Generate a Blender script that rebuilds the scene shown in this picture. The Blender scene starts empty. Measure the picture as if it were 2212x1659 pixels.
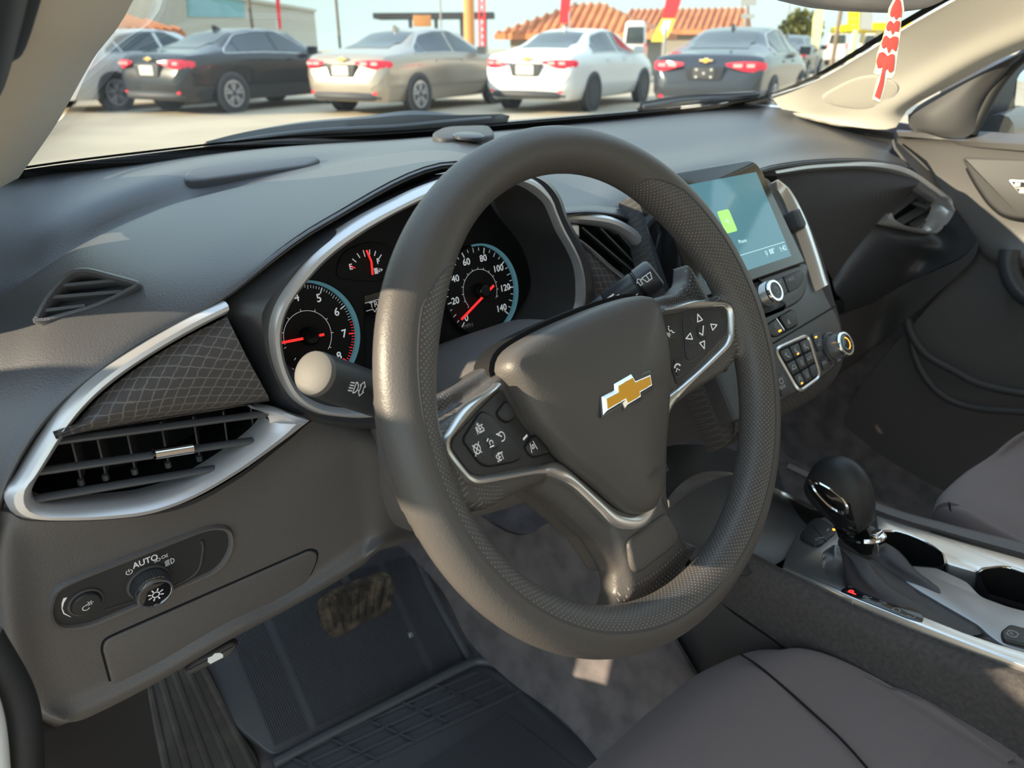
import bpy, bmesh, math, random
import numpy as np
from mathutils import Vector, Matrix, noise

random.seed(7)
SC = bpy.context.scene
COL = SC.collection

# ------------------------------------------------------------------ camera, sky, sun, exposure
FPX, CX, CY = 1600.0, 1106.0, 829.5
PITCH = math.atan((CY - 95.0) / FPX)
YAW = math.radians(41.46)
CAM = np.array([-0.379, -0.317, 1.1735])
FW = np.array([math.sin(YAW)*math.cos(PITCH), math.cos(YAW)*math.cos(PITCH), -math.sin(PITCH)])
RT = np.array([math.cos(YAW), -math.sin(YAW), 0.0])
UP = np.cross(RT, FW)
cd = bpy.data.cameras.new('camera'); cam = bpy.data.objects.new('camera', cd); COL.objects.link(cam)
cd.sensor_width = 36.0; cd.lens = FPX/2212.0*36.0; cd.clip_start = 0.02; cd.clip_end = 500
cam.matrix_world = Matrix(((RT[0], UP[0], -FW[0], CAM[0]), (RT[1], UP[1], -FW[1], CAM[1]),
                           (RT[2], UP[2], -FW[2], CAM[2]), (0, 0, 0, 1)))
cd.dof.use_dof = True; cd.dof.focus_distance = 0.60; cd.dof.aperture_fstop = 9.0
SC.camera = cam

SUN_AZ, SUN_EL = math.radians(293), math.radians(19)      # azimuth clockwise from the car's nose
wd = bpy.data.worlds.new('sky'); SC.world = wd; wd.use_nodes = True
wn, wl = wd.node_tree.nodes, wd.node_tree.links
# hazy pale sky: a smooth gradient from horizon to zenith
stc = wn.new('ShaderNodeTexCoord'); ssp = wn.new('ShaderNodeSeparateXYZ'); srp = wn.new('ShaderNodeValToRGB')
wl.new(stc.outputs['Generated'], ssp.inputs[0]); wl.new(ssp.outputs['Z'], srp.inputs[0]); wl.new(srp.outputs[0], wn['Background'].inputs[0])
sel = srp.color_ramp.elements; sel[0].position = 0.0; sel[0].color = (.40, .50, .475, 1); sel[1].position = 1.0; sel[1].color = (.46, .62, .82, 1)
e_ = sel.new(.25); e_.color = (.455, .575, .585, 1); e_ = sel.new(.6); e_.color = (.50, .65, .80, 1)
wn['Background'].inputs[1].default_value = 1.0
sd = bpy.data.lights.new('sun', 'SUN'); sd.energy = 4.0; sd.angle = math.radians(0.6); sd.color = (1.0, 0.84, 0.60)
so = bpy.data.objects.new('sun', sd); COL.objects.link(so)
sdir = Vector((math.sin(SUN_AZ)*math.cos(SUN_EL), math.cos(SUN_AZ)*math.cos(SUN_EL), math.sin(SUN_EL)))
so.rotation_euler = sdir.to_track_quat('Z', 'Y').to_euler(); so.location = (-6, 0, 6)
SC.view_settings.view_transform = 'Standard'; SC.view_settings.look = 'None'
SC.view_settings.gamma = 1.0; SC.view_settings.use_curve_mapping = False
SC.view_settings.exposure = 1.40

# ------------------------------------------------------------------ points from the measured camera
def P(u, v, **k):
    """point seen at (u, v) lying in the plane x=, y= or z= (metres), or at depth d="""
    d = (u-CX)/FPX*RT - (v-CY)/FPX*UP + FW
    a, val = next(iter(k.items()))
    if a == 'd': return CAM + d*val
    i = 'xyz'.index(a)
    return CAM + d*((val-CAM[i])/d[i])

class Fr:
    """flat working frame: origin, normal towards the viewer, up"""
    def __init__(s, o, n, up):
        s.o = np.array(o, float); s.n = np.array(n, float)/np.linalg.norm(n)
        up = np.array(up, float); s.x = np.cross(up, s.n); s.x /= np.linalg.norm(s.x); s.y = np.cross(s.n, s.x)
    def px(s, u, v, h=0.0):
        d = (u-CX)/FPX*RT - (v-CY)/FPX*UP + FW
        t = ((s.o + h*s.n - CAM) @ s.n)/(d @ s.n); p = CAM + d*t - s.o
        return (p @ s.x, p @ s.y)
    def pxs(s, pts, h=0.0): return [s.px(u, v, h) for u, v in pts]
    def w(s, a, b, h=0.0): return s.o + a*s.x + b*s.y + h*s.n
    def at(s, u, v, h=0.0): a, b = s.px(u, v, h); return s.w(a, b, h)

# ------------------------------------------------------------------ splines
def spl(pts, n=8, closed=False):
    p = [np.array(q, float) for q in pts]; N = len(p); out = []
    if N == 2 and not closed: return [p[0]+(p[1]-p[0])*i/n for i in range(n+1)]
    for i in range(N if closed else N-1):
        if closed: a, b, c, d = p[i-1], p[i], p[(i+1) % N], p[(i+2) % N]
        else:
            b, c = p[i], p[i+1]; a = p[i-1] if i else 2*b-c; d = p[i+2] if i+2 < N else 2*c-b
        for k in range(n):
            t = k/n
            out.append(0.5*((2*b)+(c-a)*t+(2*a-5*b+4*c-d)*t*t+(3*b-a-3*c+d)*t**3))
    if not closed: out.append(p[-1])
    return out
def resamp(pts, m, closed=False, smooth=True):
    q = spl(pts, 8, closed) if smooth else [np.array(x, float) for x in pts]
    if closed: q = q+[q[0]]
    q = np.array(q); s = np.r_[0, np.cumsum(np.linalg.norm(np.diff(q, axis=0), axis=1))]
    t = np.linspace(0, s[-1], m+1)[:-1] if closed else np.linspace(0, s[-1], m)
    return [np.array([np.interp(x, s, q[:, k]) for k in range(q.shape[1])]) for x in t]
def rpoly(pts, r, n=4):
    """polygon with rounded corners; r one radius or one per corner"""
    p = [np.array(q, float) for q in pts]; N = len(p); out = []
    for i in range(N):
        a, b, c = p[i-1], p[i], p[(i+1) % N]
        ri = r[i] if isinstance(r, (list, tuple)) else r
        u, v = a-b, c-b; lu, lv = np.linalg.norm(u), np.linalg.norm(v)
        d = min(ri, lu*.45, lv*.45); A, B = b+u/lu*d, b+v/lv*d
        for k in range(n+1):
            t = k/n; out.append((1-t)**2*A+2*t*(1-t)*b+t*t*B)
    return out
def inset(pts, d):
    p = [np.array(q, float) for q in pts]; N = len(p)
    ar = sum(p[i][0]*p[(i+1) % N][1]-p[(i+1) % N][0]*p[i][1] for i in range(N)); s = 1 if ar > 0 else -1
    out = []
    for i in range(N):
        e1, e2 = p[i]-p[i-1], p[(i+1) % N]-p[i]
        n1 = np.array([-e1[1], e1[0]])/(np.linalg.norm(e1)+1e-12); n2 = np.array([-e2[1], e2[0]])/(np.linalg.norm(e2)+1e-12)
        n = n1+n2; l = np.linalg.norm(n); n = n/(l+1e-9); k = 1/max(0.5, n @ n1)
        out.append(p[i]+s*n*d*k)
    return out

# ------------------------------------------------------------------ objects
ROOT = {}                       # object -> world matrix of its thing
def link_mesh(name, verts, faces, mat, parent=None, uvs=None, smooth=True, uvv=None):
    me = bpy.data.meshes.new(name)
    M = ROOT.get(parent) if parent is not None else None
    V = np.array(verts, float).reshape(-1, 3)
    loc = None
    if M is not None:
        Mi = np.array(M.inverted()); V = V @ Mi[:3, :3].T + Mi[:3, 3]
    else:
        lo, hi = V.min(0), V.max(0); loc = ((lo[0]+hi[0])/2, (lo[1]+hi[1])/2, lo[2]); V = V-np.array(loc)
    me.from_pydata(V.tolist(), [], [list(map(int, f)) for f in faces])
    if uvv is not None:
        l = me.uv_layers.new(name='UVMap')
        vi = np.zeros(len(me.loops), int); me.loops.foreach_get('vertex_index', vi)
        l.data.foreach_set('uv', np.array(uvv, float)[vi].ravel())
    if smooth is not None:
        me.polygons.foreach_set('use_smooth', [True]*len(me.polygons))
        if isinstance(smooth, (int, float)) and smooth is not True:
            me.set_sharp_from_angle(angle=math.radians(smooth))
        elif smooth is True: me.set_sharp_from_angle(angle=math.radians(40))
    if mat: me.materials.append(mat)
    me.validate(); me.update()
    o = bpy.data.objects.new(name, me); COL.objects.link(o)
    if parent is not None: o.parent = parent; ROOT[o] = M
    else: o.location = loc; ROOT[o] = Matrix.Translation(loc)
    return o
def tag(o, label=None, cat=None, group=None, kind=None):
    if label: o['label'] = label
    if cat: o['category'] = cat
    if group: o['group'] = group
    if kind: o['kind'] = kind
    return o
def thing(name, label, cat, loc=(0, 0, 0), M=None, group=None, kind=None):
    o = bpy.data.objects.new(name, None); COL.objects.link(o); o.empty_display_size = .05
    M = M if M is not None else Matrix.Translation(loc)
    o.matrix_world = M; ROOT[o] = M.copy()
    return tag(o, label, cat, group, kind)
class MB:
    """collects raw shapes into one mesh"""
    def __init__(s): s.v = []; s.f = []; s.uv = []
    def add(s, v, f, uv=None):
        n = len(s.v); s.v += [np.array(x, float) for x in v]; s.f += [[i+n for i in q] for q in f]
        s.uv += list(uv) if uv is not None else [(0, 0)]*len(v)
        return s
    def build(s, name, mat, parent=None, smooth=True):
        return link_mesh(name, s.v, s.f, mat, parent, smooth=smooth, uvv=s.uv)
    # --- shapes
    def box(s, c, sz, ax=None):
        a = ax if ax is not None else np.eye(3); c = np.array(c, float); h = np.array(sz)/2
        v = [c+a[0]*h[0]*i+a[1]*h[1]*j+a[2]*h[2]*k for i in (-1, 1) for j in (-1, 1) for k in (-1, 1)]
        return s.add(v, [(0, 1, 3, 2), (4, 6, 7, 5), (0, 4, 5, 1), (2, 3, 7, 6), (0, 2, 6, 4), (1, 5, 7, 3)])
    def bar(s, p, q, w, h, up=(0, 0, 1)):
        p, q = np.array(p, float), np.array(q, float); d = q-p; L = np.linalg.norm(d); d /= L
        a = np.cross(d, up); a /= np.linalg.norm(a); b = np.cross(a, d)
        return s.box((p+q)/2, (L, w, h), (d, a, b))
    def tube(s, pts, r, seg=12, closed=False, caps=True, flat=1.0, up=(0, 0, 1)):
        p = [np.array(q, float) for q in pts]; N = len(p)
        R = r if isinstance(r, (list, tuple, np.ndarray)) else [r]*N
        v, f = [], []; a0 = np.array(up, float)
        for i in range(N):
            if closed: t = p[(i+1) % N]-p[i-1]
            else: t = p[min(i+1, N-1)]-p[max(i-1, 0)]
            t = t/(np.linalg.norm(t)+1e-12)
            a = a0-t*(a0 @ t)
            if np.linalg.norm(a) < 1e-3: a = np.cross(t, (1, .3, .2))
            a /= np.linalg.norm(a); b = np.cross(t, a); a0 = a
            for k in range(seg):
                th = 2*math.pi*k/seg; v.append(p[i]+R[i]*(math.cos(th)*a*flat+math.sin(th)*b))
        for i in range(N if closed else N-1):
            for k in range(seg):
                j = (i+1) % N; f.append((i*seg+k, i*seg+(k+1) % seg, j*seg+(k+1) % seg, j*seg+k))
        if caps and not closed: f += [tuple(range(seg))[::-1], tuple(range((N-1)*seg, N*seg))]
        return s.add(v, f)
    def lathe(s, fr, c, prof, seg=32, capend=True):
        """prof: list of (radius, height) around the normal of frame fr at local point c"""
        v, f = [], []
        for r, h in prof:
            for k in range(seg):
                t = 2*math.pi*k/seg; v.append(fr.w(c[0]+r*math.cos(t), c[1]+r*math.sin(t), h))
        for i in range(len(prof)-1):
            for k in range(seg): f.append((i*seg+k, i*seg+(k+1) % seg, (i+1)*seg+(k+1) % seg, (i+1)*seg+k))
        if capend:
            if prof[-1][0] > 1e-6: f.append(tuple(range((len(prof)-1)*seg, len(prof)*seg)))
            if prof[0][0] > 1e-6: f.append(tuple(range(seg))[::-1])
        return s.add(v, f)
    def slab(s, fr, out, h0, h1, bev=0.0, dome=0.0, rings=5, back=True, nb=3):
        """outline (2-D in fr) raised from h0 to h1 with a rounded edge; dome>0 puffs the top"""
        out = [np.array(q, float) for q in out]; N = len(out)
        ar = sum(out[i][0]*out[(i+1) % N][1]-out[(i+1) % N][0]*out[i][1] for i in range(N))
        if ar < 0: out = out[::-1]
        R = [(out, h0)]
        if bev > 0:
            for k in range(nb+1):
                a = math.pi/2*k/nb; R.append((inset(out, bev*(1-math.cos(a))) if k else out, h1-bev+bev*math.sin(a)))
        else: R.append((out, h1))
        if dome:
            top = R[-1][0]; c = sum(top)/N
            for k in range(1, rings):
                t = 1-k/rings; R.append(([c+(q-c)*t for q in top], h1+dome*(1-t*t)))
        v = [fr.w(q[0], q[1], h) for ring, h in R for q in ring]; f = []
        uv = [(q[0], q[1]) for ring, h in R for q in ring]
        for i in range(len(R)-1):
            for k in range(N): f.append((i*N+k, i*N+(k+1) % N, (i+1)*N+(k+1) % N, (i+1)*N+k))
        L = (len(R)-1)*N
        if dome:
            v.append(fr.w(c[0], c[1], h1+dome)); uv.append((c[0], c[1]))
            f += [(L+k, L+(k+1) % N, len(v)-1) for k in range(N)]
        else: f.append(tuple(range(L, L+N)))
        if back: f.append(tuple(range(N))[::-1])
        return s.add(v, f, uv)
    def ribbon(s, A, B, nrm, prof, closed=False, m=60, smooth=True):
        """strip between curves A and B; prof = [(t across, height along nrm)]"""
        A, B = resamp(A, m, closed, smooth), resamp(B, m, closed, smooth); n = np.array(nrm, float); n /= np.linalg.norm(n)
        v = [A[i]+(B[i]-A[i])*t+n*h for i in range(len(A)) for t, h in prof]; k = len(prof); f = []
        for i in range(len(A) if closed else len(A)-1):
            j = (i+1) % len(A)
            for q in range(k-1): f.append((i*k+q, i*k+q+1, j*k+q+1, j*k+q))
        if not closed: f += [tuple(range(k)), tuple(range((len(A)-1)*k, len(A)*k))[::-1]]
        return s.add(v, f)
    def skin(s, rows, m=40, k=6, smooth=True, thick=0.0):
        """smooth surface through rows of control points; thick>0 gives it a back"""
        if smooth and len({len(r) for r in rows}) == 1: R = [spl(r, max(2, round(m/(len(r)-1)))) for r in rows]; m = len(R[0])
        else: R = [resamp(r, m, False, smooth) for r in rows]
        cols = [spl([r[j] for r in R], k) for j in range(m)]
        G = np.array(cols).transpose(1, 0, 2); a, b = G.shape[:2]
        du = np.r_[np.zeros((1, b)), np.cumsum(np.linalg.norm(np.diff(G, axis=0), axis=2), axis=0)]
        dv = np.c_[np.zeros((a, 1)), np.cumsum(np.linalg.norm(np.diff(G, axis=1), axis=2), axis=1)]
        f = [(i*b+j, i*b+j+1, (i+1)*b+j+1, (i+1)*b+j) for i in range(a-1) for j in range(b-1)]
        v = [G[i, j] for i in range(a) for j in range(b)]; uv = [(dv[i, j], du[i, j]) for i in range(a) for j in range(b)]
        c = G.reshape(-1, 3).mean(0); i, j = a//2, b//2
        n = np.cross(G[i, min(j+1, b-1)]-G[i, j], G[min(i+1, a-1), j]-G[i, j])
        if n @ (CAM-c) < 0: f = [q[::-1] for q in f]
        if thick:
            N = np.zeros((a, b, 3)); gx = np.gradient(G, axis=1); gy = np.gradient(G, axis=0)
            N = np.cross(gx, gy); N /= (np.linalg.norm(N, axis=2)[..., None]+1e-12)
            if n @ (CAM-c) < 0: N = -N
            nb = len(v); v += [G[i, j]-N[i, j]*thick for i in range(a) for j in range(b)]; uv += uv[:nb]
            f += [tuple(x+nb for x in q)[::-1] for q in f[:]]
            E = [(0, j) for j in range(b)]+[(i, b-1) for i in range(1, a)]+[(a-1, j) for j in range(b-2, -1, -1)]+[(i, 0) for i in range(a-2, 0, -1)]
            for q in range(len(E)):
                p0, p1 = E[q], E[(q+1) % len(E)]; x, y = p0[0]*b+p0[1], p1[0]*b+p1[1]; f.append((x, y, y+nb, x+nb))
        return s.add(v, f, uv)
    def loft(s, rings, cap0=True, cap1=True):
        N = len(rings[0]); v = [q for r in rings for q in r]; f = []
        for i in range(len(rings)-1):
            for k in range(N): f.append((i*N+k, i*N+(k+1) % N, (i+1)*N+(k+1) % N, (i+1)*N+k))
        if cap0: f.append(tuple(range(N))[::-1])
        if cap1: f.append(tuple(range((len(rings)-1)*N, len(rings)*N)))
        return s.add(v, f)
def fixn(o):
    bm = bmesh.new(); bm.from_mesh(o.data); bmesh.ops.recalc_face_normals(bm, faces=bm.faces); bm.to_mesh(o.data); bm.free(); return o
def one(name, mat, parent, fn, *a, smooth=True, **k):
    """one-shape mesh: one('x', mat, parent, 'slab', ...)"""
    m = MB(); getattr(m, fn)(*a, **k); return m.build(name, mat, parent, smooth)

_txt = {}
def text_mesh(t):
    if t not in _txt:
        c = bpy.data.curves.new('t', 'FONT'); c.body = t; c.align_x = 'CENTER'; c.align_y = 'CENTER'; c.resolution_u = 3
        o = bpy.data.objects.new('t', c); COL.objects.link(o)
        me = bpy.data.meshes.new_from_object(o.evaluated_get(bpy.context.evaluated_depsgraph_get()))
        v = [tuple(x.co) for x in me.vertices]; f = [tuple(p.vertices) for p in me.polygons]
        bpy.data.objects.remove(o); bpy.data.curves.remove(c); bpy.data.meshes.remove(me); _txt[t] = (v, f)
    return _txt[t]
class Ink:
    """flat lettering and symbols on a frame, a hair above height h"""
    def __init__(s, fr, h=0.0): s.fr = fr; s.h = h+0.00025; s.v = []; s.f = []
    def raw(s, v2, f):
        n = len(s.v); s.v += [s.fr.w(a, b, s.h) for a, b in v2]; s.f += [[i+n for i in q] for q in f]; return s
    def text(s, t, c, size, rot=0.0, sx=1.0, fat=0.0):
        v, f = text_mesh(t); cr, sr = math.cos(rot), math.sin(rot)
        offs = [(0, 0)] if not fat else [(-fat, 0), (fat, 0), (0, fat), (0, -fat)]
        for ox, oy in offs:
            s.raw([(c[0]+ox+size*(x*sx*cr-y*sr), c[1]+oy+size*(x*sx*sr+y*cr)) for x, y, z in v], f)
        return s
    def line(s, pts, w, closed=False):
        p = [np.array(q, float) for q in pts]; N = len(p)
        for i in range(N if closed else N-1):
            a, b = p[i], p[(i+1) % N]; d = b-a; L = np.linalg.norm(d)
            if L < 1e-9: continue
            d /= L; n = np.array([-d[1], d[0]])*w/2; a = a-d*w*.3; b = b+d*w*.3
            s.raw([a+n, a-n, b-n, b+n], [(0, 1, 2, 3)])
        return s
    def poly(s, pts): return s.raw(pts, [tuple(range(len(pts)))])
    def arc(s, c, r, a0, a1, w, n=14):
        q = [(c[0]+r*math.cos(math.radians(a0+(a1-a0)*i/n)), c[1]+r*math.sin(math.radians(a0+(a1-a0)*i/n))) for i in range(n+1)]
        return s.line(q, w)
    def disc(s, c, r, n=14): return s.poly([(c[0]+r*math.cos(2*math.pi*i/n), c[1]+r*math.sin(2*math.pi*i/n)) for i in range(n)])
    def build(s, name, mat, parent): return link_mesh(name, s.v, s.f, mat, parent, smooth=None)

# ------------------------------------------------------------------ materials
def mk(name, col, rough=.5, metal=0.0, spec=.5, emit=None, es=1.0, bump=None, mix=None, coat=0.0, sheen=0.0):
    """bump=(kind, scale, strength, distance); mix=(colour2, scale, lo, hi) mottling"""
    m = bpy.data.materials.new(name); m.use_nodes = True; n, l = m.node_tree.nodes, m.node_tree.links
    b = n['Principled BSDF']; c = tuple(col)+(1,) if len(col) == 3 else col
    b.inputs['Base Color'].default_value = c; b.inputs['Roughness'].default_value = rough
    b.inputs['Metallic'].default_value = metal; b.inputs['Specular IOR Level'].default_value = spec
    b.inputs['Coat Weight'].default_value = coat; b.inputs['Sheen Weight'].default_value = sheen
    if emit: b.inputs['Emission Color'].default_value = tuple(emit)+(1,); b.inputs['Emission Strength'].default_value = es
    tc = n.new('ShaderNodeTexCoord')
    if mix:
        t = n.new('ShaderNodeTexNoise'); t.inputs['Scale'].default_value = mix[1]; t.inputs['Detail'].default_value = 4
        l.new(tc.outputs['Object'], t.inputs['Vector']); r = n.new('ShaderNodeMapRange')
        r.inputs['From Min'].default_value = mix[2]; r.inputs['From Max'].default_value = mix[3]
        l.new(t.outputs['Fac'], r.inputs['Value']); x = n.new('ShaderNodeMix'); x.data_type = 'RGBA'
        x.inputs['A'].default_value = c; x.inputs['B'].default_value = tuple(mix[0])+(1,)
        l.new(r.outputs['Result'], x.inputs['Factor']); l.new(x.outputs['Result'], b.inputs['Base Color'])
    if bump:
        kind, scale, st, dist = bump
        if kind == 'leather':
            t = n.new('ShaderNodeTexVoronoi'); t.feature = 'SMOOTH_F1'; t.inputs['Scale'].default_value = scale; out = t.outputs['Distance']
        else:
            t = n.new('ShaderNodeTexNoise'); t.inputs['Scale'].default_value = scale; t.inputs['Detail'].default_value = 3; out = t.outputs['Fac']
        l.new(tc.outputs['Object'], t.inputs['Vector'])
        k = n.new('ShaderNodeBump'); k.inputs['Strength'].default_value = st; k.inputs['Distance'].default_value = dist
        l.new(out, k.inputs['Height']); l.new(k.outputs['Normal'], b.inputs['Normal'])
    return m
def diamond_mat(name, base, line, pitch, asp, rough=.9):
    """woven cloth with a wavy diamond line pattern laid on the surface's UVs (metres)"""
    m = mk(name, base, rough, spec=.15); n, l = m.node_tree.nodes, m.node_tree.links; b = n['Principled BSDF']
    tc = n.new('ShaderNodeTexCoord'); sp = n.new('ShaderNodeSeparateXYZ')
    nz = n.new('ShaderNodeTexNoise'); nz.inputs['Scale'].default_value = 260; l.new(tc.outputs['UV'], nz.inputs['Vector'])
    ad = n.new('ShaderNodeVectorMath'); ad.operation = 'MULTIPLY_ADD'; ad.inputs[1].default_value = (.0022,)*3
    l.new(nz.outputs['Color'], ad.inputs[0]); l.new(tc.outputs['UV'], ad.inputs[2]); l.new(ad.outputs[0], sp.inputs[0])
    def M(op, a, bb=None):
        q = n.new('ShaderNodeMath'); q.operation = op
        for i, x in enumerate((a, bb)):
            if x is None: continue
            if isinstance(x, (int, float)): q.inputs[i].default_value = x
            else: l.new(x, q.inputs[i])
        return q.outputs[0]
    x = M('MULTIPLY', sp.outputs[0], 1/pitch); y = M('MULTIPLY', sp.outputs[1], asp/pitch)
    def stripe(e): return M('LESS_THAN', M('ABSOLUTE', M('SUBTRACT', M('FRACT', e), .5)), .06)
    s = M('MAXIMUM', stripe(M('ADD', x, y)), stripe(M('SUBTRACT', x, y)))
    mx = n.new('ShaderNodeMix'); mx.data_type = 'RGBA'; mx.inputs['A'].default_value = tuple(base)+(1,); mx.inputs['B'].default_value = tuple(line)+(1,)
    l.new(s, mx.inputs['Factor']); l.new(mx.outputs['Result'], b.inputs['Base Color'])
    w = n.new('ShaderNodeTexNoise'); w.inputs['Scale'].default_value = 1500; l.new(tc.outputs['UV'], w.inputs['Vector'])
    bp = n.new('ShaderNodeBump'); bp.inputs['Strength'].default_value = .5; bp.inputs['Distance'].default_value = .0006
    l.new(w.outputs['Fac'], bp.inputs['Height']); l.new(bp.outputs['Normal'], b.inputs['Normal'])
    return m
def perf_mat(name, base, dot, pitch):
    m = mk(name, base, .42, spec=.5); n, l = m.node_tree.nodes, m.node_tree.links; b = n['Principled BSDF']
    tc = n.new('ShaderNodeTexCoord'); mp = n.new('ShaderNodeMapping'); mp.inputs['Rotation'].default_value = (0, 0, math.radians(45))
    l.new(tc.outputs['UV'], mp.inputs['Vector']); v = n.new('ShaderNodeTexVoronoi'); v.voronoi_dimensions = '2D'
    v.inputs['Scale'].default_value = 1/pitch; v.inputs['Randomness'].default_value = 0; l.new(mp.outputs[0], v.inputs['Vector'])
    r = n.new('ShaderNodeMapRange'); r.inputs['From Min'].default_value = .13; r.inputs['From Max'].default_value = .26
    l.new(v.outputs['Distance'], r.inputs['Value'])
    mx = n.new('ShaderNodeMix'); mx.data_type = 'RGBA'; mx.inputs['A'].default_value = tuple(dot)+(1,); mx.inputs['B'].default_value = tuple(base)+(1,)
    l.new(r.outputs['Result'], mx.inputs['Factor']); l.new(mx.outputs['Result'], b.inputs['Base Color'])
    bp = n.new('ShaderNodeBump'); bp.inputs['Strength'].default_value = .55; bp.inputs['Distance'].default_value = .0006
    l.new(r.outputs['Result'], bp.inputs['Height']); l.new(bp.outputs['Normal'], b.inputs['Normal'])
    return m
M = {}
M['grain'] = mk('black_grained_plastic', (.108, .100, .098), .48, spec=.5, bump=('leather', 800, .28, .0007))
M['pad'] = mk('dash_pad_grain', (.070, .070, .076), .42, spec=.75, bump=('leather', 800, .25, .0007))
M['rim'] = mk('rim_leather', (.082, .074, .069), .45, spec=.5, bump=('leather', 900, .22, .0006))
M['perf'] = perf_mat('perforated_leather', (.076, .069, .066), (.22, .21, .20), .0029)
M['matte'] = mk('matte_black_plastic', (.062, .059, .060), .55, spec=.4)
M['deep'] = mk('deep_black', (.010, .010, .011), .7, spec=.2)
M['satin'] = mk('satin_dark_plastic', (.042, .044, .050), .34, spec=.5)
M['gloss'] = mk('gloss_black', (.008, .008, .009), .08, spec=.55)
M['button'] = mk('button_black', (.030, .030, .031), .42, spec=.45)
M['silver'] = mk('satin_silver_paint', (.66, .65, .66), .34, metal=.6)
M['slat'] = mk('vent_slat_gray', (.075, .077, .082), .42, spec=.5)
M['chrome'] = mk('chrome', (.78, .77, .75), .09, metal=1.0)
M['schrome'] = mk('satin_chrome', (.70, .70, .69), .26, metal=.9)
M['dchrome'] = mk('dark_satin_metal', (.13, .13, .14), .30, metal=.9)
M['gold'] = mk('gold_emblem', (.95, .50, .04), .38, metal=.1)
M['white'] = mk('white_print', (.80, .80, .80), .6, spec=.2, emit=(.8, .8, .8), es=.06)
M['dimwhite'] = mk('gray_print', (.42, .42, .43), .6, spec=.2)
M['dial'] = mk('dial_black', (.010, .010, .011), .5, spec=.2)
M['dialprint'] = mk('dial_print', (.72, .74, .76), .6, emit=(.75, .78, .8), es=.10)
M['needle'] = mk('red_needle', (.85, .02, .02), .4, emit=(1, .03, .03), es=.35)
M['teal'] = mk('teal_dial_ring', (.10, .24, .30), .35, metal=.4, emit=(.12, .32, .40), es=.10)
M['cloth'] = diamond_mat('dash_diamond_cloth', (.080, .073, .073), (.165, .153, .150), .0125, 1.45)
M['cloth2'] = diamond_mat('dash_fine_cloth', (.058, .055, .055), (.090, .084, .084), .0085, 1.3)
M['seat'] = mk('seat_cloth', (.185, .157, .156), .95, spec=.12, bump=('noise', 1400, .5, .0006), sheen=.15)
M['seam'] = mk('seat_seam', (.020, .018, .018), .9, spec=.1)
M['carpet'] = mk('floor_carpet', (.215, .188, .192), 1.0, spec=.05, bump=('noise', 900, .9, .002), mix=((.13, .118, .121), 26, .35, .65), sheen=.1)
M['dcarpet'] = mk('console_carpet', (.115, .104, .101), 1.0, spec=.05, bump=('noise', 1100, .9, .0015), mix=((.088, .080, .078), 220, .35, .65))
M['rubber'] = mk('mat_rubber', (.080, .080, .088), .42, spec=.5, bump=('noise', 700, .15, .0005))
M['pedal'] = mk('dusty_pedal_rubber', (.050, .042, .036), .8, spec=.2, mix=((.16, .125, .09), 55, .45, .7))
M['cream'] = mk('cream_pillar_cloth', (.62, .575, .50), .85, spec=.15, bump=('noise', 1600, .25, .0003))
M['seal'] = mk('door_seal_rubber', (.02, .02, .021), .6)
M['paint'] = mk('white_body_paint', (.80, .80, .80), .25, coat=.5)
M['red'] = mk('freshener_red', (.92, .10, .09), .55, spec=.3)
M['fwhite'] = mk('freshener_white', (.90, .88, .86), .6, spec=.3)
M['fedge'] = mk('freshener_card_edge', (.70, .52, .25), .8)
M['leatherboot'] = mk('shifter_boot_leather', (.042, .037, .039), .48, spec=.45, bump=('leather', 900, .3, .0005))
M['amber'] = mk('amber_indicator', (.9, .35, .02), .5, emit=(1, .36, .03), es=1.2)
M['redled'] = mk('red_gear_light', (.9, .02, .02), .5, emit=(1, .02, .02), es=1.5)
M['wiper'] = mk('wiper_gray', (.085, .09, .095), .5)
M['frit'] = mk('windscreen_frit', (.012, .011, .011), .75, spec=.2)
# ================================================================== the setting: ground, car shell, glass
def structure(o): o['kind'] = 'structure'; return o
M['ground'] = mk('sunlit_concrete', (.50, .42, .315), .95, spec=.1, mix=((.41, .345, .26), .5, .4, .65), bump=('noise', 25, .3, .01))
gm = MB(); gm.add([(-40, -30, 0), (160, -30, 0), (160, 160, 0), (-40, 160, 0)], [(0, 1, 2, 3)])
structure(gm.build('parking_lot_ground', M['ground'], smooth=None))

from mathutils.bvhtree import BVHTree
# windscreen: base curve from the cowl, header curve from the roof
WB = [P(-120, 398, z=1.075), P(60, 364, z=1.066), P(300, 333, z=1.060), P(600, 300, z=1.058), P(860, 287, z=1.058),
      P(1200, 259, z=1.060), P(1500, 231, z=1.066), P(1662, 206, x=1.0)]
PL = [P(40, 385, y=.47), P(120, 270, y=.38), P(200, 130, y=.30), P(288, 0, y=.20), np.array([-.205, .06, 1.285]), np.array([-.195, -.08, 1.37])]
PR = [P(1662, 206, x=1.0), P(1760, 172, x=.995), P(1860, 115, x=.985), P(2000, 30, x=.965), np.array([.945, .08, 1.29]), np.array([.935, -.08, 1.37])]
HD = [PL[-1], np.array([.05, -.035, 1.392]), np.array([.37, -.02, 1.397]), np.array([.69, -.035, 1.392]), PR[-1]]
rows = []
base = resamp(WB, 25); head = resamp(HD, 25); le = resamp([base[0]]+PL[1:], 13); ri = resamp(PR, 13)
for i in range(13):
    t = i/12; row = []
    for j in range(25):
        s = j/24; b = base[j]+(head[j]-base[j])*t; b = b+np.array([0, .06, .03])*math.sin(math.pi*t)*math.sin(math.pi*s)**.5
        l0 = base[0]+(head[0]-base[0])*t; r0 = base[-1]+(head[-1]-base[-1])*t
        row.append(b+(le[i]-l0)*(1-s)+(ri[i]-r0)*s)
    rows.append(row)
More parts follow.
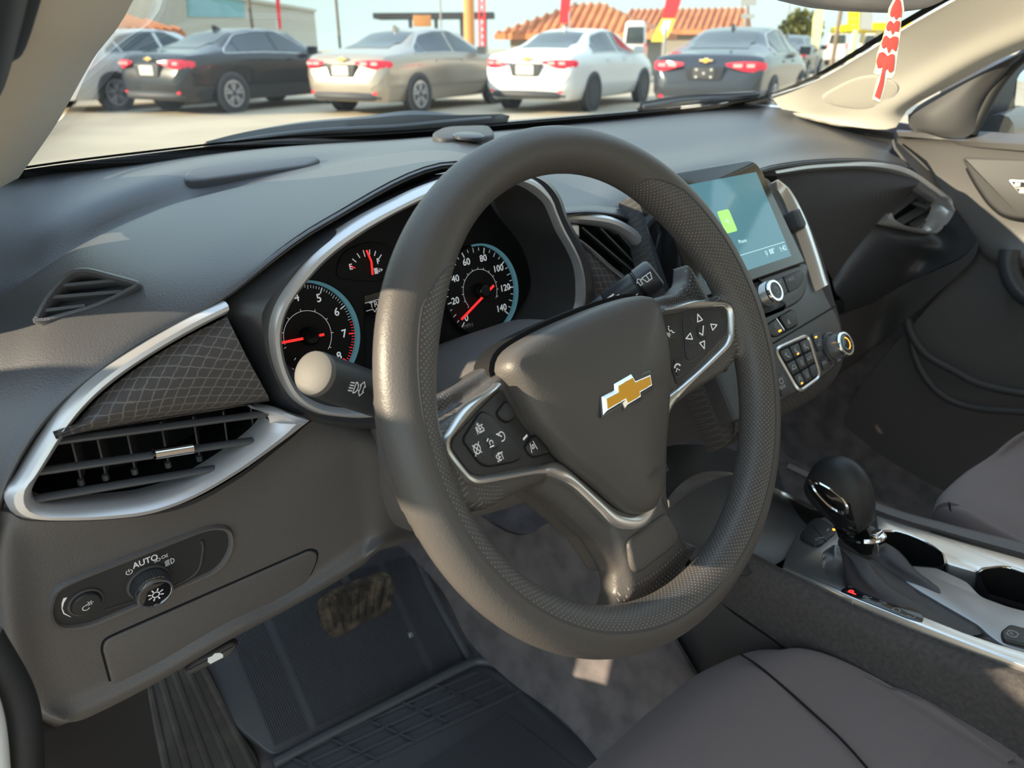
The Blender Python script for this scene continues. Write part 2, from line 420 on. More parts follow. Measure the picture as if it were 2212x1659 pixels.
gl = bpy.data.materials.new('windscreen_glass'); gl.use_nodes = True; n, l = gl.node_tree.nodes, gl.node_tree.links; n.clear()
out = n.new('ShaderNodeOutputMaterial'); tr = n.new('ShaderNodeBsdfTransparent'); tr.inputs[0].default_value = (.93, .97, .95, 1)
gs = n.new('ShaderNodeBsdfGlossy'); gs.inputs['Roughness'].default_value = .02
fr = n.new('ShaderNodeFresnel'); fr.inputs[0].default_value = 1.42; mx = n.new('ShaderNodeMixShader')
l.new(fr.outputs[0], mx.inputs[0]); l.new(tr.outputs[0], mx.inputs[1]); l.new(gs.outputs[0], mx.inputs[2])
# road dust and fine scratches on the glass
df = n.new('ShaderNodeBsdfDiffuse'); df.inputs[0].default_value = (.75, .74, .70, 1); mx2 = n.new('ShaderNodeMixShader')
tc = n.new('ShaderNodeTexCoord'); nz = n.new('ShaderNodeTexNoise'); nz.inputs['Scale'].default_value = 420; nz.inputs['Detail'].default_value = 2
big = n.new('ShaderNodeTexNoise'); big.inputs['Scale'].default_value = 7
l.new(tc.outputs['Object'], nz.inputs['Vector']); l.new(tc.outputs['Object'], big.inputs['Vector'])
r1 = n.new('ShaderNodeMapRange'); r1.inputs['From Min'].default_value = .70; r1.inputs['From Max'].default_value = .80
r2 = n.new('ShaderNodeMapRange'); r2.inputs['From Min'].default_value = .45; r2.inputs['From Max'].default_value = .7; r2.inputs['To Min'].default_value = .03; r2.inputs['To Max'].default_value = .35
l.new(nz.outputs['Fac'], r1.inputs['Value']); l.new(big.outputs['Fac'], r2.inputs['Value'])
ml = n.new('ShaderNodeMath'); ml.operation = 'MULTIPLY'; l.new(r1.outputs[0], ml.inputs[0]); l.new(r2.outputs[0], ml.inputs[1])
ad = n.new('ShaderNodeMath'); ad.operation = 'ADD'; ad.inputs[1].default_value = .05; l.new(ml.outputs[0], ad.inputs[0])
l.new(ad.outputs[0], mx2.inputs[0]); l.new(mx.outputs[0], mx2.inputs[1]); l.new(df.outputs[0], mx2.inputs[2]); l.new(mx2.outputs[0], out.inputs[0])
M['glass'] = gl
win = MB(); win.skin(rows, 25, 2, smooth=False)
win = structure(win.build('window_1', gl, smooth=True))
# black ceramic band along the lower and side edges of the screen
b2 = [p+np.array([0, -.012, .0]) for p in base]; up = [np.array(p)*1 for p in rows[0]]
fb = MB(); fb.ribbon([p+np.array([0, .004, -.001]) for p in base], [P(u, v, y=P(u, v-16, z=1.056)[1]-.012) for u, v in ((-120, 420), (60, 388), (300, 355), (600, 318), (860, 303), (1200, 273), (1500, 243), (1668, 217))], (0, -.4, 1), [(0, .0), (1, .0)], m=40, smooth=True)
fb.ribbon([p for p in base], [p*1+(rows[1][j]-p)*.10 for j, p in enumerate(base)], (0, -1, .3), [(0, .002), (1, .002)], m=40, smooth=False)
fb.build('frit_band', M['frit'], win)
sb = MB(); sb.ribbon(ri, [rows[i][23]*.25+ri[i]*.75 for i in range(13)], (-.5, -.5, .5), [(0, .001), (1, .001)], m=30, smooth=False)
sb.build('frit_band', M['frit'], win)

# A-pillar trims
mid_l = [P(-60, 430, y=.38), P(30, 290, y=.30), P(105, 150, y=.22), P(190, 0, y=.14), np.array([-.235, .0, 1.285]), np.array([-.225, -.13, 1.37])]
out_l = [P(-170, 420, y=.33), P(-80, 210, y=.24), P(0, 80, y=.17), P(48, 0, y=.12), np.array([-.285, -.03, 1.27]), np.array([-.275, -.15, 1.355])]
def gpil(a, b, c): return [[p for p in a], [p+np.array([0, 0, 0]) for p in b], [p for p in c]]
t1 = structure(one('trim_1', M['cream'], None, 'skin', [[p for p in PL], mid_l, out_l], 30, 8, thick=.004))
seal = one('door_seal', M['seal'], t1, 'tube', spl([p+np.array([-.012, -.012, -.004]) for p in out_l], 6), .014, 10)

pr_top = [p+np.array([.002, -.003, -.002]) for p in PR]
pr_mid = [P(1690, 236, x=1.012), P(1775, 225, x=1.025), P(1890, 190, x=1.03), P(2060, 95, x=1.02), np.array([.99, .0, 1.27]), np.array([.975, -.1, 1.355])]
pr_mid2 = [P(1725, 248, x=1.02), P(1800, 255, x=1.045), P(1920, 235, x=1.055), P(2100, 130, x=1.045), np.array([1.02, -.04, 1.25]), np.array([1.005, -.12, 1.345])]
pr_low = [P(1760, 258, x=1.03), P(1830, 272, x=1.05), P(1928, 278, x=1.075), P(1962, 236, x=1.085), P(2055, 184, x=1.08), P(2216, 104, x=1.07), np.array([1.06, -.05, 1.22]), np.array([1.04, -.14, 1.33])]
pl = MB(); pl.skin([pr_top, pr_mid, pr_mid2, pr_low], 44, 8, thick=.004)
t2 = structure(pl.build('trim_2', M['cream'], None))
# oval tweeter grille on the pillar
pn = np.cross(pr_mid[2]-pr_mid[1], pr_low[2]-pr_mid[1]); pn = pn/np.linalg.norm(pn); pn = pn if pn @ (CAM-pr_mid[2]) > 0 else -pn
_bp = BVHTree.FromPolygons([tuple(map(float, q)) for q in pl.v], [tuple(q) for q in pl.f])
def phit(u, v):
    d = (u-CX)/FPX*RT-(v-CY)/FPX*UP+FW; return np.array(_bp.ray_cast(Vector(CAM), Vector(d).normalized())[0])
_a, _b, _c, _d = phit(1790, 212), phit(1930, 190), phit(1865, 170), phit(1865, 230)
_n = np.cross(_b-_a, _c-_d); _n /= np.linalg.norm(_n); _n = _n if _n @ (CAM-_a) > 0 else -_n
gp = Fr((_a+_b+_c+_d)/4, _n, (0, -.5, .86))
go = gp.pxs([(1778, 208), (1800, 192), (1850, 168), (1900, 163), (1936, 180), (1938, 200), (1915, 222), (1870, 234), (1820, 230), (1785, 220)])
M['grille'] = mk('cream_speaker_grille', (.52, .48, .42), .9, spec=.1)
gob = MB(); gob.slab(gp, spl(go, 4, True), -.012, .0015, .001)
q = inset(spl(go, 4, True), .004)
grl = gob.build('speaker_grille', M['cream'], t2)
gi = MB()
for k in range(26):
    y = min(a[1] for a in q)+(k+.5)/26*(max(a[1] for a in q)-min(a[1] for a in q)); xs = []
    for i in range(len(q)):
        a, b = q[i-1], q[i]
        if (a[1]-y)*(b[1]-y) < 0: xs.append(a[0]+(b[0]-a[0])*(y-a[1])/(b[1]-a[1]))
    if len(xs) >= 2: gi.bar(gp.w(min(xs), y, .0016), gp.w(max(xs), y, .0016), .0011, .0008, gp.n)
tag(gi.build('grille_rib', M['grille'], t2), kind='stuff')

po = MB(); po.tube(spl([p+np.array([-.062, .012, -.012]) for p in [P(-230, 560, y=.40)]+out_l], 6), .054, 12); po.tube([(-.41, .74, 1.0), (-.375, .58, 1.08), (-.365, .46, 1.13), (-.36, .32, 1.18), (-.35, .1, 1.27)], .052, 12); po.build('pillar_frame_blocker', M['seal'], t1)  # outer pillar tubes, added to block sun leaking past the trim
# firewall, bonnet, front wings and hinge pillars close the front of the body
fw_ = MB(); fw_.box((.37, .885, .60), (1.62, .03, .80)); fw_.box((.37, .93, .985), (1.50, .14, .03))
fw_.skin([[np.array([-.42, .90, .985]), np.array([.37, .96, .985]), np.array([1.16, .90, .985])], [np.array([-.46, 1.4, .93]), np.array([.37, 1.4, .95]), np.array([1.20, 1.4, .93])], [np.array([-.40, 2.0, .80]), np.array([.37, 2.05, .83]), np.array([1.14, 2.0, .80])]], 20, 5, thick=.01)
for sx in (-1, 1):
    fw_.box((.37+sx*.83, .70, .66), (.06, .40, .70)); fw_.box((.37+sx*.86, 1.5, .62), (.05, 1.3, .60)); fw_.box((.37+sx*.80, .62, 1.0), (.10, .34, .10))
structure(fw_.build('wall_front', M['paint'], None))
# roof, rear body and the far pillars: what shades the cabin
rf = MB()
rf.skin([HD, [np.array([-.30, -.35, 1.36]), np.array([.02, -.35, 1.415]), np.array([.37, -.35, 1.425]), np.array([.72, -.35, 1.415]), np.array([1.04, -.35, 1.36])],
         [np.array([-.31, -1.0, 1.36]), np.array([.02, -1.0, 1.42]), np.array([.37, -1.0, 1.43]), np.array([.72, -1.0, 1.42]), np.array([1.05, -1.0, 1.36])],
         [np.array([-.27, -1.9, 1.30]), np.array([.02, -1.9, 1.34]), np.array([.37, -1.9, 1.35]), np.array([.72, -1.9, 1.34]), np.array([1.01, -1.9, 1.30])]], 24, 6, thick=.03)
structure(rf.build('ceiling', M['cream'], None))
sh = MB()
for sx in (-1, 1):
    x = .37+sx*.70
    sh.tube([(x-.0*sx, -.10, 1.345), (x+.02*sx, -.5, 1.345), (x+.02*sx, -1.2, 1.33), (x-.03*sx, -1.9, 1.26)], .035, 10)
    sh.bar((x+.03*sx, -.66, 1.34), (x+.12*sx, -.70, .40), .11, .05, (0, 1, 0))
structure(sh.build('body_side_frame', M['cream'], None))
# carpeted floor pan and the pressed toe board
fl = MB()
fl.skin([[np.array([-.42, -.7, .27]), np.array([.0, -.7, .27]), np.array([.25, -.7, .28])],
         [np.array([-.42, .40, .262]), np.array([.0, .40, .262]), np.array([.25, .40, .265])],
         [np.array([-.42, .56, .36]), np.array([.0, .56, .36]), np.array([.26, .56, .37])],
         [np.array([-.42, .80, .56]), np.array([.0, .80, .56]), np.array([.27, .80, .57])],
         [np.array([-.42, .84, .80]), np.array([.0, .84, .80]), np.array([.27, .84, .80])]], 16, 6)
fl.skin([[np.array([.25, -.7, .28]), np.array([.7, -.7, .28]), np.array([1.14, -.7, .28])],
         [np.array([.25, .40, .27]), np.array([.7, .40, .27]), np.array([1.14, .40, .27])],
         [np.array([.26, .80, .56]), np.array([.7, .80, .56]), np.array([1.14, .80, .56])],
         [np.array([.27, .84, .80]), np.array([.7, .84, .80]), np.array([1.14, .84, .80])]], 16, 6)
structure(fl.build('floor', M['carpet'], None))
# tunnel side carpet beside the accelerator
tn = MB()
tn.skin([[np.array([.19, .82, .62]), P(1060, 1130, x=.205), P(1200, 1130, x=.215), P(1300, 1210, x=.222), P(1420, 1330, x=.228), P(1560, 1560, x=.23)],
         [np.array([.185, .80, .50]), P(985, 1230, x=.185), P(1090, 1290, x=.195), P(1200, 1400, x=.20), P(1300, 1500, x=.205), P(1400, 1640, x=.205)],
         [np.array([.17, .78, .40]), P(935, 1250, x=.165), P(1010, 1380, x=.165), P(1100, 1470, x=.17), P(1220, 1560, x=.175), P(1330, 1690, x=.175)]], 36, 6, thick=.006)
structure(tn.build('trim_3', M['carpet'], None))
wr_ = MB(); wr_.skin([[np.array([1.14, .9, 1.05]), np.array([1.135, .5, 1.05]), np.array([1.15, .06, 1.02])], [np.array([1.14, .9, .6]), np.array([1.14, .5, .6]), np.array([1.16, .0, .6])], [np.array([1.13, .9, .25]), np.array([1.14, .5, .25]), np.array([1.15, -.6, .25])]], 14, 5, thick=.01)
structure(wr_.build('wall_right', M['carpet'], None))
# left kick panel, hinge-pillar trim, weather strip and a sliver of white body
ks = MB(); ks.skin([[P(50, 1440, y=.25), P(140, 1500, y=.33), P(230, 1460, y=.40), P(310, 1420, y=.48)], [P(54, 1600, y=.20), P(150, 1640, y=.28), P(250, 1600, y=.38), P(330, 1560, y=.47)], [P(58, 1800, y=.18), P(170, 1800, y=.26), P(290, 1800, y=.36), P(380, 1800, y=.45)]], 18, 6, thick=.004)
kp = structure(ks.build('wall_left', M['grain'], None))
ws = MB(); ws.tube(spl([P(-40, 1380, y=.13), P(28, 1500, y=.12), P(48, 1600, y=.11), P(50, 1760, y=.10)], 6), .011, 12)
ws.build('weather_strip', M['seal'], kp)
bp_ = MB(); bp_.tube(spl([P(-60, 1480, y=.11), P(-30, 1580, y=.10), P(-14, 1760, y=.09)], 6), .010, 10)
bp_.build('painted_sill', M['paint'], kp)

# ================================================================== dashboard
dash = thing('dashboard', 'black grained dashboard running under the windscreen from door to door', 'dashboard', (.37, .35, .70))
# ---- upper pad: rows from the windscreen base back to the lip above the instruments
rbase = [p for p in (P(-150, 432, z=1.062), P(60, 384, z=1.056), P(300, 352, z=1.050), P(480, 328, z=1.049), P(640, 312, z=1.048), P(860, 300, z=1.048), P(1060, 283, z=1.048), P(1200, 270, z=1.05), P(1330, 257, z=1.052), P(1480, 243, z=1.056), P(1600, 228, z=1.062), P(1690, 236, x=1.01), P(1830, 268, x=1.06), P(1930, 287, x=1.09))]
rmid = [P(-100, 560, y=.43), P(55, 490, y=.46), P(240, 415, y=.47), P(380, 372, y=.48), P(540, 345, y=.49), P(780, 322, y=.50), P(1000, 300, y=.50), P(1195, 295, y=.50), P(1330, 292, y=.49), P(1480, 280, y=.48), P(1610, 262, y=.46), P(1730, 262, y=.43), P(1850, 286, y=.36), P(1930, 303, y=.30)]
rval = [P(-56, 700, y=.385), P(38, 630, y=.40), P(166, 546, y=.425), P(298, 482, y=.435), P(420, 436, y=.435), P(640, 375, y=.425), P(880, 335, y=.41), P(1190, 340, y=.40), P(1330, 335, y=.40), P(1480, 320, y=.40), P(1600, 300, y=.39), P(1730, 285, y=.37), P(1850, 302, y=.33), P(1925, 322, y=.28)]
rcr0 = [P(-56, 692, y=.312), P(38, 622, y=.327), P(166, 538, y=.352), P(298, 475, y=.368), P(422, 431, y=.385), P(650, 379, y=.395), P(930, 324, y=.355), P(1192, 372, y=.33), P(1330, 360, y=.33), P(1470, 338, y=.33), P(1590, 318, y=.33), P(1720, 302, y=.32), P(1850, 312, y=.30), P(1922, 330, y=.265)]
rcr1 = [P(-35, 900, y=.215), P(20, 790, y=.23), P(120, 690, y=.235), P(282, 610, y=.235), P(480, 530, y=.235), P(700, 425, y=.255), P(980, 330, y=.275), P(1196, 415, y=.265), P(1330, 398, y=.265), P(1460, 372, y=.265), P(1570, 348, y=.265), P(1690, 335, y=.265), P(1850, 328, y=.265), P(1950, 345, y=.245)]
rlip = [P(-25, 1150, y=.172), P(22, 1010, y=.174), P(120, 868, y=.176), P(290, 738, y=.176), P(478, 640, y=.176), P(700, 478, y=.182), P(985, 352, y=.20), P(1200, 452, y=.215), P(1310, 450, y=.215), P(1420, 470, y=.215), P(1540, 420, y=.22), P(1668, 360, y=.215), P(1850, 345, y=.225), P(1965, 362, y=.225)]
rlow = [P(-20, 1200, y=.19), P(30, 1030, y=.20), P(128, 884, y=.20), P(298, 750, y=.20), P(484, 650, y=.20), P(706, 492, y=.205), P(995, 368, y=.225), P(1203, 462, y=.235), P(1310, 458, y=.235), P(1424, 480, y=.235), P(1543, 428, y=.24), P(1668, 366, y=.235), P(1850, 350, y=.245), P(1970, 368, y=.245)]
pad = MB(); pad.skin([rbase, rmid, rval, rcr0, rcr1, rlip, rlow], 110, 7, thick=.004)
pad.build('upper_pad', M['pad'], dash)
# side wall under the pad, closing the dash behind its facings
core = MB()
core.box((.37, .42, .86), (1.38, .30, .24)); core.build('carrier', M['deep'], dash)

# ---- defroster grille lid and light sensor pod on the shelf
from mathutils.bvhtree import BVHTree
_bv = BVHTree.FromPolygons([tuple(map(float, q)) for q in pad.v], [tuple(q) for q in pad.f])
def hit(u, v):
    d = (u-CX)/FPX*RT-(v-CY)/FPX*UP+FW; l_, n_, i_, t_ = _bv.ray_cast(Vector(CAM), Vector(d).normalized())
    n_ = np.array(n_); return np.array(l_), (n_ if n_ @ (CAM-np.array(l_)) > 0 else -n_)
_c, _n = hit(540, 366); _a, _ = hit(440, 384); _b, _ = hit(660, 352); _d, _ = hit(540, 352)
_n = np.cross(_b-_a, _d-_c); _n = _n/np.linalg.norm(_n); _n = _n if _n[2] > 0 else -_n
fd = Fr((_a+_b+_c)/3, _n, (0, 1, 0))
lid = MB(); lid.slab(fd, rpoly(fd.pxs([(396, 388), (412, 371), (676, 342), (694, 350), (668, 364), (440, 396), (405, 398)]), .02, 4), -.012, .0045, .003)
lid.build('defroster_grille', M['pad'], dash)
fs = Fr(hit(1000, 300)[0], (0, -.06, 1), (0, 1, .06))
pod = MB(); pod.slab(fs, rpoly(fs.pxs([(930, 300), (960, 284), (1055, 280), (1068, 296), (1066, 305), (950, 312)]), .02, 4), -.02, .007, .003)
pod = pod.build('sensor_pod', M['matte'], dash)
pod2 = MB(); pod2.lathe(fs, fs.px(1012, 287, .012), [(.021, .006), (.021, .009), (.017, .011)], 24); pod2.build('sensor_lens', M['satin'], pod)

# ---- knee panel (lower left) on its own plane
K = Fr((-.25, .178, .88), (0, -1, -.16), (0, -.16, 1))
kr0 = [P(-30, 1100, y=.185), P(20, 1108, y=.176), P(70, 1126, y=.172), P(250, 1122, y=.172), P(400, 1096, y=.174), P(520, 1032, y=.176), P(620, 955, y=.182), P(700, 900, y=.19), P(830, 915, y=.20), P(930, 900, y=.22)]
kr1 = [P(-40, 1240, y=.22), K.at(-2, 1200), K.at(90, 1205), K.at(260, 1180), K.at(420, 1150), K.at(540, 1100), K.at(650, 1030), K.at(750, 975), K.at(850, 970), P(950, 960, y=.23)]
kr2 = [P(-30, 1420, y=.24), K.at(12, 1400), K.at(110, 1400), K.at(280, 1340), K.at(440, 1260), K.at(560, 1200), K.at(680, 1130), K.at(770, 1075), K.at(860, 1060), P(950, 1050, y=.25)]
kr3 = [P(35, 1520, y=.25), K.at(62, 1520), K.at(150, 1500), K.at(320, 1425), K.at(480, 1335), K.at(600, 1280), K.at(700, 1218), K.at(780, 1165), K.at(850, 1140), P(950, 1130, y=.26)]
kr4 = [P(120, 1570, y=.26), K.at(140, 1562), K.at(190, 1548), K.at(330, 1478), K.at(490, 1385), K.at(610, 1322), K.at(710, 1266), K.at(780, 1222), K.at(830, 1185), P(940, 1160, y=.27)]
kr5 = [P(140, 1540, y=.33), P(160, 1540, y=.32), P(210, 1530, y=.32), P(350, 1455, y=.33), P(500, 1365, y=.34), P(620, 1300, y=.34), P(715, 1245, y=.35), P(790, 1200, y=.35), P(840, 1170, y=.35), P(940, 1140, y=.35)]
kn = MB(); kn.skin([kr0, kr1, kr2, kr3, kr4, kr5], 70, 7, thick=.004)
kn.build('knee_panel', M['grain'], dash)
bd = MB(); bo = K.pxs([(246, 1494), (221, 1400), (226, 1382), (250, 1370), (668, 1187), (684, 1192), (682, 1212), (664, 1252), (628, 1288), (560, 1332), (400, 1422)])
bd.slab(K, rpoly(bo, .012, 4), -.004, .0022, .0015); bd.build('storage_bin_door', M['grain'], dash)
gv = MB(); gv.slab(K, rpoly(inset(bo, -.0016), .013, 4), -.004, .0006, 0); gv.build('bin_door_gap', M['deep'], dash)
# dash end cap facing the open driver's door
ec = MB(); ec.skin([[P(-60, 900, y=.22), P(-30, 1180, y=.19), P(-20, 1300, y=.2), P(30, 1440, y=.205), P(90, 1530, y=.215), P(138, 1564, y=.22)],
                    [P(-110, 900, y=.26), P(-75, 1200, y=.24), P(-50, 1330, y=.24), P(5, 1440, y=.24), P(60, 1515, y=.25), P(118, 1558, y=.25)]], 24, 5, thick=.003)
ec.build('end_cap', mk('end_cap_plastic', (.034, .030, .028), .5, bump=('leather', 620, .3, .0008)), dash)

# ---- left facing: silver trim, woven inlay
YV = .168
VL = Fr((-.28, YV, .95), (0, -1, .06), (0, .06, 1))
so_ = [(487, 652), (400, 694), (300, 752), (205, 818), (140, 884), (92, 955), (40, 1040), (14, 1068), (20, 1100), (60, 1119), (150, 1122), (250, 1118), (330, 1106), (420, 1072), (520, 1014), (600, 958), (668, 908)]
si_ = [(487, 682), (402, 728), (306, 786), (222, 850), (168, 906), (132, 960), (92, 1024), (72, 1060), (76, 1080), (100, 1092), (165, 1094), (250, 1088), (325, 1077), (408, 1048), (495, 996), (562, 944), (586, 915)]
tr_ = MB()
tr_.ribbon([VL.at(u, v) for u, v in so_], [VL.at(u, v) for u, v in si_], VL.n, [(0, -.012), (0.0, .001), (.18, .0055), (.45, .0065), (.75, .003), (1, -.004), (1.0, -.02)], m=90)
tr_.ribbon([VL.at(u, v) for u, v in [(668, 908), (640, 900), (600, 886), (548, 880)]], [VL.at(u, v) for u, v in [(586, 916), (584, 905), (572, 893), (545, 884)]], VL.n, [(0, -.012), (0, .001), (.4, .004), (1, -.003), (1, -.015)], m=16)
fixn(tr_.build('silver_trim', M['silver'], dash))
ci = [[VL.at(u, v, -.004) for u, v in ((490, 684), (400, 730), (306, 788), (222, 852), (160, 915), (117, 935))],
      [VL.at(u, v, .006) for u, v in ((505, 715), (410, 765), (320, 818), (240, 870), (170, 918), (118, 938))],
      [VL.at(u, v, .009) for u, v in ((535, 775), (440, 815), (345, 855), (260, 888), (185, 918), (118, 941))],
      [VL.at(u, v, .004) for u, v in ((576, 850), (480, 868), (380, 885), (280, 905), (190, 925), (120, 944))],
      [VL.at(u, v, -.008) for u, v in ((582, 866), (485, 884), (385, 900), (285, 916), (195, 932), (124, 947))]]
cl_ = MB(); cl_.skin(ci, 40, 7, thick=.003); cl_.build('woven_inlay', M['cloth'], dash)

# ---- right facing: silver trim, woven inlay, glove-box fascia
yr = lambda u: .175+.0*u
XLIM = 1.118
def R_(u, v, dy=0.0):
    """passenger-side facing: a gently wrapping vertical surface"""
    y = np.interp(u, [1640, 1800, 1900, 2000, 2120], [.232, .228, .222, .206, .176])+dy
    q = P(u, v, y=y); return q if q[0] < XLIM else P(u, v, x=XLIM)
ro = [(1668, 366), (1750, 352), (1850, 349), (1920, 354), (1965, 366), (2010, 395), (2060, 433), (2065, 450), (2050, 478), (2025, 503), (2000, 506), (1950, 495), (1900, 484)]
ri_ = [(1672, 380), (1752, 370), (1850, 364), (1915, 372), (1960, 388), (1990, 408), (2032, 438), (2036, 452), (2025, 474), (2008, 490), (1995, 494), (1955, 486), (1920, 461)]
rt = MB(); rt.ribbon([R_(u, v) for u, v in ro], [R_(u, v) for u, v in ri_], (0, -1, .1), [(0, -.010), (0, .0), (.25, .004), (.6, .005), (1, -.003), (1, -.02)], m=80)
fixn(rt.build('silver_trim', M['silver'], dash))
rc = [[R_(u, v, .004) for u, v in ((1672, 374), (1752, 366), (1850, 362), (1915, 367), (1982, 382))],
      [R_(u, v, -.006) for u, v in ((1690, 400), (1760, 390), (1850, 388), (1915, 385), (1986, 392))],
      [R_(u, v, -.014) for u, v in ((1730, 470), (1790, 450), (1860, 430), (1920, 410), (1982, 400))],
      [R_(u, v, -.008) for u, v in ((1775, 560), (1825, 510), (1880, 465), (1930, 430), (1975, 405))],
      [R_(u, v, .006) for u, v in ((1800, 606), (1840, 548), (1892, 488), (1935, 445), (1972, 410))]]
cr_ = MB(); cr_.skin(rc, 40, 7, thick=.003); cr_.build('woven_inlay', M['cloth2'], dash)
gb = [[R_(u, v, .010) for u, v in ((1796, 600), (1836, 545), (1895, 484), (1950, 496), (2005, 508), (2050, 480), (2068, 440), (2080, 430))],
      [R_(u, v, -.002) for u, v in ((1806, 632), (1850, 585), (1905, 530), (1960, 525), (2020, 522), (2070, 498), (2090, 465), (2100, 445))],
      [R_(u, v, .008) for u, v in ((1822, 650), (1880, 612), (1930, 575), (1985, 560), (2040, 545), (2085, 520), (2106, 490), (2112, 470))],
      [R_(u, v, .030) for u, v in ((1826, 672), (1890, 650), (1945, 618), (2000, 592), (2050, 568), (2085, 550), (2108, 520), (2116, 495))]]
gbm = MB(); gbm.skin(gb, 44, 7, thick=.004); gbm.build('passenger_fascia', M['satin'], dash)
g2 = [[R_(u, v, .034) for u, v in ((1700, 740), (1820, 678), (1890, 652), (1950, 616), (2030, 580), (2085, 552), (2118, 505))],
      [R_(u, v, .038) for u, v in ((1700, 790), (1825, 730), (1890, 695), (1960, 650), (2030, 606), (2080, 572), (2112, 540))],
      [R_(u, v, .048) for u, v in ((1700, 860), (1830, 785), (1890, 740), (1950, 690), (2010, 640), (2060, 596), (2100, 562))],
      [R_(u, v, .10) for u, v in ((1700, 880), (1832, 796), (1890, 750), (1950, 698), (2010, 646), (2060, 602), (2098, 566))]]
gm2 = MB(); gm2.skin(g2, 40, 7, thick=.004); gm2.build('glove_box_door', M['matte'], dash)
# right end of the dash between facing and door
re_ = MB(); re_.skin([[P(1930, 300, y=.285), P(1975, 340, y=.24), P(2040, 400, y=.20), P(2080, 440, y=.175), P(2106, 490, y=.165), P(2112, 530, y=.17)],
                      [P(1935, 318, y=.26), P(1970, 362, y=.23), P(2020, 404, y=.20), P(2066, 440, y=.18), P(2085, 480, y=.175), P(2090, 520, y=.18)]], 26, 5, thick=.004)
re_.build('end_cap', M['grain'], dash)
# pad over the centre vent, and the rail running down beside the screen
cvp = MB(); cvp.skin([[P(1196, 448, y=.218), P(1290, 444, y=.218), P(1370, 458, y=.216), P(1430, 500, y=.205), P(1480, 590, y=.19), P(1515, 660, y=.185)],
                      [P(1200, 462, y=.20), P(1290, 458, y=.20), P(1362, 474, y=.198), P(1420, 518, y=.19), P(1462, 590, y=.18), P(1500, 660, y=.175)],
                      [P(1204, 474, y=.212), P(1290, 470, y=.212), P(1352, 486, y=.21), P(1402, 528, y=.20), P(1448, 600, y=.19), P(1486, 665, y=.185)]], 36, 6, thick=.003)
cvp.build('vent_surround', M['satin'], dash)
# ================================================================== instrument cluster
IC = Fr((0, .172, .97), (0, -1, 0), (0, 0, 1))
F = Fr((0, .238, .965), (0, -.97, .25), (0, .25, .97))
clu = thing('instrument_cluster', 'instrument cluster with speedometer and tachometer inside a silver-edged black hood', 'instrument cluster', (-.02, .2, .89))
r_out = [(930, 404), (860, 436), (790, 472), (730, 510), (680, 550), (635, 602), (600, 655), (584, 708), (587, 762), (604, 817), (632, 862), (672, 888), (722, 899), (800, 902), (900, 880), (1010, 850), (1130, 800), (1225, 740), (1259, 671), (1264, 617), (1256, 571), (1241, 535), (1220, 496), (1202, 457), (1190, 425), (1154, 388), (1090, 374), (1010, 380)]
r_in = [(930, 430), (868, 458), (800, 497), (742, 537), (696, 577), (655, 624), (626, 668), (612, 716), (615, 766), (629, 812), (652, 848), (690, 872), (735, 882), (800, 882), (895, 862), (1000, 832), (1115, 784), (1200, 728), (1240, 671), (1246, 617), (1240, 573), (1225, 538), (1203, 500), (1188, 464), (1172, 434), (1130, 404), (1085, 394), (1010, 402)]
A3 = [IC.at(u, v) for u, v in r_out]; B3 = [IC.at(u, v) for u, v in r_in]
rg = MB(); rg.ribbon(A3, B3, IC.n, [(0, -.012), (0, .0), (.25, .0035), (.55, .004), (1, -.002), (1, -.012)], closed=True, m=140)
fixn(rg.build('silver_ring', M['silver'], clu))
cc = np.mean(np.array(B3), axis=0)
D3 = [np.array(F.w(*F.px(*p)))*0+(cc+(q-cc)*.93)+np.array([.006, .075, .004]) for p, q in zip(r_in, B3)]
cn = MB(); cn.ribbon(B3, D3, (0, -1, 0), [(0, -.002), (.5, -.001), (1, 0)], closed=True, m=140); cn.build('shroud_cone', M['matte'], clu)
# glossy black surround between dash lip and the silver ring
s_out = [(486, 655), (640, 535), (780, 458), (900, 408), (1000, 370), (1090, 360), (1170, 382), (1205, 420), (1222, 470), (1250, 520), (1272, 575), (1282, 640), (1280, 700), (1240, 760), (1120, 830), (1000, 890), (900, 920), (790, 928), (700, 918), (620, 892), (582, 866), (548, 800), (512, 725)]
s_in = [(600, 655), (680, 550), (800, 466), (930, 404), (1010, 380), (1090, 374), (1154, 388), (1190, 425), (1205, 465), (1235, 524), (1256, 571), (1264, 617), (1259, 671), (1225, 740), (1130, 800), (1010, 850), (900, 880), (800, 902), (722, 899), (660, 882), (620, 845), (592, 785), (584, 720)]
sg = MB(); sg.ribbon([P(u, v, y=.192) for u, v in s_out], [P(u, v, y=.174) for u, v in s_in], (0, -1, 0), [(0, -.01), (0, 0), (.3, .006), (.7, .006), (1, -.001), (1, -.01)], closed=True, m=140)
fixn(sg.build('hood_surround', M['satin'], clu))
fo2 = [((q-F.o) @ F.x, (q-F.o) @ F.y) for q in D3]; fo2 = resamp(fo2, 90, True)
fc = MB(); fc.slab(F, fo2, -.006, 0, 0); fc.build('dial_face', M['dial'], clu)
tc_, sc_ = F.px(664, 726), F.px(1036, 628)
tr, sr = math.dist(F.px(769, 702), tc_), math.dist(F.px(1112, 622), sc_)
def pol(c, r, a): return (c[0]+r*math.cos(math.radians(a)), c[1]+r*math.sin(math.radians(a)))
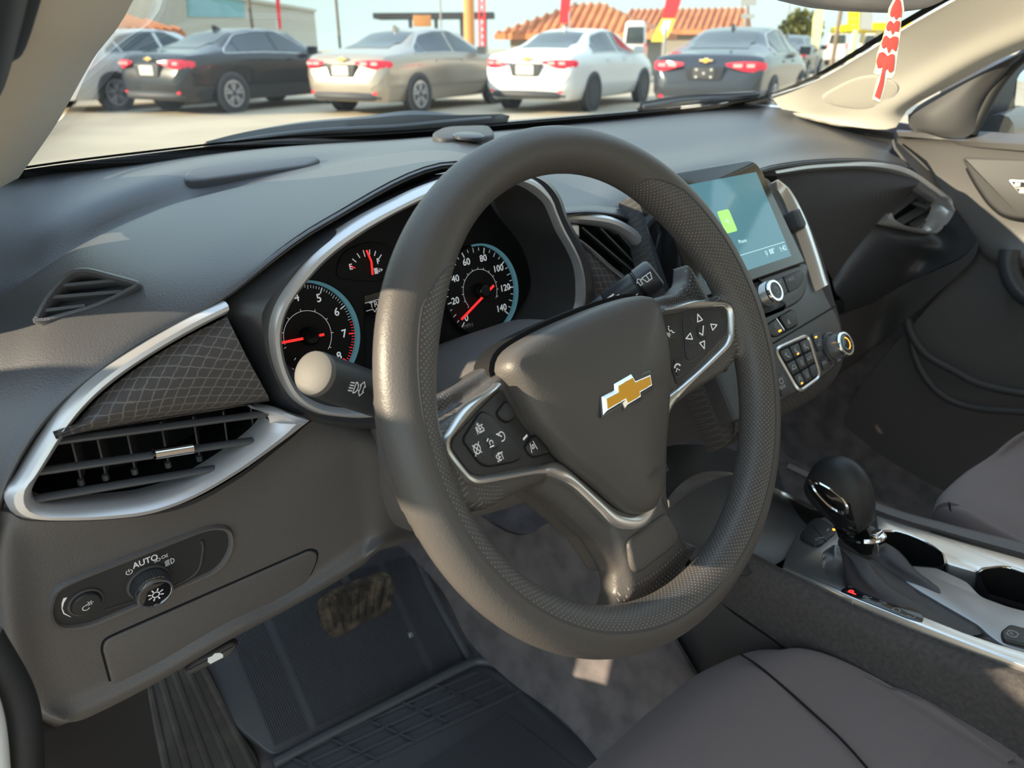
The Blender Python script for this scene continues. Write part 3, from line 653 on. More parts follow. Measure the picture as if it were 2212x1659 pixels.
for nm, c, r in (('tachometer', tc_, tr), ('speedometer', sc_, sr)):
    g = MB(); g.lathe(F, c, [(r*1.0, .0), (r*1.0, .004), (r*.985, .0055), (r*.955, .0045), (r*.95, .0008), (0.0001, .0008)], 64)
    go_ = g.build(nm, M['dial'], clu)
    q = MB(); a0, a1 = (-75, 95)
    aa = [a0+(a1-a0)*i/40 for i in range(41)]
    q.ribbon([F.w(*pol(c, r*1.0, a), .0052) for a in aa], [F.w(*pol(c, r*(.955-.03*max(0, math.cos(math.radians(a+15)))), a), .0048) for a in aa], F.n, [(0, -.003), (0, .0006), (1, .0004), (1, -.003)], m=50)
    q.build('lit_ring', M['teal'], go_)
    ink = Ink(F, .0010); red = Ink(F, .0011)
    ink.arc(c, r*.46, -32 if nm == 'speedometer' else -45, 212 if nm == 'speedometer' else 185, r*.010, 50)
    if nm == 'tachometer':
        for k in range(81):
            a = 232-277*k/80; L = .10 if k % 10 == 0 else (.07 if k % 5 == 0 else .045); w = .022 if k % 10 == 0 else .010
            (red if k > 65 else ink).line([pol(c, r*.92, a), pol(c, r*(.92-L), a)], r*w)
        for k in range(9): ink.text(str(k), pol(c, r*.72, 232-277*k/8), r*.21, fat=r*.004)
        for k in range(9): ink.line([pol(c, r*.46, 225-33*k), pol(c, r*.50, 225-33*k)], r*.012)
    else:
        for k in range(29):
            a = 225-270*k/28; L = .11 if k % 4 == 0 else (.09 if k % 2 == 0 else .06); w = .026 if k % 4 == 0 else .016
            ink.line([pol(c, r*.92, a), pol(c, r*(.92-L), a)], r*w)
        for k in range(8): ink.text(str(20*k), pol(c, r*.70, 225-270*k/7), r*.20, fat=r*.004)
        for k in range(14): ink.line([pol(c, r*.46, 215-18.5*k), pol(c, r*.50, 215-18.5*k)], r*.012)
    ink.build('numerals', M['dialprint'], go_)
    if red.v: red.build('redline_ticks', M['needle'], go_)
    if nm == 'speedometer': Ink(F, .0010).text('MPH', F.px(1010, 704), r*.13).build('unit_lettering', M['dimwhite'], go_)
    hb = MB(); hb.lathe(F, c, [(r*.17, .001), (r*.16, .008), (r*.12, .010), (.0001, .010)], 24); hb.build('needle_hub', M['gloss'], go_)
    tip, tail = (F.px(989, 690), F.px(1056, 617)) if nm == 'speedometer' else (F.px(596, 741), F.px(691, 722))
    nd = MB(); nd.bar(F.w(*tail, .008), F.w(*tip, .006), r*.045, .0012, F.n); nd.build('needle', M['needle'], go_)
fcx = F.px(797, 590); fr_ = math.dist(F.px(797, 540), fcx)
fg = MB(); fg.slab(F, rpoly(F.pxs([(722, 600), (735, 545), (790, 520), (850, 530), (860, 590), (820, 610), (760, 606)]), .012), 0, .0012, .0008); fg = fg.build('fuel_gauge', M['dial'], clu)
ink = Ink(F, .0014); red = Ink(F, .0014)
for k, a in enumerate((152, 133, 114, 95, 77, 60, 42)): (red if k == 0 else ink).line([pol(fcx, fr_*1.0, a), pol(fcx, fr_*(.80 if k % 3 else .74), a)], fr_*.05)
ink.text('E', F.px(756, 577), fr_*.34, fat=fr_*.01); ink.text('F', F.px(815, 565), fr_*.34, fat=fr_*.01)
pc = F.px(812, 585); q = fr_*.13
ink.poly([(pc[0]-q, pc[1]-q), (pc[0]+q*.4, pc[1]-q), (pc[0]+q*.4, pc[1]+q), (pc[0]-q, pc[1]+q)]); ink.line([(pc[0]+q*.4, pc[1]), (pc[0]+q, pc[1]-q*.6), (pc[0]+q, pc[1]+q*.6)], q*.25)
ink.poly([(pc[0]+q*1.5, pc[1]-q*.6), (pc[0]+q*2.4, pc[1]), (pc[0]+q*1.5, pc[1]+q*.6)])
ink.build('fuel_lettering', M['dialprint'], fg); red.build('empty_tick', M['needle'], fg)
nd = MB(); nd.tube([F.w(*F.px(800, 594), .004), F.w(*F.px(797, 566), .0045), F.w(*F.px(787, 541), .004)], fr_*.045, 8); nd.build('fuel_needle', M['needle'], fg)
ds = MB(); ds.slab(F, F.pxs([(786, 640), (960, 590), (962, 745), (790, 812)]), 0, .001, 0); ds = ds.build('trip_display', M['gloss'], clu)
ink = Ink(F, .0011); ink.line([F.px(787, 655), F.px(880, 628)], .0006); ink.line([F.px(790, 672), F.px(804, 668), F.px(808, 674), F.px(812, 666), F.px(880, 646)], .0006)
ink.text('TRIP', F.px(812, 657), .0075); ink.build('display_lettering', M['dialprint'], ds)

# ================================================================== triangular demister outlet on the left of the pad
ot = Fr(P(190, 640, y=.232), np.array([-.42, -.72, .56]), (0, .5, .8))
o_out = rpoly(ot.pxs([(66, 698), (100, 632), (152, 580), (192, 577), (303, 607), (306, 622), (220, 668), (96, 702)]), .014, 5)
vent1 = thing('demister_outlet', 'small triangular black demister outlet with three slats on the left of the dash', 'air vent', ot.w(0, 0))
fo = MB(); fi = inset(o_out, .0052)
fo.ribbon([ot.w(*q, 0) for q in o_out], [ot.w(*q, 0) for q in fi], ot.n, [(0, -.012), (0, .0), (.3, .0025), (.7, .0025), (1, -.001), (1, -.014)], closed=True, m=70, smooth=False)
fixn(fo.build('outlet_frame', M['pad'], vent1))
bx = MB(); bx.slab(ot, fi, -.030, -.013, 0); bx.build('outlet_cavity', M['deep'], vent1)
for a, b in (((155, 597), (214, 594)), ((128, 622), (282, 608)), ((110, 647), (268, 634)), ((92, 676), (190, 664))):
    sl = MB(); sl.bar(ot.at(*a, -.005), ot.at(*b, -.005), .010, .0022, (0, .62, .78)); sl.build('slat', M['slat'], vent1)

# ================================================================== left air vent
v2 = thing('air_vent', 'wide driver-side air vent with three gray bars and a chrome tab, left of the wheel', 'air vent', VL.w(0, -.03))
vo = [(116, 946), (200, 930), (320, 908), (480, 882), (545, 872), (572, 895), (588, 918), (562, 948), (495, 1000), (408, 1052), (325, 1082), (250, 1094), (165, 1099), (96, 1098), (70, 1082), (66, 1062), (90, 1010)]
vb = MB(); vb.slab(VL, VL.pxs(vo), -.075, -.070, 0); vb.build('vent_back', M['deep'], v2)
vw = MB(); vw.ribbon([VL.at(u, v, -.004) for u, v in vo], [VL.at(u, v, -.004)-VL.n*.07 for u, v in vo], VL.n, [(0, 0), (1, 0)], closed=True, m=60, smooth=False); vw.build('vent_duct', M['deep'], v2)
for k, (a, b) in enumerate((((104, 955), (575, 893)), ((80, 1019), (592, 945)), ((74, 1078), (535, 1000)))):
    m_ = MB(); p, q = VL.at(*a, -.006), VL.at(*b, -.006); m_.tube([p, p*.5+q*.5, q], .0042, 10, flat=.55, up=(0, 0, 1)); bar = m_.build('slat', M['slat'], v2)
    if k == 1:
        t = MB(); p, q = VL.at(333, 981, .0005), VL.at(415, 968, .0005); t.tube([p-(q-p)*.04, p, q, q+(q-p)*.04], [.0028, .0048, .0048, .0028], 12, flat=.8); t.build('slider_tab', M['chrome'], bar)
for u in (150, 205, 270, 345, 415, 480, 540):
    m_ = MB(); s = (u-150)/390; t0, t1 = (u, 945-65*s), (u+24-14*s, 1040-75*s)
    p0, p1 = VL.at(*t0, -.022), VL.at(*t1, -.022); d = np.array([.35, .93, 0])*.030
    m_.add([p0, p1, p1+d, p0+d, p0+[.0012, 0, 0], p1+[.0012, 0, 0], p1+d+[.0012, 0, 0], p0+d+[.0012, 0, 0]], [(0, 1, 2, 3), (4, 7, 6, 5), (0, 3, 7, 4), (1, 5, 6, 2), (0, 4, 5, 1), (3, 2, 6, 7)])
    m_.tube([p1+[0, -.001, -.002], p1+[0, -.001, .002]], .0022, 8); m_.build('vane', M['slat'], v2, smooth=None)

# ================================================================== headlamp switch panel
lp = thing('headlamp_switch_panel', 'black headlamp switch panel with chrome-ringed knob and small dimmer button', 'switch panel', K.at(310, 1250))
lo = rpoly(K.pxs([(110, 1318), (124, 1272), (165, 1252), (448, 1141), (490, 1142), (496, 1178), (470, 1226), (190, 1346), (126, 1352)]), .016, 6)
m_ = MB(); m_.ribbon([K.w(*q) for q in inset(lo, -.0045)], [K.w(*q) for q in inset(lo, .0012)], K.n, [(0, -.008), (0, -.001), (.35, .0035), (.7, .003), (1, -.001), (1, -.008)], closed=True, m=90, smooth=False); fixn(m_.build('panel_rim', M['grain'], lp))
m_ = MB(); m_.slab(K, lo, -.006, .0008, 0); m_.build('panel_plate', M['button'], lp)
# moulded crease in the plate
m_ = MB(); m_.tube(spl([K.at(u, v, .0004) for u, v in ((225, 1318), (330, 1284), (420, 1240), (438, 1190), (436, 1166))], 6), .0016, 8); m_.build('plate_crease', M['button'], lp)
kc = K.px(319, 1254)
kb = MB(); kb.lathe(K, kc, [(.0152, .0005), (.0152, .0025), (.0138, .003), (.0138, .0022)], 40); kb.build('knob_well', M['matte'], lp)
kb = MB(); kb.lathe(K, kc, [(.0125, .001), (.0132, .004), (.0128, .013), (.0125, .014)], 44); kn_ = kb.build('rotary_knob', M['satin'], lp)
kg = MB()
for k in range(40):
    a = 2*math.pi*k/40; c, s = math.cos(a), math.sin(a); kg.bar(K.w(kc[0]+.0131*c, kc[1]+.0131*s, .004), K.w(kc[0]+.0128*c, kc[1]+.0128*s, .0128), .0008, .0008, K.n*.1+K.x)
kg.build('knurling', M['satin'], kn_)['kind'] = 'stuff'
kb = MB(); kb.lathe(K, kc, [(.0128, .0125), (.0130, .0145), (.0124, .0165), (.0112, .0166), (.0112, .016)], 44); kb.build('chrome_ring', M['chrome'], kn_)
kb = MB(); kb.lathe(K, kc, [(.0113, .014), (.0113, .0158), (.0106, .0163), (.0001, .0165)], 40); kb.build('knob_cap', M['gloss'], kn_)
ik = Ink(K, .0166); R0 = .0024
ik.arc(kc, R0, 0, 360, .0008, 24)
for k in range(8): a = 45*k+22; ik.line([pol(kc, .0036, a), pol(kc, .0054, a)], .0009)
ik.build('lamp_symbol', M['white'], kn_)
dc = K.px(184, 1298)
kb = MB(); kb.lathe(K, dc, [(.0115, .0004), (.0115, .002), (.0102, .0024), (.0102, .0012)], 36); kb.build('dimmer_well', M['matte'], lp)
kb = MB(); kb.lathe(K, dc, [(.0092, .001), (.0094, .0035), (.0086, .0048), (.0001, .0052)], 36); db = kb.build('dimmer_button', M['button'], lp)
ik = Ink(K, .0053); ik.arc((dc[0]-.0012, dc[1]-.0012), .0022, 60, 330, .0005); ik.arc((dc[0]+.0018, dc[1]+.0016), .0009, 0, 360, .0004, 12)
for k in range(6): ik.line([pol((dc[0]+.0018, dc[1]+.0016), .0014, 60*k), pol((dc[0]+.0018, dc[1]+.0016), .0022, 60*k)], .0004)
ik.build('dimmer_symbol', M['white'], db)
ik = Ink(K, .0009); ik.text('AUTO', K.px(313, 1211), .0078, sx=.80, fat=.00012)
a_ = K.px(278, 1234); ik.arc(a_, .0021, 120, 420, .0005); ik.line([a_, (a_[0], a_[1]+.0028)], .0005)
a_ = K.px(341, 1207); b_ = K.px(352, 1201)
for c_, sg_ in ((a_, -1), (b_, 1)):
    ik.arc(c_, .0013, -90, 270, .0004, 14)
    for k in (-1, 0, 1): ik.line([(c_[0]+sg_*.0017, c_[1]+k*.001), (c_[0]+sg_*.0030, c_[1]+k*.0014)], .0004)
a_ = K.px(367, 1211); ik.arc(a_, .0026, -80, 80, .0005); ik.line([(a_[0]+.0004, a_[1]-.0026), (a_[0]+.0004, a_[1]+.0026)], .0005)
for k in range(5): ik.line([(a_[0]-.0008, a_[1]+(k-2)*.0012), (a_[0]-.0038, a_[1]+(k-2)*.0012-.0004)], .0005)
qa = [K.px(u, v) for u, v in ((144, 1288), (137, 1300), (134, 1312), (138, 1322), (152, 1330))]; qb = [K.px(u, v) for u, v in ((136, 1290), (132, 1301), (132, 1313), (136, 1324), (152, 1331))]
ik2 = Ink(K, .0009)
for i in range(4): ik2.poly([qa[i], qa[i+1], qb[i+1], qb[i]])
ik2.build('dimmer_scale', M['white'], lp)
ik.build('panel_lettering', M['white'], lp)

# hood release lever under the knee panel
hr = thing('hood_release_lever', 'hood release lever with a white car symbol under the knee panel', 'lever', P(465, 1425, y=.30))
H = Fr(P(465, 1425, y=.285), (-.3, -.8, .5), (0, .5, .8))
m_ = MB(); m_.slab(H, rpoly(H.pxs([(395, 1448), (415, 1428), (500, 1385), (515, 1392), (500, 1418), (408, 1460)]), .012, 5), -.02, 0, .004); m_.build('lever_grip', M['matte'], hr)
ik = Ink(H, .0004); ik.poly(H.pxs([(449, 1430), (449, 1421), (458, 1417), (464, 1411), (476, 1410), (482, 1414), (482, 1420), (474, 1424), (462, 1430), (455, 1434)])); ik.build('hood_symbol', M['white'], hr)

# ================================================================== centre vent
V3 = Fr((.17, .205, .97), (-.33, -1, .10), (0, .10, 1))
v3 = thing('air_vent', 'curved silver-ringed air vent between the instruments and the touchscreen', 'air vent', V3.w(0, -.05))
co = [(1203, 468), (1241, 461), (1282, 462), (1315, 467), (1347, 480), (1380, 502), (1404, 528), (1424, 554), (1447, 593), (1477, 640), (1500, 690), (1510, 730)]
cin = [(1206, 482), (1246, 484), (1285, 489), (1318, 496), (1350, 513), (1378, 540), (1401, 567), (1420, 590), (1437, 614), (1450, 640), (1468, 690), (1476, 730)]
m_ = MB(); m_.ribbon([V3.at(u, v) for u, v in co], [V3.at(u, v) for u, v in cin], V3.n, [(0, -.012), (0, 0), (.2, .005), (.5, .0065), (.8, .003), (1, -.004), (1, -.025)], m=70); fixn(m_.build('silver_ring', M['silver'], v3))
m_ = MB(); m_.slab(V3, V3.pxs([(1200, 470), (1290, 470), (1400, 540), (1500, 720), (1400, 760), (1250, 700), (1262, 620), (1230, 540)]), -.060, -.050, 0); m_.build('vent_back', M['deep'], v3)
for a, b in (((1250, 488), (1420, 634)), ((1290, 490), (1436, 640)), ((1330, 502), (1460, 655))):
    m_ = MB(); m_.bar(V3.at(*a, -.012), V3.at(*b, -.012), .018, .0016, (.6, -.2, .78)); m_.build('slat', M['slat'], v3)
st = [(1218, 498), (1258, 520), (1290, 546), (1323, 575), (1350, 596), (1400, 642), (1440, 690)]; st2 = [(1220, 506), (1256, 527), (1286, 553), (1318, 582), (1344, 603), (1394, 650), (1434, 698)]
m_ = MB(); m_.ribbon([V3.at(u, v, .002) for u, v in st], [V3.at(u, v, .002) for u, v in st2], V3.n, [(0, -.02), (0, 0), (.5, .0015), (1, 0), (1, -.02)], m=40); fixn(m_.build('silver_strip', M['schrome'], v3))
m_ = MB(); m_.slab(V3, rpoly(V3.pxs([(1212, 484), (1251, 486), (1252, 514), (1222, 500)]), .002), -.02, .001, .0015); m_.build('silver_tab', M['silver'], v3)
m_ = MB(); m_.skin([[V3.at(u, v, -.001) for u, v in ((1219, 506), (1256, 528), (1318, 583), (1394, 651), (1434, 699))],
                    [V3.at(u, v, .006) for u, v in ((1222, 520), (1258, 560), (1300, 610), (1360, 670), (1400, 710))],
                    [V3.at(u, v, .002) for u, v in ((1226, 530), (1250, 580), (1266, 640), (1275, 700), (1290, 750))]], 30, 8, thick=.003); m_.build('woven_inlay', M['cloth'], v3)
# right air vent
v4 = thing('air_vent', 'passenger-side air vent inside the silver trim at the right end of the dash', 'air vent', R_(1975, 450))
vq = [(1908, 470), (1960, 420), (1985, 408), (2008, 420), (2034, 440), (2030, 468), (2006, 492), (1965, 490)]
VR = Fr(R_(1975, 450, .012), (-.25, -1, .12), (0, .1, 1))
m_ = MB(); m_.slab(VR, VR.pxs(vq), -.05, -.035, 0); m_.build('vent_back', M['deep'], v4)
for a, b in (((1922, 462), (1988, 412)), ((1940, 482), (2030, 430)), ((1968, 490), (2034, 452))):
    m_ = MB(); m_.bar(VR.at(*a, -.004), VR.at(*b, -.004), .014, .005, (0, -.5, .86)); m_.build('slat', M['slat'], v4)
m_ = MB(); m_.tube([VR.at(1972, 438, .004), VR.at(2002, 449, .006), VR.at(2010, 436, .006)], .0035, 8); m_.build('slider_tab', M['slat'], v4)
m_ = MB(); m_.slab(VR, rpoly(VR.pxs([(1898, 486), (1920, 458), (1928, 476), (1942, 494)]), .003), -.02, .006, .0015); m_.build('silver_corner', M['silver'], v4)

# ================================================================== centre stack: touchscreen and climate controls (tilted face)
S = Fr((.467, .185, 1.045), (0, -.827, .562), (0, .562, .827))
AX = -.128                                              # local position of the car's centre line
def mir(pts): return list(pts)+[(2*AX-a, b) for a, b in reversed(pts)]
stk = thing('centre_stack', 'center stack fascia bordered with gray woven cloth and pale silver side strips', 'console', S.w(AX, -.35))
body = mir(S.pxs([(1560, 372), (1655, 372), (1700, 400), (1745, 450), (1790, 560), (1812, 640), (1830, 705), (1838, 765), (1826, 815), (1790, 852), (1740, 882)], -.01))
m_ = MB(); m_.slab(S, [(max(q[0], -.2165-.02*min(1, max(0, -q[1]/.1))), q[1]) for q in resamp(body, 90, True)], -.045, -.005, .030, nb=6); m_.build('cloth_border', M['cloth2'], stk)
m_ = MB(); m_.slab(S, [(max(q[0], -.20), min(q[1], -.02)) for q in inset(resamp(body, 60, True), .014)], -.15, -.03, .01); m_.build('stack_core', M['matte'], stk)
pan = mir(S.pxs([(1560, 380), (1650, 380), (1690, 430), (1748, 560), (1786, 640), (1812, 690), (1822, 735), (1816, 775), (1790, 806), (1740, 838)]))
m_ = MB(); m_.slab(S, [(max(q[0], -.212-.02*min(1, max(0, -q[1]/.1))), q[1]) for q in resamp(pan, 80, True)], -.02, 0, .003); m_.build('fascia_panel', M['satin'], stk)
m_ = MB(); m_.ribbon([S.at(u, v, .001) for u, v in ((1672, 392), (1704, 414), (1736, 470), (1762, 540), (1781, 600), (1786, 614))], [S.at(u, v, .001) for u, v in ((1668, 396), (1690, 430), (1712, 488), (1736, 556), (1754, 614), (1760, 630))], S.n, [(0, -.01), (0, .002), (.3, .007), (.6, .007), (1, .001), (1, -.01)], m=50)
s1 = [q for q in m_.v]; fixn(m_.build('silver_side_strip', M['schrome'], stk))
# groove across the fascia above the climate panel
m_ = MB(); m_.tube(spl([S.at(u, v, .0002) for u, v in ((1670, 742), (1720, 712), (1770, 682), (1806, 660))], 5), .0010, 6); m_.build('fascia_groove', M['deep'], stk)
# climate controls
cl = thing('climate_control_panel', 'climate control panel with nine buttons in a silver frame and a chrome dial', 'control panel', S.at(1720, 790))
Q4 = [S.px(*p) for p in ((1672, 756), (1743, 724), (1770, 814), (1724, 847))]
bz = rpoly(Q4, .010, 6)
m_ = MB(); m_.ribbon([S.w(*q, .0) for q in inset(bz, -.0022)], [S.w(*q, .0) for q in inset(bz, .0018)], S.n, [(0, -.002), (0, .0015), (.5, .003), (1, .0015), (1, -.002)], closed=True, m=70, smooth=False); fixn(m_.build('silver_frame', M['schrome'], cl))
m_ = MB(); m_.slab(S, inset(bz, .0012), -.002, .0006, 0); m_.build('frame_base', M['deep'], cl)
q4 = [np.array(q) for q in inset(Q4, .0030)]
def bil(s, t): return (q4[0]*(1-s)+q4[1]*s)*(1-t)+(q4[3]*(1-s)+q4[2]*s)*t
for r in range(3):
    for c in range(3):
        e = .022; o = [bil(c/3+e, r/3+e), bil((c+1)/3-e, r/3+e), bil((c+1)/3-e, (r+1)/3-e), bil(c/3+e, (r+1)/3-e)]
        m_ = MB(); m_.slab(S, rpoly(o, .0035 if (r, c) in ((0, 0), (0, 2), (2, 0), (2, 2)) else .0006, 3), 0, .0026, .0007); b = m_.build('button', M['button'], cl)
        ce = sum(o)/4; ik = Ink(S, .0026); z = .0042
        if (r, c) == (1, 2): ik.text('AUTO', ce, .0058, sx=.8)
        elif r == 0:
            ik.disc((ce[0]-z*.4, ce[1]+z*.6), z*.25, 8); ik.line([(ce[0]-z*.4, ce[1]+z*.3), (ce[0]-z*.2, ce[1]-z*.5), (ce[0]+z*.5, ce[1]-z*.5), (ce[0]+z*.7, ce[1]-z)], z*.3)
            for k in range(c+1): ik.line([(ce[0]-z, ce[1]+z*(.3-.5*k)), (ce[0]-z*.55, ce[1]+z*(.1-.5*k))], z*.2)
        elif (r, c) == (1, 0): ik.line([(ce[0]-z, ce[1]-z*.4), (ce[0]-z*.6, ce[1]+z*.1), (ce[0]-z*.2, ce[1]+z*.5), (ce[0]+z*.5, ce[1]+z*.5), (ce[0]+z, ce[1]), (ce[0]+z, ce[1]-z*.4)], z*.25, True)
        elif (r, c) == (2, 0): ik.arc(ce, z*.7, 120, 420, z*.22); ik.line([ce, (ce[0], ce[1]+z)], z*.25)
        elif (r, c) != (2, 2):
            for k in range(4): ik.arc(pol(ce, z*.45, 90*k+45), z*.34, 0, 360, z*.2, 10)
        if ik.v: ik.build('button_symbol', M['dimwhite'], b)
        if (r, c) in ((0, 1), (2, 0)): m2 = MB(); u_ = ce+(bil(c/3+.16, (r+1)/3-.05)-ce)*.8; m2.slab(S, [(u_[0]-.0018, u_[1]-.0009), (u_[0]+.0018, u_[1]-.0005), (u_[0]+.0018, u_[1]+.0009), (u_[0]-.0018, u_[1]+.0005)], .0024, .0030, 0); m2.build('indicator_light', M['amber'], b)
for name, o, txt, tp in (('button', [(1751, 722), (1768, 716), (1782, 752), (1766, 762)], 'A/C', (1767, 745)), ('button', [(1772, 776), (1786, 768), (1793, 792), (1778, 802)], 'SYNC', (1779, 784)),
                         ('button', [(1788, 768), (1802, 762), (1800, 784), (1795, 790)], '', (1797, 780)), ('button', [(1676, 815), (1692, 808), (1708, 848), (1688, 858)], 'REAR', (1688, 837))):
    m_ = MB(); m_.slab(S, rpoly(S.pxs(o), .003), -.002, .0014, .0006); b = m_.build(name, M['button'], cl); ik = Ink(S, .0014); c = S.px(*tp)
    if txt: ik.text(txt, c, .0062, sx=.8)
    else: ik.line([(c[0]-.002, c[1]+.003), (c[0]-.001, c[1]-.002), (c[0]+.002, c[1]-.002)], .0012)
    if txt == 'REAR': c = S.px(1685, 824); ik.line([(c[0]-.003, c[1]-.0025), (c[0]+.003, c[1]-.0025), (c[0]+.0035, c[1]+.0025), (c[0]-.0035, c[1]+.0025)], .0008, True)
    ik.build('button_symbol', M['dimwhite'], b)
m_ = MB(); c = S.px(1760, 729); m_.slab(S, [(c[0]-.002, c[1]-.001), (c[0]+.002, c[1]-.001), (c[0]+.002, c[1]+.001), (c[0]-.002, c[1]+.001)], .001, .0018, 0); m_.build('indicator_light', M['amber'], cl)
kc = S.px(1797, 752)
m_ = MB(); m_.lathe(S, kc, [(.0195, 0), (.0195, .002), (.0175, .003), (.0160, .002)], 40); m_.build('dial_well', M['satin'], cl)
m_ = MB(); m_.lathe(S, kc, [(.0145, .001), (.0150, .004), (.0145, .016), (.0145, .017)], 44); dk = m_.build('temperature_dial', M['schrome'], cl)
m_ = MB(); m_.lathe(S, kc, [(.0150, .0155), (.0152, .018), (.0142, .0195), (.0122, .0195), (.0122, .0185)], 44); m_.build('chrome_ring', M['chrome'], dk)
m_ = MB(); m_.lathe(S, kc, [(.0123, .017), (.0123, .0188), (.0001, .0190)], 36); m_.build('dial_cap', M['gloss'], dk)
ik = Ink(S, .0191); ik.arc(kc, .0072, 100, 260, .0012); ik.build('cool_arc', M['teal'], dk); ik = Ink(S, .0191); ik.arc(kc, .0072, -80, 80, .0012); ik.build('warm_arc', M['amber'], dk)
# pair of buttons above: auto-stop and hazard
hz = thing('hazard_button_pair', 'pair of black fascia buttons with hazard triangle and amber auto-stop light', 'switch', S.at(1690, 700))
m_ = MB(); m_.slab(S, rpoly(S.pxs([(1648, 706), (1672, 690), (1708, 668), (1718, 674), (1724, 700), (1716, 708), (1674, 730), (1660, 726)]), .006, 5), -.003, .0006, 0); m_.build('switch_base', M['deep'], hz)
for o, sym in (([(1650, 706), (1676, 688), (1694, 714), (1674, 728), (1662, 725)], 0), ([(1680, 685), (1707, 670), (1716, 676), (1722, 699), (1714, 705), (1698, 713)], 1)):
    m_ = MB(); m_.slab(S, rpoly(S.pxs(o), .003), 0, .0022, .0008); b = m_.build('button', M['button'], hz); ik = Ink(S, .0022)
    if sym: c = S.px(1700, 697); ik.line([pol(c, .0034, 90), pol(c, .0034, 210), pol(c, .0034, 330)], .0007, True); ik.line([pol(c, .0016, 90), pol(c, .0016, 210), pol(c, .0016, 330)], .0006, True)
    else: c = S.px(1673, 705); ik.arc(c, .003, 0, 360, .0006, 18); ik.text('A', c, .0045)
    ik.build('button_symbol', M['dimwhite'], b)
m_ = MB(); c = S.px(1681, 716); m_.slab(S, [(c[0]-.0026, c[1]-.0012), (c[0]+.0026, c[1]-.0008), (c[0]+.0026, c[1]+.0012), (c[0]-.0026, c[1]+.0008)], .0015, .0028, 0); m_.build('indicator_light', M['amber'], hz)
m_ = MB(); m_.bar(S.at(1677, 688, .0022), S.at(1694, 713, .0022), .0012, .0006, S.n); m_.build('bright_divider', M['schrome'], hz)

# touchscreen
ts = thing('touchscreen', 'glossy black touchscreen display showing a pale blue home page', 'screen', S.at(1640, 600))
sr_ = S.pxs([(1560, 355), (1600, 348), (1634, 343), (1650, 350), (1664, 372), (1700, 466), (1737, 560), (1736, 570), (1728, 574), (1640, 602), (1560, 628)], .016)
scr = mir(sr_)
scr = rpoly([(sr_[2][0], sr_[2][1]), (sr_[6][0], sr_[6][1]), (sr_[6][0]-.001, sr_[6][1]-.004), (2*AX-sr_[6][0]+.001, sr_[6][1]-.004), (2*AX-sr_[6][0], sr_[6][1]), (2*AX-sr_[2][0], sr_[2][1])], [.02, .004, .004, .004, .004, .02], 6)
m_ = MB(); m_.slab(S, scr, -.012, .016, .0018); sf = m_.build('screen_glass', M['gloss'], ts)
# lit display area
M['disp'] = mk('display_blue', (.01, .02, .03), .06, emit=(.16, .42, .50), es=.22)
tl, trr, br, blq = (2*AX-S.px(1630, 372, .0165)[0], S.px(1630, 372, .0165)[1]), S.px(1630, 372, .0165), S.px(1712, 552, .0165), None
dw = br[0]-.002; da = [(2*AX-dw, br[1]), (dw, br[1]), (dw, trr[1]), (2*AX-dw, trr[1])]
ik = Ink(S, .01605); ik.poly(da); dsp = ik.build('display', M['disp'], sf)
M['dispink'] = mk('display_text', (.3, .5, .5), .3, emit=(.55, .78, .80), es=.45); M['dispgreen'] = mk('display_green', (.1, .3, .05), .3, emit=(.30, .75, .15), es=.55)
ik = Ink(S, .0164); c = S.px(1668, 542, .0165); ik.line([(2*AX-dw+.004, S.px(1700, 521, .0165)[1]), (dw-.003, S.px(1700, 521, .0165)[1])], .0005)
ik.text('88°', S.px(1668, 543, .0165), .0085); ik.text('1:42', S.px(1691, 537, .0165), .0085); a_ = S.px(1655, 546, .0165); ik.arc(a_, .0018, 0, 360, .0006, 14); ik.line([(a_[0], a_[1]-.0018), (a_[0], a_[1]-.0044)], .0006); ik.text('Phone', S.px(1604, 521, .0165), .006)
ik.build('display_text', M['dispink'], dsp)
g_ = S.px(1571, 478, .0165); ik = Ink(S, .0163); ik.poly(rpoly([(g_[0]-.011, g_[1]-.013), (g_[0]+.011, g_[1]-.013), (g_[0]+.011, g_[1]+.013), (g_[0]-.011, g_[1]+.013)], .003)); ik.build('app_icon', M['dispgreen'], dsp)
ik = Ink(S, .0166); ik.line([(g_[0]-.003, g_[1]), (g_[0]+.003, g_[1])], .0009); ik.line([(g_[0], g_[1]-.003), (g_[0], g_[1]+.003)], .0009); ik.build('icon_symbol', M['dispink'], dsp)
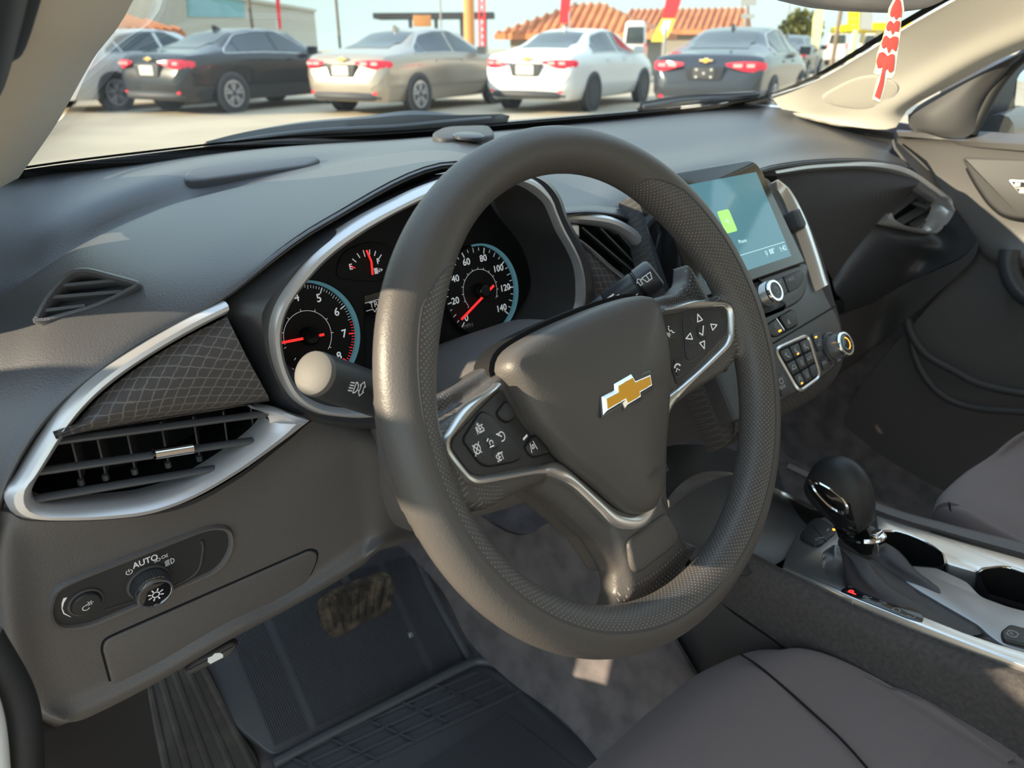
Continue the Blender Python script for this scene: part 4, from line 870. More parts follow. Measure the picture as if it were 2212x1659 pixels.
# control bar below the glass
cb = [(max(q[0], -.236), q[1]) for q in mir(S.pxs([(1600, 616), (1738, 568), (1746, 590), (1747, 618), (1734, 646), (1706, 664), (1650, 684), (1600, 702)], .012))]
m_ = MB(); m_.slab(S, [(max(q[0], -.236), q[1]) for q in resamp(cb, 70, True, True)], -.004, .011, .003); bar_ = m_.build('control_bar', M['satin'], ts)
for o, t, tp in (([(1690, 598), (1728, 583), (1735, 590), (1734, 606), (1724, 622), (1703, 633)], '‹ BACK', (1708, 603)), ([(1650, 614), (1688, 599), (1701, 634), (1664, 652)], '▷▷|', (1681, 611))):
    m_ = MB(); m_.slab(S, rpoly(S.pxs(o, .012), .004), .010, .0135, .001); b = m_.build('button', M['button'], ts); ik = Ink(S, .0135); c = S.px(*tp, .0135)
    if 'BACK' in t: ik.text('BACK', (c[0]+.0012, c[1]), .0062, sx=.8); ik.line([(c[0]-.0080, c[1]+.0016), (c[0]-.0096, c[1]), (c[0]-.0080, c[1]-.0016)], .0007)
    else:
        for k in (-1, 0): ik.line([(c[0]+k*.004, c[1]+.002), (c[0]+k*.004, c[1]-.002), (c[0]+(k+1)*.004-.0004, c[1])], .0006, True)
        ik.line([(c[0]+.0045, c[1]-.002), (c[0]+.0045, c[1]+.002)], .0006)
    ik.build('button_symbol', M['dimwhite'], b)
kc = S.px(1648, 639, .011)
m_ = MB(); m_.lathe(S, kc, [(.0125, .010), (.0128, .014), (.0124, .025), (.0124, .026)], 44); vk = m_.build('volume_knob', M['schrome'], ts)
m_ = MB(); m_.lathe(S, kc, [(.0128, .0245), (.0129, .027), (.0120, .0285), (.0095, .0285), (.0095, .0275)], 44); m_.build('chrome_ring', M['chrome'], vk)
m_ = MB(); m_.lathe(S, kc, [(.0096, .026), (.0096, .0278), (.0001, .0282)], 32); m_.build('knob_cap', M['satin'], vk)
m_ = MB()
for k in range(5): m_.lathe(S, kc, [(.0129, .0155+.0018*k), (.0132, .0160+.0018*k), (.0129, .0165+.0018*k)], 40, capend=False)
m_.build('knob_ridges', M['schrome'], vk)['kind'] = 'stuff'
ik = Ink(S, .0283); ik.arc(kc, .0034, 120, 420, .0008); ik.line([kc, (kc[0], kc[1]+.0042)], .0008); ik.build('power_symbol', M['dimwhite'], vk)
# small rubber bumper clipped on the right edge of the screen
m_ = MB(); bq = Fr(S.at(1728, 495, .006), (0, -.827, .562), (0, .562, .827)); m_.slab(bq, rpoly(bq.pxs([(1704, 458), (1716, 453), (1733, 490), (1728, 500), (1718, 497)]), .004), -.012, .008, .004)
tag(m_.build('cable_clip', M['matte'], None), 'small black clip on the right edge of the touchscreen', 'clip')
# ================================================================== steering wheel (local frame: x right, y up the wheel, z towards the driver)
RK = math.radians(26.4)
WX, WU = np.array([1, 0, 0.]), np.array([0, math.sin(RK), math.cos(RK)]); WN = np.cross(WX, WU)
TURN = math.radians(3.5)                                       # the wheel stands turned a little to the left
WX, WU = math.cos(TURN)*WX+math.sin(TURN)*WU, -math.sin(TURN)*WX+math.cos(TURN)*WU
WO = np.array([0, 0, .95])
Wf = Fr(WO, WN, WU)
WM = Matrix(((WX[0], WU[0], WN[0], WO[0]), (WX[1], WU[1], WN[1], WO[1]), (WX[2], WU[2], WN[2], WO[2]), (0, 0, 0, 1)))
whl = thing('steering_wheel', 'black three-spoke steering wheel with gold emblem and perforated grips', 'steering wheel', M=WM)
RC = .1728
def gauss(d, s): return math.exp(-(d/s)**2)
def angd(a, b): return (a-b+180) % 360-180
def rim_r(deg):
    fat = max(gauss(angd(deg, 35), 22), gauss(angd(deg, 145), 22))
    low = gauss(angd(deg, -90), 75)
    return .0168+.0012*low+.0035*fat, .0030*fat          # radius, inward shift
seg, nt = 24, 180
bmv, bmf = [], []
for i in range(nt):
    a = 360*i/nt; r, sh_ = rim_r(a); c, s = math.cos(math.radians(a)), math.sin(math.radians(a))
    for k in range(seg):
        p = 2*math.pi*k/seg; rr = RC-sh_+r*math.cos(p); bmv.append(Wf.w(rr*c, rr*s, .0172*math.sin(p)))
for i in range(nt):
    for k in range(seg): bmf.append((i*seg+k, ((i+1) % nt)*seg+k, ((i+1) % nt)*seg+(k+1) % seg, i*seg+(k+1) % seg))
wb = MB(); wb.add(bmv, bmf)
half = [(-.0, .044), (-.05, .044), (-.083, .045), (-.106, .0425), (-.133, .040), (-.1495, .045), (-.160, .060), (-.176, .0107), (-.168, -.046), (-.152, -.033), (-.130, -.029), (-.0965, -.037), (-.079, -.047), (-.0615, -.071), (-.0425, -.1053), (-.036, -.132), (-.042, -.148), (-.058, -.160), (-.0, -.178)]
sym = half+[(-a, b) for a, b in half[::-1][1:-1]]
wb.slab(Wf, sym, -.046, -.0245, .006)
TL_ = .24
PFL = Fr(Wf.w(-.115, 0, -.0055), WN+TL_*WX, WU); PFR = Fr(Wf.w(.115, 0, -.0055), WN-TL_*WX, WU)
fl_o = [(-.060, .043), (-.045, .040), (-.005, .030), (.030, .026), (.045, .020), (.046, -.006), (.036, -.030), (.018, -.037), (-.020, -.040), (-.050, -.046)]
wb.slab(PFR, rpoly(fl_o, .012, 4), -.022, -.0018, .006); wb.slab(PFL, rpoly([(-a, b) for a, b in fl_o], .012, 4), -.022, -.0018, .006)
hub = [(-.0, .048), (-.060, .046), (-.088, .034), (-.088, .0), (-.080, -.040), (-.060, -.072), (-.040, -.105), (-.030, -.140), (0, -.146)]
wb.slab(Wf, [(-.030, -.098), (.030, -.098), (.0345, -.140), (.041, -.158), (-.041, -.158), (-.0345, -.140)], -.05, -.0185, .008)
wb.slab(Wf, hub+[(-a, b) for a, b in hub[::-1][1:-1]], -.068, -.029, .010)
tmp = wb.build('tmp', None, None); tmp_loc = np.array(tmp.location)
md = tmp.modifiers.new('r', 'REMESH'); md.mode = 'VOXEL'; md.voxel_size = .0021
ms = tmp.modifiers.new('s', 'SMOOTH'); ms.factor = .5; ms.iterations = 9
dg = bpy.context.evaluated_depsgraph_get(); me = bpy.data.meshes.new_from_object(tmp.evaluated_get(dg))
V = np.zeros(len(me.vertices)*3); me.vertices.foreach_get('co', V); V = V.reshape(-1, 3)+tmp_loc; FA = [tuple(p.vertices) for p in me.polygons]
bpy.data.objects.remove(tmp); bpy.data.meshes.remove(me)
L3 = np.stack([(V-WO) @ WX, (V-WO) @ WU, (V-WO) @ WN], 1)
rad = np.hypot(L3[:, 0], L3[:, 1]); th = np.degrees(np.arctan2(L3[:, 1], L3[:, 0]))
def seamr(t):
    """seam radius on the front of the rim: closes to the inner edge at both ends of the grip"""
    e = np.where(angd(t, 62) > -60, 0, 0)
    return e
def in_grip(r, t, n):
    # t in degrees; perforated from 134 deg counter-clockwise through the bottom to 62 deg
    t = t % 360
    lo, hi = 132.5, 360+58.5
    tt = np.where(t < 96, t+360, t)
    ends = np.minimum((tt-lo)/14.0, (hi-tt)/16.0)            # 0 at the end, 1 away from it
    ends = np.clip(ends, -1, 1)
    lim = RC-.020+.0185*np.sqrt(np.clip(ends, 0, 1))
    front = (r < lim) & (ends > 0)
    hubpart = (np.abs(r*np.cos(np.radians(t))) < .118) & (r < .150) & ~((r > .142) & (r*np.sin(np.radians(t)) > 0)) & (r*np.sin(np.radians(t)) > -.147)
    return front & ~hubpart & (n > -.030)
fc_ = np.array([L3[list(f)].mean(0) for f in FA]); fr2 = np.hypot(fc_[:, 0], fc_[:, 1]); ft = np.degrees(np.arctan2(fc_[:, 1], fc_[:, 0]))
g = in_grip(fr2, ft, fc_[:, 2])
uvr = np.radians(np.where(th > 96, th-360, th))*RC; uvp = np.arctan2(L3[:, 2], rad-(RC-.002))
uvp = np.where(uvp < -2.2, uvp+2*math.pi, uvp)*.0185
flat = rad < RC-.030
uvx = np.where(flat, L3[:, 0], uvr); uvy = np.where(flat, L3[:, 1], uvp)
UVW = np.stack([uvr, np.where(flat, math.pi*.0185+.0+(RC-.030-rad), uvp)], 1)
def sub(mask, name, mat):
    idx = {}; f = []
    for i in np.nonzero(mask)[0]: f.append([idx.setdefault(v, len(idx)) for v in FA[i]])
    ks = list(idx); return link_mesh(name, V[ks], f, mat, whl, uvv=UVW[ks], smooth=120)
sub(~g, 'rim', M['rim']); sub(g, 'grip', M['perf'])
# stitched seam line along the grip edge
sm = []
for t in np.linspace(132.9, 418.1, 150):
    e = min(min((t-132.5)/14, (418.5-t)/16), 1); rr = RC-.020+.0185*math.sqrt(max(e, 0)); r, s_ = rim_r(t); q = (rr-(RC-s_))/r; q = max(-.999, min(.999, q))
    n_ = .0172*math.sqrt(1-q*q)-.0003; c, s = math.cos(math.radians(t)), math.sin(math.radians(t)); sm.append(Wf.w(rr*c, rr*s, n_))
m_ = MB(); m_.tube(sm, .0007, 6); m_.build('seam', M['matte'], whl)

# airbag cover
sh_half = [(0, .0558), (-.018, .0557), (-.0419, .0547), (-.064, .0522), (-.0752, .0482), (-.0812, .0410), (-.0814, .0339), (-.0758, .0015), (-.0596, -.0309), (-.037, -.0644), (-.0215, -.0890), (-.0110, -.0990), (0, -.1025)]
shl = resamp(sh_half+[(-a, b) for a, b in sh_half[::-1][1:-1]], 96, True)
m_ = MB()
R = []; c = np.array([0, -.012])
for d, h in ((0, -.038), (0, -.018), (.0008, -.0105), (.0028, -.0045), (.0065, -.0008)): R.append((inset(shl, d), h))
top = R[-1][0]
for k in range(1, 14):
    t = 1-k/14.0; ring = [c+(q-c)*t for q in top]; R.append((ring, [-.0008+.0095*(1-t**2.2)+.0022*max(0, 1-abs((q[1]-.022)/.04)**2)*(1-t**3) for q in ring]))
v = []; uv = []
for ring, h in R:
    for i, q in enumerate(ring): v.append(Wf.w(q[0], q[1], h[i] if isinstance(h, list) else h))
v.append(Wf.w(c[0], c[1], .0094)); N = 96; f = []
for i in range(len(R)-1):
    for k in range(N): f.append((i*N+k, (i+1)*N+k, (i+1)*N+(k+1) % N, i*N+(k+1) % N))
L = (len(R)-1)*N; f += [(L+k, len(v)-1, L+(k+1) % N) for k in range(N)]
m_.add(v, f); ab = m_.build('airbag_cover', M['rim'], whl, smooth=70); fixn(ab)
m_ = MB(); m_.slab(Wf, [q*1.02+np.array([0, -.0002]) for q in inset(shl, -.0022)], -.042, -.0225, 0); m_.build('cover_gap', M['deep'], whl)
EH = .0098
ik = Ink(Wf, .0058); ik.text('AIRBAG', Wf.px(1424, 1022, .0058), .0062, rot=-.02); ik.build('airbag_lettering', M['matte'], ab)

# emblem: dark plinth, chrome border, gold field with fine ribs
def E_(pts, h=EH): return Wf.pxs(pts, h)
ch = E_([(1303, 897), (1299.5, 857), (1326, 843), (1325, 829), (1363, 807), (1369, 817.5), (1403, 803), (1408.5, 837), (1383, 852), (1384.5, 861), (1350, 882), (1345.5, 871.5)])
em = MB(); em.slab(Wf, inset(ch, -.0012), EH-.009, EH-.0002, .0004); em = em.build('emblem_plinth', M['dchrome'], whl)
m_ = MB(); o = ch; i_ = inset(ch, .0021); N = len(ch)
v = [Wf.w(q[0], q[1], EH-.0003) for q in o]+[Wf.w(q[0], q[1], EH+.0022) for q in i_]
m_.add(v, [(k, (k+1) % N, N+(k+1) % N, N+k) for k in range(N)]+[tuple(range(N, 2*N))]); fixn(m_.build('emblem_border', M['chrome'], em, smooth=None))
gi_ = inset(ch, .0028); m_ = MB(); m_.slab(Wf, gi_, EH+.001, EH+.0026, .0002); m_.build('emblem_field', M['gold'], em)
m_ = MB(); ys = [q[1] for q in gi_]
for k in range(22):
    y = min(ys)+(k+.5)/22*(max(ys)-min(ys)); xs = []
    for i in range(N):
        a, b = gi_[i-1], gi_[i]
        if (a[1]-y)*(b[1]-y) < 0: xs.append(a[0]+(b[0]-a[0])*(y-a[1])/(b[1]-a[1]))
    xs.sort()
    for q in range(0, len(xs)-1, 2): m_.bar(Wf.w(xs[q]+.0003, y, EH+.0026), Wf.w(xs[q+1]-.0003, y, EH+.0026), .00028, .0004, Wf.n)
m_.build('emblem_ribs', M['gold'], em)['kind'] = 'stuff'

# bright bezel that runs round both switch pads and under the airbag cover
bo_px = [(1076, 826), (1062.7, 840), (1013, 874), (972, 930), (961, 950), (959.7, 962), (966, 986), (1001, 1029), (1014, 1042), (1031, 1048), (1062, 1044), (1143, 1029), (1184, 1027), (1211, 1036), (1240, 1053), (1290, 1100), (1335, 1140)]
bi_px = [(1084, 834), (1075.6, 840), (1038, 879), (984, 938), (975, 949), (973.2, 962), (977, 973), (1013, 1020), (1027, 1027), (1043, 1028.5), (1110, 1018), (1170, 1005), (1203, 997), (1232, 1015), (1268, 1046), (1315, 1086), (1343, 1103)]
hb_ = lambda p: max(-.019, -.0055+TL_*(abs(p[0])-.115))
def bpt(u, v):
    q = np.array(PFL.at(u, v, .001)); q = ((q-WO) @ WX, (q-WO) @ WU)
    return np.array(q if q[0] < -.062 else Wf.px(u, v, -.0185))
bo2 = [bpt(u, v) for u, v in bo_px]+[np.array([0, -.1150])]
bi2 = [bpt(u, v) for u, v in bi_px]+[np.array([0, -.1020])]
bo2 = bo2+[np.array([-q[0], q[1]]) for q in bo2[::-1][1:]]; bi2 = bi2+[np.array([-q[0], q[1]]) for q in bi2[::-1][1:]]
def hz_(q): x = -abs(q[0]); return hb_((x, 0))
A, B = resamp(bo2, 170), resamp(bi2, 170); prof = [(0, -.010), (0, 0), (.22, .0022), (.55, .0028), (.85, .0016), (1, -.001), (1, -.010)]
v, f = [], []
for a, b in zip(A, B):
    for t, h in prof: q = a+(b-a)*t; v.append(Wf.w(q[0], q[1], hz_(q)+h))
k = len(prof)
for i in range(169):
    for q in range(k-1): f.append((i*k+q, i*k+q+1, (i+1)*k+q+1, (i+1)*k+q))
f += [tuple(range(k)), tuple(range(169*k, 170*k))[::-1]]
m_ = MB(); m_.add(v, f); fixn(m_.build('bright_bezel', M['schrome'], whl))
# lower spoke cover plate
m_ = MB(); m_.slab(Wf, rpoly([(-.024, -.114), (.024, -.114), (.0310, -.141), (-.0310, -.141)], [.006, .006, .016, .016], 6), -.040, -.0150, .003); m_.build('spoke_cover', M['rim'], whl)
# switch pads
HP = -.0006
pl_px = [(1084, 838), (1040, 881), (980, 946), (976, 960), (980, 973), (1015, 1020), (1030, 1026), (1045, 1026), (1203, 996), (1180, 974), (1130, 918), (1100, 870)]
pl2 = [np.array(q) for q in PFL.pxs(pl_px, HP)]
pr_px = [(1388, 691), (1559, 657), (1569, 664), (1573, 698), (1568, 722), (1463, 833), (1452, 800), (1440, 750), (1420, 716)]
BTN_L = [('cruise_pad', [(1040, 891), (1058, 898), (1123, 970), (1122, 989), (1108, 997), (1052, 1007), (1034, 1000), (1001, 954), (1001, 946), (1032, 897)], .0045),
         ('upper_button', [(1092, 866), (1112, 892), (1103, 908), (1090, 912), (1078, 904), (1072, 892)], .004),
         ('lane_button', [(1148, 944), (1156, 944), (1186, 978), (1150, 987), (1140, 980), (1132, 966)], .004)]
def pad_side(flip, name):
    pts = [np.array(q) for q in PFR.pxs(pr_px, HP)] if flip else pl2
    m_ = MB(); m_.slab(PFR if flip else PFL, rpoly(pts, .003, 3), -.018, HP, .0006); return m_.build(name, M['button'], whl)
padL = pad_side(False, 'switch_pad')
for nm, o, r in BTN_L:
    q = PFL.pxs(o, HP)
    m_ = MB(); m_.slab(PFL, rpoly(inset(q, -.0010), r, 4), HP-.002, HP+.0004, .0002); m_.build('button_gap', M['deep'], padL)
    m_ = MB(); m_.slab(PFL, rpoly(q, r, 4), HP-.002, HP+.0022, .0012); m_.build('button', M['button'], padL)
m_ = MB(); m_.slab(PFL, rpoly(PFL.pxs([(1050, 946), (1057, 941), (1074, 963), (1066, 970), (1056, 971), (1044, 955)], HP), .003, 4), HP, HP+.0034, .001); m_.build('center_button', M['button'], padL)
for o in ([(1024, 936), (1030, 943), (1040, 942), (1047, 934)], [(1066, 934), (1069, 947), (1080, 958), (1094, 956)], [(1013, 958), (1026, 956), (1034, 966), (1045, 980), (1042, 986)], [(1063, 985), (1066, 973), (1076, 969)]):
    m_ = MB(); m_.tube(spl([PFL.at(u, v, HP+.0022) for u, v in o], 4), .0005, 6); m_.build('button_crease', M['satin'], padL)
ik = Ink(PFL, HP+.0024); pw = lambda u, v: PFL.px(u, v, HP+.0024)
ik.text('RES', pw(1036.5, 928), .0068, sx=.72, fat=.00012); ik.text('+', pw(1031, 918), .006); ik.text('SET', pw(1080, 988), .0068, sx=.72, fat=.00012); c = pw(1076, 979); ik.line([(c[0]-.0012, c[1]), (c[0]+.0012, c[1])], .0006)
c = pw(1030, 970); ik.arc(c, .0030, 0, 360, .0007, 20); ik.line([(c[0]-.0035, c[1]-.0035), (c[0]+.0035, c[1]+.0035)], .0006); ik.line([(c[0]+.0030, c[1]-.0035), (c[0]-.0030, c[1]+.0035)], .0006)
c = pw(1083, 943); ik.arc(c, .0030, -120, 150, .0008, 18); ik.line([c, (c[0]-.0022, c[1]+.002)], .0008); ik.line([(c[0]-.0040, c[1]+.003), (c[0]-.0022, c[1]+.0026)], .0010)
c = pw(1057, 958); ik.h += .0010; ik.line([(c[0]-.0026, c[1]+.0024), (c[0]-.0008, c[1]+.0034)], .0009); ik.arc((c[0]+.0006, c[1]), .0016, -30, 210, .0007, 10); ik.line([(c[0]-.0018, c[1]-.0020), (c[0]+.0020, c[1]-.0024)], .0009); ik.h -= .0010
c = pw(1151, 965); ik.line([(c[0]-.0034, c[1]-.003), (c[0]-.0018, c[1]+.0032)], .0007); ik.line([(c[0]+.0034, c[1]-.003), (c[0]+.0018, c[1]+.0032)], .0007); ik.line([(c[0]-.0012, c[1]-.001), (c[0]-.0008, c[1]+.0012), (c[0]+.0008, c[1]+.0012), (c[0]+.0012, c[1]-.001)], .0007, True)
c = PFL.px(1133, 945, HP); ik.h -= .002; ik.line([(c[0]-.0024, c[1]-.0005), (c[0]+.0024, c[1]+.0005)], .0016)
ik.build('pad_lettering', M['white'], padL)
padR = pad_side(True, 'switch_pad')
BTN_R = [('menu_pad', [(1471, 683), (1482, 676), (1540, 667), (1553, 676), (1560, 700), (1556, 728), (1496, 778), (1486, 780), (1480, 774)], .005),
         ('voice_button', [(1418, 706), (1450, 697), (1458, 706), (1459, 722), (1452, 728), (1436, 730)], .004),
         ('phone_button', [(1452, 776), (1472, 774), (1478, 784), (1476, 800), (1466, 813), (1460, 812)], .004)]
for nm, o, r in BTN_R:
    q = PFR.pxs(o, HP)
    m_ = MB(); m_.slab(PFR, rpoly(inset(q, -.0012), r, 4), HP-.002, HP+.0004, .0002); m_.build('button_gap', M['satin'], padR)
    m_ = MB(); m_.slab(PFR, rpoly(q, r, 4), HP-.002, HP+.0018, .0010); m_.build('button', M['button'], padR)
m_ = MB(); m_.slab(PFR, rpoly(PFR.pxs([(1502, 705), (1518, 700), (1524, 710), (1525, 726), (1510, 732), (1505, 728)], HP), .003, 4), HP, HP+.0030, .001); m_.build('center_button', M['button'], padR)
for o in ([(1492, 684), (1500, 699)], [(1520, 680), (1518, 690)], [(1543, 686), (1531, 694), (1530, 706), (1533, 714)], [(1480, 716), (1494, 714), (1499, 736), (1490, 744)], [(1510, 760), (1510, 740), (1520, 730), (1528, 732)]):
    m_ = MB(); m_.tube(spl([PFR.at(u, v, HP+.0018) for u, v in o], 4), .0005, 6); m_.build('button_crease', M['satin'], padR)
ik = Ink(PFR, HP+.0021); pw = lambda u, v: PFR.px(u, v, HP+.0021)
for (u, v), a in (((1510, 688), 90), ((1541, 705), 0), ((1489, 728), 180), ((1518, 744), -90)):
    c = pw(u, v); ik.line([pol(c, .0038, a), pol(c, .0034, a+128), pol(c, .0034, a-128)], .0010, True)
c = pw(1514, 716); ik.h += .0012; ik.line([(c[0]-.0030, c[1]-.0004), (c[0]-.0006, c[1]-.0032), (c[0]+.0030, c[1]+.0036)], .0011); ik.h -= .0012
c = pw(1446, 715); ik.disc((c[0]+.0004, c[1]+.0036), .0007, 8); ik.line([(c[0]-.0004, c[1]+.0024), (c[0], c[1]), (c[0]+.0022, c[1]-.0004), (c[0]+.0022, c[1]-.002), (c[0]+.004, c[1]-.0026)], .0008)
for k in range(3): ik.arc((c[0]+.0006, c[1]-.0018), .0014+.0011*k, 160, 230, .0006, 6)
c = pw(1463, 792); ik.arc((c[0], c[1]-.001), .0030, 20, 160, .0014, 10); ik.line([(c[0]-.003, c[1]-.0035), (c[0]-.001, c[1]-.0012)], .0007); ik.line([(c[0]+.001, c[1]-.0035), (c[0]-.001, c[1]-.0012)], .0007)
ik.build('pad_lettering', M['white'], padR)

# ================================================================== steering column shroud and stalks
colm = thing('steering_column', 'black plastic steering column shroud behind the wheel hub', 'steering column', (0, .15, .85))
ax = -WN
rings = []
for d, w, hu, hd in ((.055, .060, .045, .062), (.09, .080, .058, .075), (.13, .092, .066, .085), (.19, .095, .066, .095), (.26, .10, .06, .11)):
    c = WO+ax*d; rings.append([c+WX*w*math.copysign(abs(math.cos(t))**.7, math.cos(t))+WU*((hu if math.sin(t) > 0 else hd)*math.copysign(abs(math.sin(t))**.8, math.sin(t))) for t in np.linspace(0, 2*math.pi, 41)[:-1]])
m_ = MB(); m_.loft(rings); fixn(m_.build('shroud', M['grain'], colm, smooth=60))
m_ = MB(); m_.tube([WO+ax*.02, WO+ax*.06], .05, 32); m_.build('column_collar', M['matte'], colm)
def stalk(nm, label, p0, p1, prof, cap):
    t = thing(nm, label, 'stalk', p1)
    p0, p1 = np.array(p0), np.array(p1); d = p1-p0; L = np.linalg.norm(d); d = d/L
    m_ = MB(); m_.tube([p0+d*L*s for s, r in prof], [r for s, r in prof], 28); b = m_.build('stalk_body', M['satin'], t)
    return t, b, p0, d, L
S0, S1 = P(678, 806, y=.082), P(960, 905, y=.135)
t, b, p0, d, L = stalk('turn_signal_stalk', 'turn signal stalk with gray end cap, left of the steering wheel', S1, S0, [(0, .009), (.25, .0105), (.30, .011), (.5, .0118), (.54, .0150), (.60, .0156), (.90, .0150), (.99, .0142)], 1)
m_ = MB(); e = p0+d*L; m_.tube([e-d*.003, e+d*.001, e+d*.0025], [.0146, .0140, .0105], 28); M['cap'] = mk('gray_cap', (.115, .108, .10), .6, bump=('noise', 900, .2, .0003)); m_.build('end_cap', M['cap'], t)
m_ = MB(); m_.tube([p0+d*L*.555, p0+d*L*.565], .01555, 28); m_.build('joint_ring', M['deep'], t)
def stalk_ink(p0, d, L, s, r):
    c = p0+d*L*s; vv = CAM-c; vv = vv-d*(vv @ d); vv /= np.linalg.norm(vv); return Fr(c+vv*r, vv, np.cross(vv, d) if True else None)
fr3 = stalk_ink(p0, d, L, .86, .0153); ik = Ink(fr3, .0006); z = .0045
fr3.x, fr3.y = (-d), np.cross(fr3.n, -d)
ik.arc((-.002, 0), z*.8, -85, 85, .0008); ik.line([(-.002, -z*.8), (-.002, z*.8)], .0008)
for k in range(4): ik.line([(-.0035, z*(.6-.4*k)), (-.0075, z*(.5-.4*k))], .0007)
ik.line([(.004, -.001), (.004, .0025), (.0028, .0025), (.0058, .0055), (.0088, .0025), (.0076, .0025), (.0076, -.001), (.0088, -.001), (.0058, -.0042), (.0028, -.001)], .0007, True)
ik.build('light_symbol', M['white'], b)
m_ = MB(); fr4 = stalk_ink(p0, -d, -L, .36, .0118); fr4.x, fr4.y = (-d), np.cross(fr4.n, -d); m_.slab(fr4, rpoly([(-.006, -.005), (.012, -.005), (.012, .005), (-.006, .005)], .0015), -.004, .0012, .0005); sw = m_.build('stalk_switch', M['button'], t)
ik = Ink(fr4, .0012)
for k in range(4): ik.line([(.001+.002*k, -.003), (.001+.002*k, .003)], .0006)
ik.line([(-.006, .0075), (-.003, .0095), (0, .0075)], .0006); ik.line([(.003, .0075), (.006, .0095)], .0006); ik.build('switch_symbol', M['white'], sw)
S0, S1 = P(1416, 590, y=.080), P(1245, 715, y=.125)
t, b, p0, d, L = stalk('wiper_stalk', 'wiper stalk with white bar marks, right of the steering wheel', S1, S0, [(0, .0115), (.42, .0140), (.435, .0132), (.45, .0142), (.77, .0146), (.78, .0136), (.81, .0136), (.82, .0150), (.97, .0148), (1.0, .0132), (1.012, .010)], 1)
for s in (.437, .795): m_ = MB(); m_.tube([p0+d*L*(s-.008), p0+d*L*(s+.008)], .0141, 28); m_.build('joint_ring', M['deep'], t)
f5 = stalk_ink(p0, d, L, .62, .0148); f5.x, f5.y = d, np.cross(f5.n, d); ik = Ink(f5, .0004)
for k in range(5): y = .006-.0032*k; ik.poly([(-.016, y), (-.016+.010+.0035*k, y), (-.016+.010+.0035*k+(.004 if k == 4 else 0), y+.0016), (-.016, y+.0016)])
ik.build('speed_bars', M['white'], b)
f6 = stalk_ink(p0, d, L, .91, .0152); f6.x, f6.y = d, np.cross(f6.n, d); ik = Ink(f6, .0004)
ik.line([(-.002, -.002), (.0030, -.002), (.005, .0035), (-.004, .0035)], .0007, True); ik.line([(.0005, -.002), (.0005, .003)], .0007); ik.line([(-.0085, -.001), (-.0060, -.001), (-.0060, .0025), (-.0046, .0025), (-.0072, .0052), (-.0098, .0025), (-.0085, .0025)], .0006, True)
ik.build('wiper_symbol', M['white'], b)
f7 = stalk_ink(p0, d, L, .32, .0138); f7.x, f7.y = d, np.cross(f7.n, d); ik = Ink(f7, .0006)
for k, s_ in enumerate(('HI', 'LO', 'INT')): ik.text(s_, (.000+.001*k, .0065-.0052*k), .0055, sx=.8, fat=.0001)
ik.line([(-.007, .008), (-.005, -.008)], .0006); ik.poly([(.008, -.004), (.012, -.006), (.008, -.008)])
ik.build('stalk_lettering', M['white'], b)

# ================================================================== footwell: rubber mat, pedals, dead pedal
sl_n = np.array([0, -.52, .854])
MF = Fr(P(800, 1540, z=.285), (0, -.02, 1), (0, 1, .02))              # flat part of the mat
MS = Fr((.0, .425, .288), sl_n, (0, .854, .52))                        # part running up the toe board
mt = thing('floor_mat', 'black ribbed rubber floor mat with raised bars on the driver side', 'floor mat', (.0, .3, .27))
m_ = MB(); up_ = MS.pxs([(596, 1640), (500, 1560), (430, 1400), (480, 1280), (640, 1200), (880, 1180), (905, 1215), (960, 1330), (1022, 1432), (800, 1540)])
m_.slab(MS, rpoly(up_, .02), -.012, 0, .003); m_.build('toe_section', M['rubber'], mt)
flo = MF.pxs([(596, 1645), (1022, 1434), (1060, 1438), (1120, 1470), (1230, 1560), (1330, 1660), (1100, 1900), (560, 1800)])
m_ = MB(); m_.slab(MF, rpoly(flo, .015), -.012, .0, .003); m_.build('floor_section', M['rubber'], mt)
ridge = MB(); ridge.tube(spl([MF.at(u, v, .004) for u, v in ((590, 1650), (700, 1592), (850, 1516), (1000, 1440), (1040, 1428), (1085, 1440), (1130, 1476), (1230, 1560), (1340, 1668))], 6), .0075, 10); ridge.build('raised_lip', M['rubber'], mt)
ridge = MB(); ridge.tube(spl([MS.at(u, v, .003) for u, v in ((1016, 1430), (985, 1372), (950, 1310), (915, 1240), (895, 1190))], 6), .007, 10); ridge.build('raised_lip', M['rubber'], mt)
# ribs running up the toe section
rb = MB(); loc = MS.pxs([(600, 1630), (1005, 1436), (890, 1200), (470, 1310)])
for k in range(96):
    s = (k+.5)/96
    if .17 < s < .20 or .80 < s < .83: continue
    a = np.array(loc[0])*(1-s)+np.array(loc[1])*s; b = np.array(loc[3])*(1-s)+np.array(loc[2])*s
    rb.bar(MS.w(a[0], a[1]+.012, .0008), MS.w(b[0], b[1], .0008), .0018, .0045, MS.n)
rb.build('rib_field', M['rubber'], mt, smooth=None)['kind'] = 'stuff'
rb = MB(); lo4 = MF.pxs([(905, 1660), (1095, 1545), (1280, 1690), (1100, 1800)])
for k in range(60):
    s = (k+.5)/60; a = np.array(lo4[0])*(1-s)+np.array(lo4[1])*s; b = np.array(lo4[3])*(1-s)+np.array(lo4[2])*s; rb.bar(MF.w(a[0], a[1], .0008), MF.w(b[0], b[1], .0008), .0016, .004, MF.n)
rb.build('rib_field', M['rubber'], mt, smooth=None)['kind'] = 'stuff'
